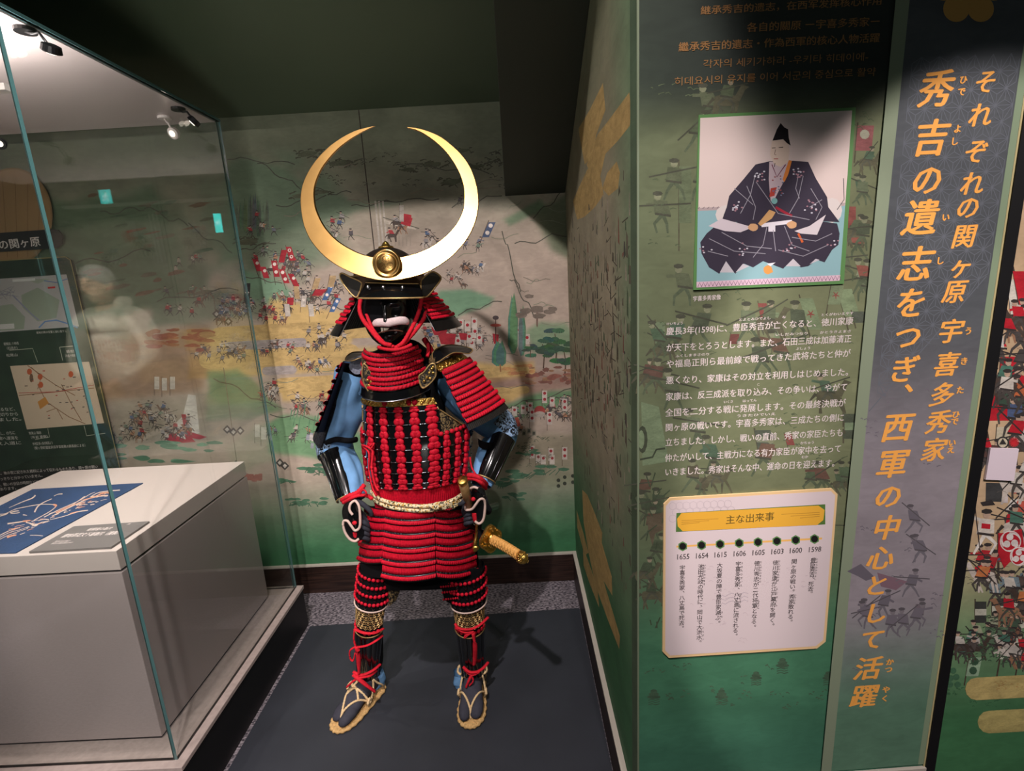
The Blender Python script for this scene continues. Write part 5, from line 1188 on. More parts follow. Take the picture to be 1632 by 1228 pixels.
for r_ in range(8):
    z1, z0 = zr[r_], zr[r_ + 1]; top = r_ < 3
    p0, p1 = (R(-66), colz[4] + R(9)) if top else (R(-112), R(116))
    mb = MB()
    mb.grid(lambda u, v: torso(p0 + (p1 - p0) * u, z1 + (z0 - z1) * v, .001 + .0035 * v), 44, 3, 0)
    mb.grid(lambda u, v: torso(p0 + (p1 - p0) * u, z0, .0045 - .004 * v), 44, 1, 0)
    n = 26 if top else 44
    for i in range(n + 1):
        ph = p0 + (p1 - p0) * i / n
        mb.ball(torso(ph, z0 + .001, .005), (.0036, .0030, .0019), 6, 4, 1 if i % 2 else 0)
    mb.tube([torso(p0 + (p1 - p0) * i / 60, z0 + .0005, .0052) for i in range(61)], .0009, 5, 1)
    mb.build('lame', ['lacquer', 'silver'], cuir, smooth=True)
    mk = MB(); cl_ = colz + ([] if top else side + lside)
    for ci, ph in enumerate(cl_):
        P_ = torso(ph, (z0 + z1) / 2, 0); nn = (torso(ph, z0, .02) - torso(ph, z0, 0)).normalized(); tt = Vector((0, 0, 1)).cross(nn).normalized() if True else None
        h = z1 - z0; wk = 1.25 if ci == 4 else (1.1 if ci == 0 else 1.0)
        if ci > 4: wk = .82
        wk *= 1.16
        mk.ball(torso(ph, z1 - h * .28, .006), (.0118 * wk, .0070, h * .30), 9, 6, 0, X=tt, Y=nn)
        for sgn in (-1, 1):
            mk.ball(torso(ph, z1 - h * .76, .0065) + tt * (.0062 * wk * sgn), (.0088 * wk, .0068, h * .30), 8, 6, 0, X=tt, Y=nn)
            mk.ball(torso(ph, z1 - h * .62, .0065) + tt * (.0045 * wk * sgn), (.0080 * wk, .0068, h * .22), 8, 5, 0, X=tt, Y=nn)
    stuff(mk.build('lace_knots', 'red', cuir, smooth=True))
# horizontal cord rows round the armhole and the solid laced band at the waist
mk = MB()
for ph in np.linspace(colz[4] + R(8), R(108), 13):
    nn = (torso(ph, 1.03, .02) - torso(ph, 1.03, 0)).normalized(); tt = Vector((0, 0, 1)).cross(nn).normalized(); mk.ball(torso(ph, zr[3] + .002 + .012 * math.sin((ph - colz[4]) * .9), .007), (.0085, .006, .0075), 8, 6, X=tt, Y=nn)
for ph in np.linspace(R(-66), R(-110), 7):
    nn = (torso(ph, 1.03, .02) - torso(ph, 1.03, 0)).normalized(); tt = Vector((0, 0, 1)).cross(nn).normalized(); mk.ball(torso(ph, zr[3] + .004, .007), (.011, .006, .008), 8, 6, X=tt, Y=nn)
stuff(mk.build('edge_knots', 'red', cuir, smooth=True))
lame(lambda u, v: torso(R(-112) + R(228) * u, zr[8] + (.792 - zr[8]) * v, .002), 76, rows=((0, .97, 'c'), (.97, .985, 'd'), (.985, .99, 'r'), (.99, 1., 'd')), dots=False, amp=.003).build('waist_lacing', LM, cuir, smooth=True)
# brocade sides and chest
mb = MB(); mb.grid(lambda u, v: torso(colz[4] + R(8) + (R(110) - colz[4] - R(8)) * u, zr[3] + (1.155 - .10 * math.sin(min(1, u * 1.15) * 1.5) - zr[3]) * v, .001), 16, 6)
mb.grid(lambda u, v: torso(R(-112) + R(46) * u, zr[3] + (1.10 - zr[3]) * v, .001), 8, 4)
mb.grid(lambda u, v: torso(R(-70) + (colz[4] + R(70)) * u, zr[0] + (1.285 - zr[0]) * v, -.002), 26, 8)
mb.build('brocade_covering', 'brocade', cuir, smooth=True)
e1 = [torso(colz[4] + R(7), 1.162, .004)] + [torso(colz[4] + R(8) + (R(104) - colz[4] - R(8)) * u, 1.155 - .10 * math.sin(min(1, u * 1.15) * 1.5), .004) for u in np.linspace(0, 1, 14)]
MB().tube(e1, .0022, 6).build('armhole_rim', 'golddull', cuir, smooth=True)
e2 = [torso(R(-68), z, .004) for z in np.linspace(zr[3], 1.165, 8)] ; MB().tube(e2, .0022, 6).build('armhole_rim', 'golddull', cuir, smooth=True)
mb = MB(); mb.grid(lambda u, v: torso(R(-66) + (colz[4] + R(73)) * u, zr[0] + .021 * v, .005), 40, 2)
for i in range(46):
    ph = R(-65) + (colz[4] + R(71)) * i / 45; mb.ball(torso(ph, zr[0] + .011 + .005 * math.sin(i * 2.1), .0065), (.0042, .003, .0055), 6, 4)
mb.build('gold_fitting', 'gold', cuir, smooth=True)
mk = MB()
for u in (616, 655, 664):
    ph = phi_px(u, 1.16); mk.ball(torso(ph, zr[0] + .012, .009), (.0085, .006, .010), 8, 6)
stuff(mk.build('edge_knots', 'red', cuir, smooth=True))

# ---- belt: two braided cords with a knot
belt = MB()
def beltp(dv): return pxpath([(592, 786 + dv, 1.585), (600, 795 + dv, 1.54), (618, 803 + dv, 1.497), (645, 808 + dv, 1.474), (672, 810 + dv, 1.468), (700, 807 + dv, 1.474), (722, 800 + dv, 1.50), (738, 790 + dv, 1.555)], 7)
for k, dv in enumerate((-3.5, 3.5)):
    P_ = beltp(dv); belt.tube(P_, [(.0066 * (1 + .10 * (i % 2)), .0072) for i in range(len(P_))], 8, twist=.5)
for i in range(4):
    belt.tube(pxpath([(684, 804 + i, 1.462), (696 + i * 2, 810 - i * 3, 1.452), (708, 801 + i * 3, 1.455), (722, 808 - i * 4, 1.475), (734, 797 + i * 2, 1.50)], 5), .0052, 8, twist=.5)
belt.build('belt_cord', 'braid', arm, smooth=True)

# ---- skirt of laced plates
def skirt(TL, TR, BR, BL, bulge, n, rows, label):
    f = quadfn(TL, TR, BR, BL, bulge, (0, -1, 0)); top = MB()
    top.grid(lambda u, v: f(u, v) + Vector((0, .006, 0)), 10, 4); pn = top.build('skirt_panel', 'blackcloth', arm, smooth=True); lab(pn, label)
    for r_ in range(rows):
        v0, v1 = r_ / rows, (r_ + 1) / rows + .004
        global SGN
        SGN = -1.0
        lame(sub(f, v0, v1), n, out=.0015).build('lame', LM, pn, smooth=True)
    SGN = 1.0
    return pn
def test_sgn(): pass
skirt(q3(582, 803, 1.60), q3(617, 812, 1.492), q3(612, 897, 1.465), q3(571, 893, 1.60), .012, 14, 4, 'laced skirt panel over the hip at the left of the photo')
skirt(q3(614, 811, 1.492), q3(692, 812, 1.490), q3(694, 921, 1.445), q3(609, 921, 1.452), .020, 34, 5, 'central laced skirt panel')
skirt(q3(693, 812, 1.490), q3(747, 806, 1.60), q3(761, 912, 1.60), q3(695, 920, 1.448), .022, 26, 5, 'laced skirt panel on the sword side')
MB().grid(lambda u, v: quadfn(q3(580, 806, 1.60), q3(750, 806, 1.60), q3(768, 925, 1.62), q3(574, 915, 1.62), -.0)(u, v), 4, 4).build('under_skirt', 'blackcloth', arm)
MB().grid(lambda u, v: quadfn(q3(573, 897, 1.57), q3(614, 900, 1.49), q3(616, 922, 1.49), q3(577, 918, 1.57))(u, v), 4, 2).build('under_skirt', 'blackcloth', arm)
MB().grid(lambda u, v: quadfn(q3(612, 915, 1.50), q3(764, 905, 1.56), q3(770, 932, 1.57), q3(616, 940, 1.53), .012, (0, -1, 0))(u, v), 10, 3).build('under_skirt', 'blackcloth', arm, smooth=True)

# ---- bib of throat plates
TB = [(1.195, -.386, .108, .118, 1.575), (1.235, -.386, .102, .112, 1.572), (1.30, -.384, .092, .10, 1.565), (1.345, -.383, .082, .092, 1.56)]
def bib(ph, z, off=0.0):
    cx, a, b, cy = interp(TB, z); return Vector((cx + (a + off) * math.sin(ph), cy - (b + off) * math.cos(ph), z + .012 * abs(math.sin(ph)) ** 2))
SGN = -1.0
mb = MB(); mb.grid(lambda u, v: bib(R(-84 + 168 * u), 1.2 + .14 * v, -.004), 30, 6); bibo = mb.build('throat_guard', 'lacquer_soft', arm, smooth=True)
for i in range(4):
    za, zb = 1.343 - i * .0285, 1.343 - (i + 1) * .0285
    lame(lambda u, v: bib(R(-82 + 164 * u), za + (zb - za) * v), 34, rows=((0, .38, 'c'), (.38, .48, 'd'), (.48, .90, 'r'), (.90, 1.0, 'd')), amp=.0024).build('lame', LM, bibo, smooth=True)
mb = MB(); mb.grid(lambda u, v: bib(R(-80 + 160 * u), 1.228 - .026 * v, .005 + .003 * v), 40, 3)
mb.build('bottom_plate', 'lacquer', bibo, smooth=True)
mb = MB(); P_ = [bib(R(d), 1.202, .009) for d in range(-80, 81, 4)]; mb.tube(P_, .0016, 6)
mb.build('bottom_rim', 'silver', bibo, smooth=True)
SGN = 1.0

# ---- shoulder strap shields, shoulder flaps
def outlined(name, pts, y, m, edge, er, parent, th=.004, n=4, tilt=None, label=None):
    P_ = [q3(*(p if len(p) == 3 else (p[0], p[1], y))) for p in pts]
    P2 = curve_pts(P_, n, True)
    mb = MB(); mb.slab(P2, (0, th, 0)); o = mb.build(name, m, parent, recalc=True)
    if edge: MB().tube([p + Vector((0, -.001, 0)) for p in P2], er, 6, closed=True).build('rim', edge, o, smooth=True)
    if label: lab(o, label)
    return o
g1 = outlined('strap_shield', [(668, 599), (676, 592), (686, 580), (693.5, 581), (695, 597), (687, 609), (675, 618), (670, 612)], 1.462, 'brocade', 'golddull', .0024, arm)
g2 = outlined('strap_shield', [(580, 579), (577.5, 601), (584, 618), (591, 626), (595, 618), (594.6, 600)], 1.48, 'brocade', 'golddull', .0024, arm)
for g_, us in ((g1, [(688, 588), (684, 594), (690, 594), (680, 601), (685, 603), (676, 607), (690, 585)]), (g2, [(586, 606), (588, 614), (591, 608)])):
    mb = MB()
    for u, v in us: mb.ball(q3(u, v, (1.458 if g_ is g1 else 1.476)), (.0048, .002, .0048), 7, 4)
    mb.build('gold_flower', 'gold', g_, smooth=True)
MB().tube(curve_pts([q3(690, 560, 1.60), q3(689, 574, 1.53), q3(690, 584, 1.47)], 6), (.014, .004), 8, up=(0, -1, 0)).build('shoulder_strap', 'brocade', arm, smooth=True)
MB().tube(curve_pts([q3(580, 560, 1.62), q3(579, 572, 1.54), q3(581, 582, 1.485)], 6), (.012, .004), 8, up=(0, -1, 0)).build('shoulder_strap', 'brocade', arm, smooth=True)
MB().tube(curve_pts([q3(676, 540, 1.62), q3(684, 552, 1.6), q3(689, 562, 1.58)], 5), .009, 8).build('shoulder_lace', 'redcord', arm, smooth=True)
MB().tube(curve_pts([q3(681, 546, 1.58), q3(683, 556, 1.57), q3(681, 568, 1.55)], 5), .006, 8).build('shoulder_lace', 'redcord', arm, smooth=True)
outlined('shoulder_flap', [(689, 563, 1.56), (700, 553, 1.60), (716, 549, 1.66), (736, 551, 1.68), (753, 556, 1.66), (748, 563, 1.62), (735, 562, 1.58), (722, 562, 1.54), (708, 570, 1.52), (694, 578, 1.50)], 0, 'lacquer_soft', 'golddull', .0018, arm, th=.006, n=3)
outlined('shoulder_flap', [(550, 573, 1.62), (556, 564, 1.66), (568, 560, 1.68), (585, 562, 1.66), (590, 566, 1.60), (574, 570, 1.56), (560, 575, 1.56)], 0, 'lacquer_soft', 'golddull', .0016, arm, th=.006, n=3)
outlined('shoulder_pad', [(556, 584, 1.59), (564, 570, 1.59), (578, 568, 1.59), (584, 578, 1.59), (580, 592, 1.575), (566, 596, 1.575)], 0, mat('grey_pad_cloth', (112, 116, 130), .8, noise=.3, nscale=120, bump=.8, bscale=300), None, 0, arm, th=.02, n=3)

# ---- large shoulder guards
def sode(f, n, rows, sg, label, total=.90):
    global SGN
    SGN = sg
    mb = MB(); mb.grid(lambda u, v: f(u, v), 8, 8); o = mb.build('shoulder_guard', 'navy', arm, smooth=True); lab(o, label)
    for i in range(rows):
        lame(sub(f, i * total / rows, (i + 1) * total / rows + .004), n, out=.004, amp=.003, flare=.006, rows=((0, .46, 'c'), (.46, .55, 'd'), (.55, .91, 'r'), (.91, 1.0, 'd'))).build('lame', LM, o, smooth=True)
    mb = MB(); mb.grid(lambda u, v: f(u, total + (1 - total) * v) + Vector((0, 0, 0)), 1, 1); 
    e = 1e-3; nn = (f(.5 + e, .5) - f(.5 - e, .5)).cross(f(.5, .5 + e) - f(.5, .5 - e)).normalized() * sg
    k = MB(); nb = 26
    k.grid(lambda u, v: f(u, total + (1.0 - total) * v) + nn * (.006 + .0012 * abs(math.sin(u * nb * math.pi))), nb * 2, 2)
    k.build('bottom_plate', mat('grey_black_lacquer_plate', (34, 32, 30), .35, noise=.2, nscale=60), o)
    SGN = 1.0
    return o
fR = quadfn(q3(702, 590, 1.515), q3(747, 569, 1.645), q3(809, 651, 1.625), q3(747, 686, 1.475), .016, (.35, -1, .1))
so = sode(fR, 26, 5, -1.0, 'red laced guard hanging from the shoulder on the sword side')
cb = MB(); fc = quadfn(q3(693, 583, 1.51), q3(735, 562, 1.64), q3(748, 571, 1.645), q3(703, 593, 1.512), .012, (.35, -1, .3))
cb.grid(lambda u, v: fc(u, v) + Vector((0, -.006, .002)), 20, 3)
for i in range(40): cb.ball(fc(random.random(), random.uniform(.15, .85)) + Vector((0, -.008, .002)), (.004, .0025, .004), 6, 4)
cb.build('gold_cap', 'gold', so, smooth=True)
MB().tube(curve_pts([fc(0, 0), fc(.3, -.05), fc(.7, -.1), fc(1, 0)], 6), .0035, 6).build('cap_rim', 'lacquer', so, smooth=True)
fL = quadfn(q3(547, 578, 1.52), q3(564, 580, 1.68), q3(528, 686, 1.70), q3(505, 690, 1.50), .006, (-1, 0, 0))
sode(fL, 22, 6, 1.0, 'dark lined shoulder guard seen from inside at the left of the photo', .92)

# ---- sleeves
def sleeve(path, rad, m, name, parent, folds=.10, n=28, seg=7, seed=1):
    P_ = curve_pts(path, seg); k = len(P_); mb = MB(); rs = random.Random(seed)
    ph = [rs.uniform(0, 6.28) for _ in range(6)]
    rr = []
    for i in range(k):
        t = i / (k - 1) * (len(rad) - 1); a = int(min(t, len(rad) - 2)); rr.append(rad[a] + (rad[a + 1] - rad[a]) * (t - a))
    vs = []
    for i, p in enumerate(P_):
        t = (P_[min(k - 1, i + 1)] - P_[max(0, i - 1)]).normalized(); sd = t.cross(Vector((0, 1, 0))).normalized(); u = sd.cross(t)
        for j in range(n):
            a = 2 * math.pi * j / n
            f = 1 + folds * (math.sin(5 * a + i * .10 + ph[0]) * .42 + abs(math.sin(4 * a - i * .16 + ph[1])) * .4 + math.sin(i * .62 + 3 * a + ph[2]) * .22)
            vs.append(p + sd * math.cos(a) * rr[i] * f + u * math.sin(a) * rr[i] * f)
    fs = [(i * n + j, i * n + (j + 1) % n, (i + 1) * n + (j + 1) % n, (i + 1) * n + j) for i in range(k - 1) for j in range(n)]
    mb.add(vs, fs); return mb.build(name, m, parent, smooth=True)
slL = sleeve([SHL, q3(553, 650, 1.66), ELL + Vector((.008, 0, .012)), q3(552, 748, 1.65), WRL], [.058, .060, .054, .047, .032], 'blue', 'sleeve', arm, .20, n=40, seg=12, seed=3)
slR = sleeve([SHR, q3(742, 640, 1.66), ELR, q3(778, 735, 1.62), WRR], [.058, .056, .052, .045, .032], 'blue', 'sleeve', arm, .20, n=40, seg=12, seed=5)
# mail and splints on the upper sleeve
def armor_strip(path, w, m, name, parent, out=(0, -1, 0), thick=.004, n=8, bulge=.6, wrap=None):
    P_ = curve_pts(path, 6); mb = MB(); o_ = Vv(out); k = len(P_)
    def f(u, v):
        i = min(k - 1, v * (k - 1)); a = int(min(i, k - 2)); p = P_[a].lerp(P_[a + 1], i - a)
        t = (P_[min(k - 1, a + 1)] - P_[max(0, a)]).normalized(); nrm_ = (o_ - t * o_.dot(t)).normalized(); sd = t.cross(nrm_)
        ww = w[0] + (w[1] - w[0]) * v; an = (u - .5) * (wrap or 2.4)
        return p + sd * math.sin(an) * ww + nrm_ * math.cos(an) * ww
    mb.grid(f, 14, k * 2); mb.grid(lambda u, v: f(1 - u, v) * 1.0 - Vv(out).normalized() * thick, 14, k * 2)
    return mb.build(name, m, parent, smooth=True), f
armor_strip([q3(560, 600, 1.64), q3(543, 655, 1.66), q3(527, 702, 1.69)], (.050, .060), 'mail', 'mail_panel', slL, (-.75, -.62, 0), wrap=1.2)
armor_strip([q3(535, 690, 1.69), ELL, q3(533, 724, 1.685)], (.060, .056), 'lacemail', 'elbow_mail', slL, (-.7, -.7, 0), wrap=1.6)
armor_strip([q3(783, 664, 1.68), q3(798, 678, 1.69), q3(801, 694, 1.685)], (.055, .056), 'lacemail', 'elbow_mail', slR, (.7, -.5, 0.3), wrap=1.7)
armor_strip([q3(775, 700, 1.60), q3(772, 712, 1.60)], (.03, .02), 'blackcloth', 'elbow_cord', slR, (0, -1, 0), wrap=2.6)
MB().tube(curve_pts([q3(519, 705, 1.64), q3(535, 700, 1.62), q3(556, 702, 1.63), q3(568, 700, 1.68)], 5), (.007, .010), 8).build('elbow_band', 'blackcloth', slL, smooth=True)
fgL, fL2 = armor_strip([q3(534, 722, 1.68), q3(545, 758, 1.63), q3(555, 794, 1.585)], (.052, .038), 'lacquer', 'forearm_guard', slL, (-.45, -.9, .1), wrap=2.3)
fgR, fR2 = armor_strip([q3(799, 698, 1.67), q3(784, 735, 1.61), q3(772, 764, 1.57)], (.050, .038), 'lacquer', 'forearm_guard', slR, (.35, -.95, .1), wrap=2.3)
for f_, fg in ((fL2, fgL), (fR2, fgR)):
    for u in (.25, .5, .75): MB().tube([f_(u, v) + Vector((0, -.0015, 0)) for v in np.linspace(.04, .96, 12)], .0016, 5).build('splint_ridge', 'lacquer', fg, smooth=True)
    MB().tube([f_(u, .99) for u in np.linspace(0, 1, 10)], .0025, 6).build('rim', 'golddull', fg, smooth=True)
# red wrist cords
cord('wrist_cord', [(545, 797, 1.55), (556, 790, 1.53), (570, 784, 1.54), (581, 772, 1.56)], .0075, 'redcord', slL)
cord('wrist_cord', [(547, 801, 1.54), (560, 793, 1.525), (574, 789, 1.53), (586, 790, 1.53), (592, 794, 1.50)], .006, 'redcord', slL)
cord('wrist_cord', [(573, 788, 1.53), (579, 780, 1.52), (584, 786, 1.51), (577, 790, 1.52)], .003, 'redcord', slL, closed=True)
cord('side_cord', [(577, 709, 1.54), (586, 712, 1.51), (594, 720, 1.505), (592, 745, 1.50), (597, 770, 1.50), (603, 782, 1.49)], .0035, 'redcord', cuir)
cord('side_cord', [(580, 713, 1.53), (588, 722, 1.51), (588, 750, 1.51), (594, 778, 1.50), (600, 790, 1.49)], .0028, 'redcord', cuir)
cord('side_cord', [(588, 712, 1.51), (596, 706, 1.50), (592, 714, 1.50)], .0025, 'redcord', cuir)
cord('wrist_cord', [(746, 757, 1.53), (757, 758, 1.51), (768, 764, 1.515), (775, 772, 1.54)], .008, 'redcord', slR)
cord('wrist_cord', [(746, 762, 1.53), (758, 763, 1.51), (768, 770, 1.51), (774, 778, 1.54)], .007, 'redcord', slR)
cord('wrist_cord', [(749, 728, 1.56), (752, 745, 1.55), (760, 758, 1.53)], .003, 'redcord', slR)

# ---- hands: gloved fists resting on the hips, back plates with leather edging
def hand(wr, d, n, k, label, thumb_dir=None):
    d = Vv(d).normalized(); n = Vv(n); n = (n - d * n.dot(d)).normalized(); s_ = d.cross(n).normalized()
    if thumb_dir is not None and s_.dot(Vv(thumb_dir)) < 0: s_ = -s_
    pts = [wr, wr + d * .045]; rad = [(.024, .018), (.032, .018)]; ed = [(0, 1)]
    for i in range(4):
        off = (.5 - i / 3) * .062; b = wr + d * (.083 - .006 * abs(i - 1.3)) + s_ * off + n * .002
        L_ = [.036, .026, .020]; L_ = [x * (1, 1.08, 1.02, .84)[i] for x in L_]; ang = R(48); p = b; idx = len(pts)
        pts.append(p); rad.append(.0098); ed.append((1, idx))
        for j, l in enumerate(L_):
            dirv = (d * math.cos(ang) - n * math.sin(ang)); p = p + dirv * l; pts.append(p); rad.append((.0092, .0086, .0076)[j]); ed.append((idx + j, idx + j + 1)); ang += R((62, 48, 0)[j])
    tb = wr + d * .022 + s_ * .028; i0 = len(pts)
    pts += [tb, tb + d * .026 + s_ * .020 - n * .008, tb + d * .052 + s_ * .026 - n * .018, tb + d * .070 + s_ * .020 - n * .026]; rad += [.013, .0115, .0100, .0085]
    ed += [(1, i0), (i0, i0 + 1), (i0 + 1, i0 + 2), (i0 + 2, i0 + 3)]
    o = skin('hand', pts, ed, rad, 'darkcloth', arm, 2); return lab(o, label)
hL = hand(WRL + Vector((0, -.01, -.012)), (-.05, -.10, -1), (-.55, -.83, 0), 1, 'gloved hand on the hip at the left of the photo', (1, 0, 0))
hR = hand(WRR + Vector((0, -.01, -.012)), (-.05, -.10, -1), (.35, -.93, 0), 1, 'gloved hand on the hip on the sword side', (-1, 0, 0))
def bplate(cen, w, h, parent, rot=0):
    mb = MB(); c_ = Vv(cen)
    mb.grid(lambda u, v: c_ + Vector(((u - .5) * 2 * w * math.sqrt(max(0, 1 - (2 * v - 1) ** 2 * .55)), -.012 * (1 - (2 * u - 1) ** 2) * (1 - (2 * v - 1) ** 2 * .7), (.5 - v) * 2 * h)), 12, 10)
    return mb.build('hand_plate', 'lacquer', parent, smooth=True)
outlined('hand_guard', [(549, 803, 1.515), (560, 797, 1.502), (568, 799, 1.498), (573, 808, 1.492), (575, 826, 1.488), (573, 839, 1.486), (566, 844, 1.485), (560, 837, 1.485), (554, 829, 1.488), (547, 827, 1.50), (545, 814, 1.512)], 0, 'lacquer', None, 0, hL, th=.006, n=3)
outlined('hand_guard', [(548, 834, 1.494), (552, 833, 1.49), (560, 840, 1.487), (566, 847, 1.487), (574, 842, 1.49), (580, 848, 1.495), (577, 858, 1.497), (566, 861, 1.493), (557, 857, 1.493), (550, 848, 1.493)], 0, 'lacquer_soft', None, 0, hL, th=.006, n=3)
outlined('hand_guard', [(747, 783, 1.495), (754, 777, 1.485), (764, 776, 1.485), (773, 782, 1.488), (775, 795, 1.480), (770, 794, 1.475), (763, 795, 1.472), (757, 803, 1.472), (752, 810, 1.474), (744, 811, 1.482), (743, 805, 1.484), (747, 795, 1.49)], 0, 'lacquer', None, 0, hR, th=.006, n=3)
outlined('hand_guard', [(744, 815, 1.482), (752, 813, 1.478), (758, 806, 1.474), (764, 799, 1.472), (770, 798, 1.474), (772, 806, 1.478), (771, 820, 1.479), (768, 829, 1.479), (762, 832, 1.479), (755, 826, 1.481), (748, 822, 1.483)], 0, 'lacquer_soft', None, 0, hR, th=.006, n=3)
MB().tube(pxpath([(566, 800, 1.53), (574, 801, 1.52), (582, 806, 1.515), (590, 814, 1.515), (592, 820, 1.52)], 5), [.010 - .00016 * i for i in range(21)], 10).build('thumb', 'darkcloth', hL, smooth=True)
for k in range(4):
    MB().tube(pxpath([(572, 828 + k * 9, 1.515), (580, 832 + k * 8, 1.505), (587, 838 + k * 7, 1.515), (586, 844 + k * 6, 1.53)], 5), [.0092 - .0002 * i for i in range(16)], 10).build('finger', 'darkcloth', hL, smooth=True)
    MB().tube(pxpath([(756, 808 + k * 7, 1.50), (748, 811 + k * 7, 1.485), (742, 816 + k * 6, 1.495), (743, 822 + k * 5, 1.51)], 5), [.0090 - .0002 * i for i in range(16)], 10).build('finger', 'darkcloth', hR, smooth=True)
MB().tube(pxpath([(751, 784, 1.50), (744, 792, 1.475), (738, 800, 1.46), (733, 803, 1.465)], 5), [.0095 - .00018 * i for i in range(16)], 10).build('thumb', 'darkcloth', hR, smooth=True)
for pth, par in (([(566, 797, 1.50), (572, 806, 1.49), (574, 826, 1.485), (573, 840, 1.483), (566, 845, 1.482), (560, 838, 1.482), (554, 830, 1.485), (548, 830, 1.49), (547, 838, 1.49), (551, 850, 1.49), (558, 859, 1.49), (566, 862, 1.49), (572, 858, 1.495)], hL),
                 ([(566, 797, 1.50), (559, 802, 1.49), (557, 812, 1.485), (562, 820, 1.482)], hL),
                 ([(748, 800, 1.48), (742, 806, 1.475), (743, 812, 1.475), (752, 811, 1.468), (758, 804, 1.465), (764, 796, 1.465), (770, 795, 1.47), (773, 802, 1.475), (772, 820, 1.475), (769, 830, 1.475), (763, 834, 1.475), (757, 830, 1.478)], hR),
                 ([(746, 782, 1.50), (748, 792, 1.485), (747, 800, 1.48)], hR), ([(750, 778, 1.49), (756, 776, 1.48), (762, 778, 1.475)], hR)):
    MB().tube(pxpath(pth, 6), .0042, 8).build('leather_edging', 'leather', par, smooth=True)
for u, v, y, p_ in ((565, 833, 1.478, hL), (754, 795, 1.466, hR)): MB().ball(q3(u, v, y), (.008, .006, .007), 10, 7).build('red_tassel_knot', 'redcord', p_, smooth=True)
MB().tube(pxpath([(566, 846, 1.50), (568, 856, 1.505), (575, 862, 1.51)], 5), .010, 8).build('red_lining', 'redcord', hL, smooth=True)
MB().tube(pxpath([(756, 816, 1.482), (757, 824, 1.485), (759, 830, 1.49)], 5), .009, 8).build('red_lining', 'redcord', hR, smooth=True)

# ---- mask and head
FC = Vector((-.386, 1.566, 1.452)); fy = R(-9)
def face(th, z, k=1.0):
    """th: angle from the front, z: height from the centre"""
    h = z / .105; w = math.sqrt(max(.02, 1 - min(.999, abs(h)) ** 2.6))
    jaw = 1 - .28 * max(0, -h - .1) ** 1.3
    a, b = .079 * w * jaw, .098 * w * (1 - .06 * max(0, -h))
    x, y = a * math.sin(th), b * math.cos(th)
    g = lambda cx, cz, sx, sz: math.exp(-((x - cx) / sx) ** 2 - ((z - cz) / sz) ** 2)
    fr = max(0, math.cos(th))
    d = .024 * g(0, -.014, .014, .014) + .018 * g(0, .010, .0125, .030) + .008 * (g(-.015, -.018, .008, .008) + g(.015, -.018, .008, .008))
    d += .010 * (g(-.03, .036, .02, .008) + g(.03, .036, .02, .008)) - .013 * (g(-.03, .018, .016, .010) + g(.03, .018, .016, .010)) + .005 * (g(-.03, .017, .010, .005) + g(.03, .017, .010, .005))
    d += .009 * (g(-.042, -.008, .015, .016) + g(.042, -.008, .015, .016)) - .016 * g(0, -.047, .022, .0075) + .007 * g(0, -.058, .02, .005)
    d += .020 * g(0, -.080, .024, .017)
    p = Vector((x, -(y + d * fr), z))
    c_, s_ = math.cos(fy), math.sin(fy)
    return FC + Vector((p.x * c_ + p.y * s_ * -1 * -1 * 1.0 if False else p.x * c_ - p.y * s_ * -1, -p.x * s_ * -1 * -1 + p.y * c_ if False else p.y * c_ + p.x * s_, p.z))
mb = MB(); mb.grid(lambda u, v: face(R(-180 + 360 * u), -.104 + .208 * v), 96, 64, 0, True)
mask = mb.build('face_mask', mat('black_mask_lacquer', (14, 14, 16), .24, coat=.5), arm, smooth=True, recalc=True); lab(mask, 'glossy black face mask')
MB().tube(pxpath([(596, 516, 1.475), (600, 513, 1.46), (610, 513, 1.452), (619, 513.5, 1.446), (626, 512, 1.449), (638, 510, 1.456), (646, 510.5, 1.466), (650, 513, 1.478)], 4), [(.006, .009)] + [(.0075, .0125)] * 26 + [(.0075, .012)] * 0 + [(.006, .009)] * 2, 10).build('moustache', 'white', mask, smooth=True) if False else None
mp_ = pxpath([(596, 516, 1.472), (601, 514, 1.458), (610, 513.5, 1.450), (619, 514, 1.445), (626, 512.5, 1.448), (638, 510.5, 1.454), (646, 511, 1.464), (650, 513, 1.475)], 4)
MB().tube(mp_, [(.0055 + .002 * math.sin(math.pi * i / (len(mp_) - 1)), .0085 + .0035 * min(1, 6 * i / len(mp_), 6 * (len(mp_) - 1 - i) / len(mp_))) for i in range(len(mp_))], 10).build('moustache', 'white', mask, smooth=True)
MB().tube(pxpath([(603, 531, 1.470), (610, 528.5, 1.462), (620, 526.5, 1.456), (632, 526, 1.458), (642, 528, 1.468)], 5), .0022, 6).build('lip', mat('brown_lip', (92, 58, 44), .4), mask, smooth=True)
for pts in ([(606.5, 522), (610.5, 522), (610.2, 530), (608.5, 530)], [(611.5, 522), (620, 522.5), (616, 527), (612, 529.5)]):
    MB().slab([q3(u, v, 1.462) for u, v in pts], (0, .006, 0)).build('tooth', 'tooth', mask, recalc=True)
MB().ball(FC + Vector((.0, -.02, .0)), (.07, .085, .1), 16, 12).build('head_core', 'blackcloth', arm, smooth=True)
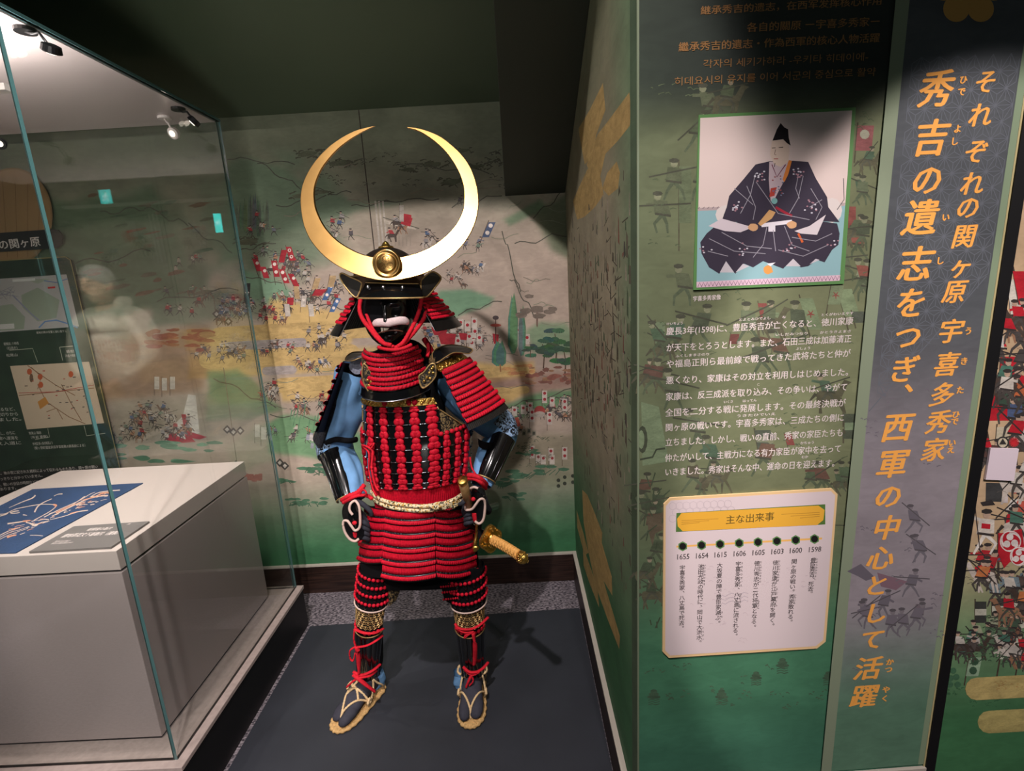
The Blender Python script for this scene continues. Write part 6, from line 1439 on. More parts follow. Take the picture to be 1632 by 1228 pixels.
# cords tied under the chin
cord('chin_cord', [(576, 470, 1.50), (573, 492, 1.49), (578, 508, 1.475), (590, 524, 1.46), (601, 538, 1.447), (612, 547, 1.438), (624, 550, 1.435)], .0062, 'redcord', mask, k=8)
cord('chin_cord', [(584, 500, 1.478), (592, 520, 1.465), (602, 535, 1.45), (616, 549, 1.440), (628, 552, 1.438)], .0048, 'redcord', mask, k=8)
cord('chin_cord', [(672, 474, 1.51), (668, 495, 1.50), (660, 515, 1.485), (652, 530, 1.465), (643, 545, 1.447), (634, 552, 1.44)], .0060, 'redcord', mask, k=8)
cord('chin_cord', [(682, 484, 1.53), (676, 506, 1.51), (664, 524, 1.485), (652, 538, 1.465), (640, 550, 1.45), (628, 554, 1.443)], .0060, 'redcord', mask, k=8)
cord('chin_cord', [(603, 553, 1.455), (615, 556, 1.44), (630, 557, 1.437), (645, 554, 1.446), (656, 549, 1.46)], .0055, 'redcord', mask, k=8)

# ---- helmet
HB = Vector((-.380, 1.600, 1.522))
mb = MB()
def bowl(u, v):
    a = 2 * math.pi * u; t = v * math.pi / 2; r_ = 1 + .016 * abs(math.cos(a * 16)) ** 3
    return HB + Vector((.112 * math.cos(t) * math.sin(a) * r_, -.125 * math.cos(t) * math.cos(a) * r_, .130 * math.sin(t)))
mb.grid(bowl, 128, 14, 0, True)
helm = mb.build('helmet', mat('brown_iron_bowl', (58, 48, 42), .4, metal=.6, noise=.2, nscale=60), arm, smooth=True); lab(helm, 'ribbed helmet bowl')
mb = MB(); tp = HB + Vector((0, 0, .128))
mb.tube([tp, tp + Vector((0, 0, .004)), tp + Vector((0, 0, .007)), tp + Vector((0, 0, .014)), tp + Vector((0, 0, .020))], [.024, .022, .013, .009, .003], 20); mb.build('top_finial', 'gold', helm, smooth=True)
# visor
vis = quadfn(q3(583, 450, 1.478), q3(667, 452, 1.478), q3(675, 474, 1.445), q3(570, 475, 1.445), .024, (0, -1, 0))
mb = MB(); mb.grid(vis, 24, 6); mb.grid(lambda u, v: vis(1 - u, v) + Vector((0, .004, 0)), 24, 6); vo = mb.build('visor', 'lacquer', helm, smooth=True)
MB().tube([vis(u, 1) + Vector((0, -.001, 0)) for u in np.linspace(0, 1, 24)], .0026, 7).build('rim', 'golddull', vo, smooth=True)
MB().tube([vis(u, 0) for u in np.linspace(0, 1, 24)], .0018, 7).build('rim', 'golddull', vo, smooth=True)
for u in (.10, .39, .72): MB().ball(vis(u, .27) + Vector((0, -.003, 0)), .0055, 12, 8).build('rivet', 'silver', vo, smooth=True)
for k, pts in enumerate(([(545, 435, 1.50), (558, 441, 1.495), (575, 449, 1.49), (576, 456, 1.49), (570, 472, 1.49), (563, 471, 1.49), (550, 456, 1.50), (542, 441, 1.505)], [(672, 446, 1.50), (684, 435, 1.505), (692, 433, 1.51), (702, 440, 1.52), (702, 446, 1.52), (695, 456, 1.51), (681, 472, 1.50), (672, 470, 1.49), (671, 456, 1.49)])):
    outlined('turned_back_wing', pts, 0, mat('dark_stencilled_leather', (40, 36, 32), .55, noise=.2, nscale=40), 'golddull', .0024, helm, th=.004, n=3)
mb = MB(); mb.grid(lambda u, v: HB + Vector((.128 * math.sin(R(-64 + 128 * u)), -.130 * math.cos(R(-64 + 128 * u)) + .006, .048 - .052 * v)), 20, 3); mb.build('brow_band', mat('brown_iron_band', (92, 72, 56), .45, metal=.5), helm, smooth=True)
MB().tube([HB + Vector((.13 * math.sin(R(d)), -.132 * math.cos(R(d)) + .006, .048)) for d in range(-64, 65, 4)], .0018, 6).build('band_rim', 'golddull', helm, smooth=True)
# neck guard: flaring rows open at the front
def nk(ph, t, off=0): return Vector((-.376 + (.118 + .086 * t + off) * math.sin(ph), 1.625 - (.125 + .068 * t + off) * math.cos(ph), 1.515 - .116 * t))
ng = MB(); ng.grid(lambda u, v: nk(R(45 + 270 * u), v, -.003), 80, 5)
for k in range(84):
    ph = R(45 + 270 * k / 83); ng.tube([nk(ph, .05, -.0045), nk(ph, .98, -.0045)], .0014, 4, 1)
ngo = ng.build('neck_guard', ['lacquer_soft', mat('neck_guard_seam', (62, 60, 58), .4)], helm, smooth=False)
SGN = 1.0
for i in range(4):
    lame(lambda u, v: nk(R(45 + 270 * (1 - u)), (i + v) * .19), 84, rows=((0, .40, 'c'), (.40, .50, 'd'), (.50, .90, 'r'), (.90, 1.0, 'd')), out=.002, dots=False).build('lame', LM, ngo, smooth=True)
mb = MB(); mb.grid(lambda u, v: nk(R(45 + 270 * (1 - u)), .76 + .24 * v, .004), 80, 2); mb.build('bottom_plate', 'lacquer_soft', ngo, smooth=True)
MB().tube([nk(R(45 + 270 * u), 1.0, .001) for u in np.linspace(0, 1, 70)], .002, 6).build('bottom_rim', 'lacquer', ngo, smooth=True)
# crescent crest
OUT = [(597.5, 200.5), (566, 208), (533.5, 226), (510, 247), (492, 271), (481.5, 295), (478.5, 317), (480, 340), (484.5, 361), (494, 382), (509, 401), (526, 416), (546, 428), (575, 440), (607, 447), (632, 446.5), (656, 442), (682, 433.5), (705, 420), (724, 405), (740, 387), (752, 368), (760, 346), (763, 324), (761.5, 302.5), (756, 281), (747, 261), (733, 243), (715, 226.5), (700, 216), (681, 208), (665, 203.5), (648.5, 202)]
INN = [(650, 204), (664, 208), (676, 214), (692, 225), (708, 239.5), (720, 255), (730, 272), (736.5, 288), (739.5, 305), (739.5, 320), (738, 333), (733, 346), (726, 358), (716, 370), (704, 381), (690, 391), (676, 398), (657, 405), (636, 409.5), (616, 410.5), (595, 409), (575, 404), (558, 396), (543, 387), (530, 376), (518, 362), (509.5, 347), (503.5, 332), (501, 316), (501, 302), (504, 289), (511, 272), (522, 256), (538, 238), (558, 222), (578, 209.5)]
cy_ = 1.445
def crq(u, v): return q3(u, v, cy_ + (430 - v) * .00078)
ring = [crq(*p) for p in curve_pts([(a, b, 0) for a, b in OUT], 3) for p in [(p[0], p[1])]] if False else None
oc = [crq(p[0], p[1]) for p in curve_pts([(a, b, 0) for a, b in OUT], 3)]
ic = [crq(p[0], p[1]) for p in curve_pts([(a, b, 0) for a, b in INN[::-1]], 3)]
N_ = 110
def resamp(P_, n):
    L_ = [0]
    for a, b in zip(P_, P_[1:]): L_.append(L_[-1] + (b - a).length)
    out = []; j = 0
    for i in range(n + 1):
        t = L_[-1] * i / n
        while j < len(L_) - 2 and L_[j + 1] < t: j += 1
        s_ = (t - L_[j]) / max(1e-9, L_[j + 1] - L_[j]); out.append(P_[j].lerp(P_[j + 1], min(1, s_)))
    return out
oc, ic = resamp(oc, N_), resamp(ic, N_)
mb = MB(); yb = Vector((0, .006, 0)); vs = []; fs = []; mm = []
for o_, i_ in zip(oc, ic):
    w_ = (o_ - i_); e_ = min(.0022 / max(.0005, w_.length), .3)
    vs += [o_ + yb, o_ + Vector((0, .0015, 0)), o_.lerp(i_, e_) - Vector((0, .0012, 0)), i_.lerp(o_, e_) - Vector((0, .0012, 0)), i_ + Vector((0, .0015, 0)), i_ + yb]
for k in range(N_):
    for j in range(6):
        a, b = k * 6 + j, k * 6 + (j + 1) % 6; fs.append((a, b, b + 6, a + 6))
fs += [tuple(range(6))[::-1], tuple(N_ * 6 + j for j in range(6))]
mb.add(vs, fs); cr_ = mb.build('crescent_crest', 'goldleaf', helm, recalc=True); lab(cr_, 'huge polished gold crescent')
mc = q3(616, 419.5, cy_ - .012)
mb = MB()
prof = [(.0, -.006), (.021, -.0055), (.0245, -.004), (.026, -.002), (.0255, 0), (.029, .001), (.033, -.002), (.0355, -.003), (.0385, -.001), (.039, .010)]
for k in range(len(prof)): pass
vs = []; n = 48
for r_, y_ in prof[1:]:
    for j in range(n): vs.append(mc + Vector((r_ * math.cos(2 * math.pi * j / n) * 1.02, y_, r_ * math.sin(2 * math.pi * j / n))))
c0 = len(vs); vs.append(mc + Vector((0, -.0085, 0)))
fs = [(i * n + j, i * n + (j + 1) % n, (i + 1) * n + (j + 1) % n, (i + 1) * n + j) for i in range(len(prof) - 2) for j in range(n)] + [(c0, (j + 1) % n, j) for j in range(n)]
mb.add(vs, fs); md = mb.build('crest_medallion', 'goldleaf', helm, smooth=True, recalc=True)
DKG = mat('engraved_line', (96, 66, 26), .5, metal=.6)
mb = MB()
for k in range(3):
    a = R(90 + 120 * k); pts = []
    for j in range(9):
        t = j / 8; rr_ = .003 + .018 * math.sin(math.pi * t * .5 + .0) if False else .0
    c1 = mc + Vector((.0115 * math.cos(a), -.0078, .0115 * math.sin(a)))
    mb.tube([c1 + Vector((.0088 * math.cos(a + R(d)), 0, .0088 * math.sin(a + R(d)))) for d in range(-140, 141, 20)], .0006, 5)
    for e_ in (-.5, 0, .5):
        mb.tube([mc + Vector((.004 * math.cos(a + e_ * .6), -.0085, .004 * math.sin(a + e_ * .6))), mc + Vector((.017 * math.cos(a + e_), -.0072, .017 * math.sin(a + e_)))], .0005, 4)
mb.build('engraving', DKG, md)
MB().box(tuple(mc + Vector((-.01, .012, -.03))), tuple(mc + Vector((.01, .03, .02)))).build('crest_socket', 'lacquer', helm)

# ---- thigh guards, knees, shins, feet
def cyl(A, B, r0, r1, yaw=0, sq=1.0):
    A, B = Vv(A), Vv(B); t = (B - A).normalized(); f_ = Vector((math.sin(yaw), -math.cos(yaw), 0)); f_ = (f_ - t * f_.dot(t)).normalized(); s_ = f_.cross(t).normalized()
    if s_.x < 0: s_ = -s_
    return lambda ph, v, off=0.0: A.lerp(B, v) + (s_ * math.sin(ph) + f_ * math.cos(ph) * sq) * (r0 + (r1 - r0) * v + off)
def leg(tA, tB, tr, kB, kr, sB, sr, yaw, rows, label, nb):
    g = cyl(tA, tB, tr[0], tr[1], yaw); mb = MB(); mb.grid(lambda u, v: g(R(-120 + 240 * u), v), 30, 6); o = mb.build('thigh_guard', 'blackcloth', arm, smooth=True); lab(o, label)
    for r_ in range(rows):
        v0 = (r_ + .3) / (rows + .2); mk = MB()
        for i in range(nb):
            ph = R(-100 + 200 * (i + .5) / nb)
            c0 = g(ph, v0, .005); nn = (g(ph, v0, .02) - g(ph, v0, 0)).normalized(); tt = Vector((0, 0, 1)).cross(nn).normalized()
            mk.ball(c0, (.0072, .005, .0066), 7, 5, 0, X=tt, Y=nn)
            if i % 2 == 0: mk.ball(g(ph, v0 + .5 / rows * .8, .002), (.0062, .003, .009), 6, 4, 1, X=tt, Y=nn)
        stuff(mk.build('lace_row', ['red', 'lacquer'], o, smooth=True))
    MB().tube([g(R(d), 1.0, .003) for d in range(-115, 116, 10)], .0028, 6).build('leather_edging', 'leather', o, smooth=True)
    g2_ = cyl(tB, kB, kr[0], kr[1], yaw); mb = MB(); mb.grid(lambda u, v: g2_(R(-150 + 300 * u), v), 30, 5); kn = mb.build('knee_guard', 'blackcloth', arm, smooth=True)
    mk = MB(); nh = 11; nvv = 4; hs = R(200) / nh
    for j in range(nvv):
        for i in range(nh):
            ph = R(-100) + hs * (i + (.5 if j % 2 else 0)); v = .10 + .58 * j / (nvv - 1)
            L_ = (Vv(kB) - Vv(tB)).length; hw = hs * .5; hv = .0085 / L_
            mk.tube([g2_(ph + hw * 1.0 * math.sin(R(60 * q_)), v + hv * math.cos(R(60 * q_)), .002) for q_ in range(6)], .0011, 4, closed=True)
            mk.ball(g2_(ph, v, .001), (.004, .003, .004), 6, 4)
    stuff(mk.build('gilt_hexagons', 'golddull', kn))
    mk = MB()
    for i in range(9):
        ph = R(-80 + 160 * (i + .5) / 9)
        if i in (4,): continue
        nn = (g2_(ph, .9, .02) - g2_(ph, .9, 0)).normalized(); tt = Vector((0, 0, 1)).cross(nn).normalized(); mk.ball(g2_(ph, .90, .004), (.0075, .005, .0075), 8, 6, X=tt, Y=nn)
    stuff(mk.build('lace_row', 'red', kn, smooth=True))
    g3 = cyl(kB, sB, sr[0], sr[1], yaw); mb = MB()
    npl = 7
    for i in range(npl):
        a0, a1 = R(-115 + 230 * i / npl), R(-115 + 230 * (i + .94) / npl)
        mb.grid(lambda u, v: g3(a0 + (a1 - a0) * u, v, .002 + .003 * math.sin(math.pi * u)), 6, 8)
    mb.grid(lambda u, v: g3(R(-180 + 360 * u), v, -.003), 30, 4, 0)
    sh = mb.build('shin_guard', 'lacquer', arm, smooth=True)
    MB().tube([g3(R(d), .0, .004) for d in range(-110, 111, 10)], .0022, 6).build('rim', 'golddull', sh, smooth=True)
    return g3, sh
kLb, sLb = q3(589, 997, 1.605), q3(586, 1070, 1.640)
gL, shL = leg(q3(601, 903, 1.60), q3(592, 958, 1.60), (.060, .056), kLb, (.052, .046), sLb, (.048, .038), R(-22), 4, 'thigh guard at the left of the photo', 15)
kRb, sRb = q3(749, 997, 1.605), q3(755, 1080, 1.650)
gR, shR = leg(q3(740, 905, 1.60), q3(747, 958, 1.60), (.072, .062), kRb, (.055, .048), sRb, (.050, .042), R(6), 3, 'thigh guard on the sword side', 17)
# inner drape of the right thigh guard
MB().grid(quadfn(q3(700, 920, 1.56), q3(724, 925, 1.53), q3(724, 962, 1.55), q3(708, 955, 1.57), .006, (0, -1, 0)), 6, 4).build('thigh_drape', 'blackcloth', arm, smooth=True)
MB().grid(quadfn(q3(618, 920, 1.55), q3(642, 930, 1.57), q3(632, 955, 1.58), q3(620, 965, 1.57), .006, (0, -1, 0)), 6, 4).build('thigh_drape', 'brocade', arm, smooth=True)
mk = MB()
for r_, v in enumerate((935, 944, 955)):
    for i in range(7): mk.ball(q3(703 + r_ * 2 + i * 3.8, v - i * .4, 1.535), (.0038, .003, .0045), 6, 4)
stuff(mk.build('lace_row', 'red', shR, smooth=True))
# trouser cloth showing at the ankles
for A_, s_ in ((q3(599, 1082, 1.66), 1), (q3(737, 1082, 1.66), -1)):
    sleeve([A_ + Vector((0, 0, .035)), A_, A_ + Vector((0, 0, -.02))], [.03, .034, .03], 'blue', 'trouser_hem', arm, .2, n=18)
# red ties on the shins
for par, L_ in ((shL, [([(565, 1002, 1.555), (580, 1008, 1.53), (598, 1008, 1.54), (611, 1001, 1.58)], .0058), ([(565, 1004, 1.55), (564, 1018, 1.55), (567, 1030, 1.55)], .005), ([(569, 1031, 1.548), (585, 1028, 1.54), (600, 1020, 1.55), (610, 1012, 1.58)], .005),
        ([(567, 1030, 1.545), (558, 1036, 1.545), (558, 1048, 1.545), (563, 1052, 1.545), (566, 1040, 1.545)], .0045), ([(569, 1030, 1.545), (571, 1045, 1.545), (572, 1060, 1.55), (572, 1072, 1.55)], .0085), ([(563, 1070, 1.56), (577, 1075, 1.55), (594, 1068, 1.57), (606, 1058, 1.61)], .006),
        ([(553, 1094, 1.55), (564, 1084, 1.545), (575, 1079, 1.545), (590, 1076, 1.56), (600, 1068, 1.60)], .006), ([(563, 1074, 1.55), (574, 1083, 1.54), (585, 1092, 1.54), (597, 1101, 1.55)], .0085)]),
        (shR, [([(725, 993, 1.56), (732, 1001, 1.55), (750, 1002, 1.54), (765, 995, 1.55), (778, 983, 1.59)], .0055), ([(727, 1000, 1.555), (740, 1007, 1.545), (755, 1006, 1.54)], .0045), ([(754, 1008, 1.54), (757, 1028, 1.54), (757, 1048, 1.555), (756, 1058, 1.56)], .0085), ([(752, 1008, 1.54), (742, 1012, 1.54), (740, 1016, 1.54), (748, 1010, 1.54)], .004),
        ([(738, 1062, 1.575), (748, 1070, 1.565), (760, 1070, 1.565), (770, 1064, 1.58), (778, 1055, 1.61)], .006), ([(740, 1066, 1.575), (752, 1075, 1.565), (764, 1070, 1.565)], .005), ([(752, 1074, 1.565), (747, 1084, 1.56), (743, 1094, 1.56)], .007), ([(750, 1072, 1.565), (754, 1084, 1.56), (748, 1092, 1.56)], .004)])):
    for pts, r_ in L_:
        P_ = pxpath(pts, 6); MB().tube(P_, [(r_, r_ * .6)] * len(P_), 8).build('shin_tie', 'redcord', par, smooth=True)

# feet: split toed socks in straw sandals
def foot(heel, toe, side, label):
    """side: +1 big toe on +x"""
    heel, toe = Vv(heel), Vv(toe); d = (toe - heel).normalized(); L_ = (toe - heel).length; s_ = Vector((-d.y, d.x, 0)); 
    if s_.x < 0: s_ = -s_
    zb = .0225
    def at(t, w, h): return heel + d * (L_ * t) + s_ * w + Vector((0, 0, zb + h))
    mb = MB()
    mb.tube([at(.0, 0, .030), at(.04, 0, .032), at(.14, 0, .036), at(.3, 0, .040), at(.45, 0, .037), at(.60, 0, .029), at(.72, 0, .022), at(.78, 0, .018)], [(.012, .02), (.026, .030), (.032, .036), (.034, .040), (.037, .036), (.041, .028), (.041, .021), (.03, .016)], 18)
    mb.tube([at(.60, .020 * side, .022), at(.75, .023 * side, .020), at(.88, .022 * side, .016), at(.95, .020 * side, .013), at(.985, .019 * side, .010)], [(.018, .019), (.021, .020), (.020, .018), (.016, .013), (.007, .006)], 14)
    mb.tube([at(.58, -.014 * side, .022), at(.70, -.018 * side, .020), at(.82, -.019 * side, .015), at(.90, -.018 * side, .011), at(.94, -.017 * side, .008)], [(.025, .019), (.027, .020), (.025, .017), (.019, .012), (.008, .005)], 14)
    mb.tube([at(.13, 0, .03), at(.15, 0, .06), at(.17, 0, .10)], [(.032, .034), (.031, .034), (.033, .035)], 16, up=(0, 1, 0))
    sock = mb.build('sock', 'tabi', arm, smooth=True)
    # sandal sole with coiled straw rim
    out = [(.0, .0), (.02, .022), (.10, .037), (.30, .041), (.55, .045), (.75, .047), (.92, .040), (1.03, .022), (1.06, 0), (1.03, -.022), (.92, -.040), (.75, -.047), (.55, -.045), (.30, -.041), (.10, -.037), (.02, -.022)]
    P_ = curve_pts([heel + d * (L_ * (t - .03)) + s_ * w + Vector((0, 0, .0145)) for t, w in out], 6, True)
    m2 = MB(); m2.slab([p - Vector((0, 0, .0065)) for p in P_], (0, 0, .012))
    for k in range(22):
        t = .0 + 1.0 * k / 21; w = .036 if .08 < t < .95 else .022
        m2.tube([heel + d * (L_ * t) - s_ * w + Vector((0, 0, .0205)), heel + d * (L_ * t) + s_ * w + Vector((0, 0, .0205))], .0035, 6)
    sd = m2.build('straw_sandal', 'straw', arm, smooth=False, recalc=False); lab(sd, label)
    n = len(P_); m3 = MB(); rr = [(.0068 + .0018 * math.sin(i * 1.6), .0068 + .0014 * math.sin(i * 1.6)) for i in range(n)]
    m3.tube(P_, rr, 8, closed=True, twist=.3); m3.build('sole_rim', 'straw', sd, smooth=True)
    return sd, sock, at
sdL, skL, aL = foot((-.602, 1.672, 0.0), (-.706, 1.478, 0.0), 1, 'straw sandal pointing to the left')
sdR, skR, aR = foot((-.226, 1.675, 0.0), (-.228, 1.468, 0.0), -1, 'straw sandal pointing to the front')
def ties(at, parent, V):
    for pts, r_ in V:
        P_ = curve_pts([at(*p) for p in pts], 7); MB().tube(P_, [r_ * 1.25 * (1 + .18 * (i % 2)) for i in range(len(P_))], 7, twist=.6).build('sandal_cord', 'strawcord', parent, smooth=True)
VT = [([(.90, .001, .0), (.84, .001, .028), (.72, .014, .046), (.60, .030, .048), (.48, .044, .026), (.46, .046, .004)], .0030), ([(.90, -.001, .0), (.84, -.001, .028), (.72, -.014, .046), (.60, -.030, .048), (.48, -.044, .026), (.46, -.046, .004)], .0030),
      ([(.46, .046, .006), (.36, .045, .030), (.27, .036, .062), (.21, .016, .084), (.20, -.01, .088), (.24, -.034, .066), (.36, -.046, .030), (.46, -.046, .006)], .0030), ([(.05, .036, .0), (.12, .046, .03), (.22, .042, .060), (.25, .01, .082), (.24, -.03, .074)], .0028), ([(.05, -.036, .0), (.12, -.046, .03), (.22, -.042, .062), (.25, -.01, .084)], .0028),
      ([(.47, .048, .014), (.50, .052, .024), (.45, .050, .034), (.42, .050, .022), (.47, .048, .014)], .0036), ([(.47, -.048, .014), (.50, -.052, .024), (.45, -.050, .034), (.42, -.050, .022), (.47, -.048, .014)], .0036)]
ties(aR, sdR, VT + [([(.22, .03, .078), (.18, .046, .088), (.22, .054, .07), (.26, .040, .064)], .0034), ([(.22, -.036, .078), (.18, -.050, .088), (.22, -.056, .07), (.26, -.044, .064)], .0034)])
ties(aL, sdL, VT + [([(.60, .030, .050), (.52, .008, .070), (.48, -.018, .068), (.46, -.04, .04)], .0032), ([(.60, -.030, .050), (.52, -.006, .070), (.50, .02, .064), (.46, .044, .03)], .0032), ([(.50, -.020, .070), (.44, -.034, .072), (.46, -.05, .056), (.54, -.036, .060)], .0034), ([(.52, -.016, .072), (.36, .0, .086), (.27, .02, .086)], .003)])

# ================================================================== SWORDS
ksw = thing('long_sword', tuple(q3(779, 862, 1.47)), 'sword with orange wrapped grip and gold guard, hung at the hip and pointing back', 'sword')
A_, B_ = q3(783, 859, 1.475), q3(829, 886, 1.36); ax = (B_ - A_).normalized()
mb = MB(); n = 30; P_ = [A_.lerp(B_, i / n) + Vector((0, 0, .003 * math.sin(math.pi * i / n))) for i in range(n + 1)]
mb.tube(P_, [(.0115 + .0013 * (i % 2), .0155 + .0016 * (i % 2)) for i in range(n + 1)], 14)
grip = mb.build('grip', 'hilt', ksw, smooth=False)
sd_ = ax.cross(Vector((0, 0, 1))).normalized(); up_ = sd_.cross(ax)
mb = MB()
for i in range(10):
    c0 = A_.lerp(B_, (i + .5) / 10) + Vector((0, 0, .003 * math.sin(math.pi * (i + .5) / 10)))
    for e_ in (-1, 1):
        mb.tube([c0 + up_ * .016 * math.cos(t) + sd_ * .0125 * math.sin(t) * 1 + ax * (.008 * e_ * math.cos(t)) for t in np.linspace(-.2, 3.4, 8)], .0022, 5)
        mb.tube([c0 + up_ * .016 * math.cos(t) - sd_ * .0125 * math.sin(t) * 1 + ax * (.008 * e_ * math.cos(t)) for t in np.linspace(-.2, 3.4, 8)], .0022, 5)
mb.build('grip_wrap', 'hilt', grip, smooth=True)
E_ = B_ + ax * .022
mb = MB(); mb.tube([B_ - ax * .002, B_ + ax * .004, B_ + ax * .016, E_ + ax * .003, E_ + ax * .008], [(.014, .018), (.0155, .020), (.015, .019), (.011, .014), (.002, .003)], 16)
for i in range(26):
    t = random.uniform(0, 1); a = random.uniform(0, 6.28); mb.ball(B_.lerp(E_, t) + sd_ * .0145 * math.cos(a) + up_ * .0185 * math.sin(a), .0032, 6, 4)
mb.build('pommel', 'gold', ksw, smooth=True)
G_ = A_ - ax * .004; mb = MB()
def tsuba(r_, k): 
    return [G_ + ax * k + sd_ * (r_ * math.cos(a) * (1 + .10 * math.cos(4 * a))) + up_ * (r_ * 1.12 * math.sin(a) * (1 + .10 * math.cos(4 * a))) for a in [2 * math.pi * i / 48 for i in range(48)]]
mb.slab(tsuba(.038, -.003), tuple(ax * .006)); mb.tube(tsuba(.037, 0), .0045, 6, closed=True)
for i in range(30):
    a = random.uniform(0, 6.28); r_ = random.uniform(.02, .034); mb.ball(G_ + ax * .004 + sd_ * r_ * math.cos(a) + up_ * r_ * 1.1 * math.sin(a), .0036, 6, 4)
mb.build('guard', 'gold', ksw, smooth=False)
MB().tube([A_ - ax * .001, A_ + ax * .009], [(.0145, .019)] * 2, 16).build('collar', 'gold', ksw, smooth=True)
S0 = G_ - ax * .006; S1 = S0 - ax * .30 + Vector((-.03, .12, -.02)); S2 = S1 + Vector((-.10, .28, -.10)) * .9
mb = MB(); mb.tube(curve_pts([S0, S0 - ax * .10 + Vector((-.004, .01, 0)), S0 - ax * .2 + Vector((-.03, .10, .0)), S0 + Vector((-.32, .36, -.06)), S0 + Vector((-.40, .50, -.16))], 8), (.011, .017), 14); mb.build('scabbard', 'lacquer', ksw, smooth=True)
cord('sword_hanger', [(761, 833, 1.50), (760, 850, 1.50), (757, 866, 1.49), (757, 878, 1.485)], .0065, 'gold', ksw)
MB().ball(q3(758, 873, 1.485), (.012, .006, .009), 10, 6).build('hanger_fitting', 'gold', ksw, smooth=True)
MB().tube(pxpath([(764, 836, 1.50), (764, 850, 1.50), (769, 862, 1.49)], 5), .008, 8).build('hanger_strap', 'blackcloth', ksw, smooth=True)
ssw = thing('short_sword', tuple(q3(740, 790, 1.46)), 'short sword with a worn gold capped hilt tucked upright in the belt by the hand', 'sword')
A2, B2 = q3(748, 806, 1.49), q3(737, 766, 1.425); ax2 = (B2 - A2).normalized()
MB().tube([A2, A2.lerp(B2, .5), B2], [(.013, .016), (.0135, .0165), (.0145, .0175)], 18).build('grip', mat('worn_gilt_hilt', (150, 118, 76), .5, metal=.3, noise=.3, nscale=70, bump=.5, bscale=220), ssw, smooth=True)
MB().tube([B2 - ax2 * .006, B2 + ax2 * .004, B2 + ax2 * .007], [(.0155, .0185), (.0155, .0185), (.012, .015)], 18).build('pommel', 'gold', ssw, smooth=True)
MB().tube([A2 + ax2 * .002, A2 - ax2 * .03, A2 - ax2 * .10 + Vector((.02, .10, 0)), A2 - ax2 * .22 + Vector((.05, .28, 0))], (.012, .016), 14).build('scabbard', 'lacquer', ssw, smooth=True)
# ================================================================== VISITOR AND EXIT SIGNS beside the photographer, seen as reflections in the case glass
YM = GY1 - .009
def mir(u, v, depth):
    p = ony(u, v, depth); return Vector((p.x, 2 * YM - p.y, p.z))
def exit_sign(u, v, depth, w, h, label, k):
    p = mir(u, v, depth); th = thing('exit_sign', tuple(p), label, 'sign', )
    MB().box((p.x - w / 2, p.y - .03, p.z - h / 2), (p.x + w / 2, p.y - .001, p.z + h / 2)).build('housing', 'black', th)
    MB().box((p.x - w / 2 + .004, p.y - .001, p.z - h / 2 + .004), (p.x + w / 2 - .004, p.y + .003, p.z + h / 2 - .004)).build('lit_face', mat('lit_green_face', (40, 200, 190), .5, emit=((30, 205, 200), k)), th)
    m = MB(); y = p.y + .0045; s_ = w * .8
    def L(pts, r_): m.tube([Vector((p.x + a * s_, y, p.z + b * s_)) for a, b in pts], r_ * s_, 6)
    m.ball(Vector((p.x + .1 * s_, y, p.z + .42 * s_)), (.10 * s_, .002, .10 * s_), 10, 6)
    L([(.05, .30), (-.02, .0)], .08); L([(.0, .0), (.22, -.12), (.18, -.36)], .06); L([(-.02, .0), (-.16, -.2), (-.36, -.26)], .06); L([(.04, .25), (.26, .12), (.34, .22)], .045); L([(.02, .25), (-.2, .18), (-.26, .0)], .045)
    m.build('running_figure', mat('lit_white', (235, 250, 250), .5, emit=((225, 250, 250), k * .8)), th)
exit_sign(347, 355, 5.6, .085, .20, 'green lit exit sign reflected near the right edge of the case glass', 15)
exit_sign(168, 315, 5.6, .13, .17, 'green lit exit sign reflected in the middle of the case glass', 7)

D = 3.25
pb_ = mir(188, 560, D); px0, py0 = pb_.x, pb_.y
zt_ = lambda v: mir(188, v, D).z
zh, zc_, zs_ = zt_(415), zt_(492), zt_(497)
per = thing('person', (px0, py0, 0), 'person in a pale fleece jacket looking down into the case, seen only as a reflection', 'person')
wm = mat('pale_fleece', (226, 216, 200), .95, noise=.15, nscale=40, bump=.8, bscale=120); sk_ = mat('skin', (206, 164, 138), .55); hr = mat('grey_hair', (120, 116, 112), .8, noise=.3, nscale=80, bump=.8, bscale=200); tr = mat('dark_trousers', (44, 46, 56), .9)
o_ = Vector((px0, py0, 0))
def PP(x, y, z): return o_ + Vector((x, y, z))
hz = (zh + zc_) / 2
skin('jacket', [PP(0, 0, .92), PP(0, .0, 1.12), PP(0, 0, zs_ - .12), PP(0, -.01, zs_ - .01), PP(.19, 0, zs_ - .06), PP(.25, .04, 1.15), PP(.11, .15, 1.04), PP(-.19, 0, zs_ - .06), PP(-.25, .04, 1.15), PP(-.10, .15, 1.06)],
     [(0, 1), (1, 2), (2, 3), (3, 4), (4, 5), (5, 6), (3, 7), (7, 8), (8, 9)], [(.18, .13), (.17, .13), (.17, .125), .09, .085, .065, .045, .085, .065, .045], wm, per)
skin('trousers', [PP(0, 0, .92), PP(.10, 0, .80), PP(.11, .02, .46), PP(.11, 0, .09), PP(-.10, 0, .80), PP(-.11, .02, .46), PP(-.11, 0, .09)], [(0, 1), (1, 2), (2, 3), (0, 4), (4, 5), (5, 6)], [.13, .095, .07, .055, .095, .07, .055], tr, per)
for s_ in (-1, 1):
    MB().tube([PP(.11 * s_, -.08, .045), PP(.11 * s_, .02, .06), PP(.11 * s_, .12, .04), PP(.11 * s_, .17, .03)], [(.035, .04), (.045, .055), (.045, .036), (.03, .022)], 12).build('shoe', 'black', per, smooth=True)
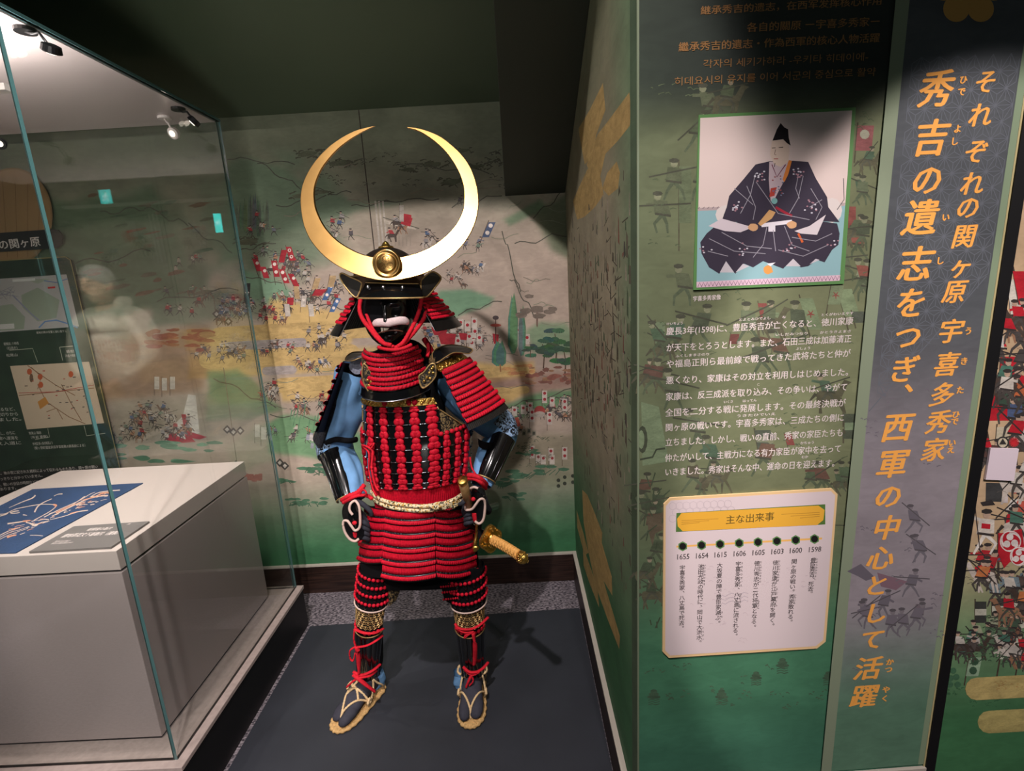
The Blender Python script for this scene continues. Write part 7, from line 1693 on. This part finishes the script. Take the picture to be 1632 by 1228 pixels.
def headf(u, v):
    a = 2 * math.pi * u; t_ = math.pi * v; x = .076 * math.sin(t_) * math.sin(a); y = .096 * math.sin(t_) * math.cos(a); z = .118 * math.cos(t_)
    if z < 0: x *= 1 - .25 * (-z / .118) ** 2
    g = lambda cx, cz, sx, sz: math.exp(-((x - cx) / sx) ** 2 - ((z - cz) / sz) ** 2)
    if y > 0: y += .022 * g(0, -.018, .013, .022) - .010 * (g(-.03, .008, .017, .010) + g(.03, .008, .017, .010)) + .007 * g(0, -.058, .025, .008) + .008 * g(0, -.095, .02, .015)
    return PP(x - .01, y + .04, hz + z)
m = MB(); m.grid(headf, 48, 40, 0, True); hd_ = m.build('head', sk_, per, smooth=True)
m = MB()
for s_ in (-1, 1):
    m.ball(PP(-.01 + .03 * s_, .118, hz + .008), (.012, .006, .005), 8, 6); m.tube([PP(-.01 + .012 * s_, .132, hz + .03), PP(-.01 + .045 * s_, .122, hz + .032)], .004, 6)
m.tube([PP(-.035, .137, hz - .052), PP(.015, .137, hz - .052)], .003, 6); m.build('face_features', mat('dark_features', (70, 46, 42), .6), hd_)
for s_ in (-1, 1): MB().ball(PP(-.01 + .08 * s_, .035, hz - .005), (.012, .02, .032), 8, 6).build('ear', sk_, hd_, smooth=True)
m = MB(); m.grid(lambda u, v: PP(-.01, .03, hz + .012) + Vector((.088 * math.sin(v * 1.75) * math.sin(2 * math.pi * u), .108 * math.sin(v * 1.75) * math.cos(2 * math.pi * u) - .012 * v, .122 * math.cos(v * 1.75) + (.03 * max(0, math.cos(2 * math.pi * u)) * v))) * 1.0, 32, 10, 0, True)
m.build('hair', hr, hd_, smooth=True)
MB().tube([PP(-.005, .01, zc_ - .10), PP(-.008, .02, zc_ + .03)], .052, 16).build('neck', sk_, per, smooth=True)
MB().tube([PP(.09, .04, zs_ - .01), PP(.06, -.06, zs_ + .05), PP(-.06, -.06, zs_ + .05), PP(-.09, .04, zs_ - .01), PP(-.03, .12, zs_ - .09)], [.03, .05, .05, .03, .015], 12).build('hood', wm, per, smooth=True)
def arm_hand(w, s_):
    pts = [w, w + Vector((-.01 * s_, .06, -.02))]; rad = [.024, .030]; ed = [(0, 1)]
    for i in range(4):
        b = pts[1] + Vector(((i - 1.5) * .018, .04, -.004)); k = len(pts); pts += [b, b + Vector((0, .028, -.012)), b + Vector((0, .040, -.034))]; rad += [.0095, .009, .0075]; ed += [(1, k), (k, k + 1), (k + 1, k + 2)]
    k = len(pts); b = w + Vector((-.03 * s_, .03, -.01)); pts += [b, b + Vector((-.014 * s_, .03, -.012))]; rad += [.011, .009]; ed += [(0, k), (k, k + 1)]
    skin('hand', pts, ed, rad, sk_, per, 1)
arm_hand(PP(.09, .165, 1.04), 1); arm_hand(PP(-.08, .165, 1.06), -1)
spot('gallery_and_fill_spot', (-2.1, 1.08, 2.95), (px0, py0 + .08, 1.35), 420, 34, .5, .06, WARM)  # added to brighten the visitor for the reflection
spot('case_and_fill_spot', (-2.25, 1.62, 2.07), (px0, py0, 1.38), 260, 48, .5, .02, (1.0, .92, .86))  # added lamp aimed out of the case to light the visitor's front
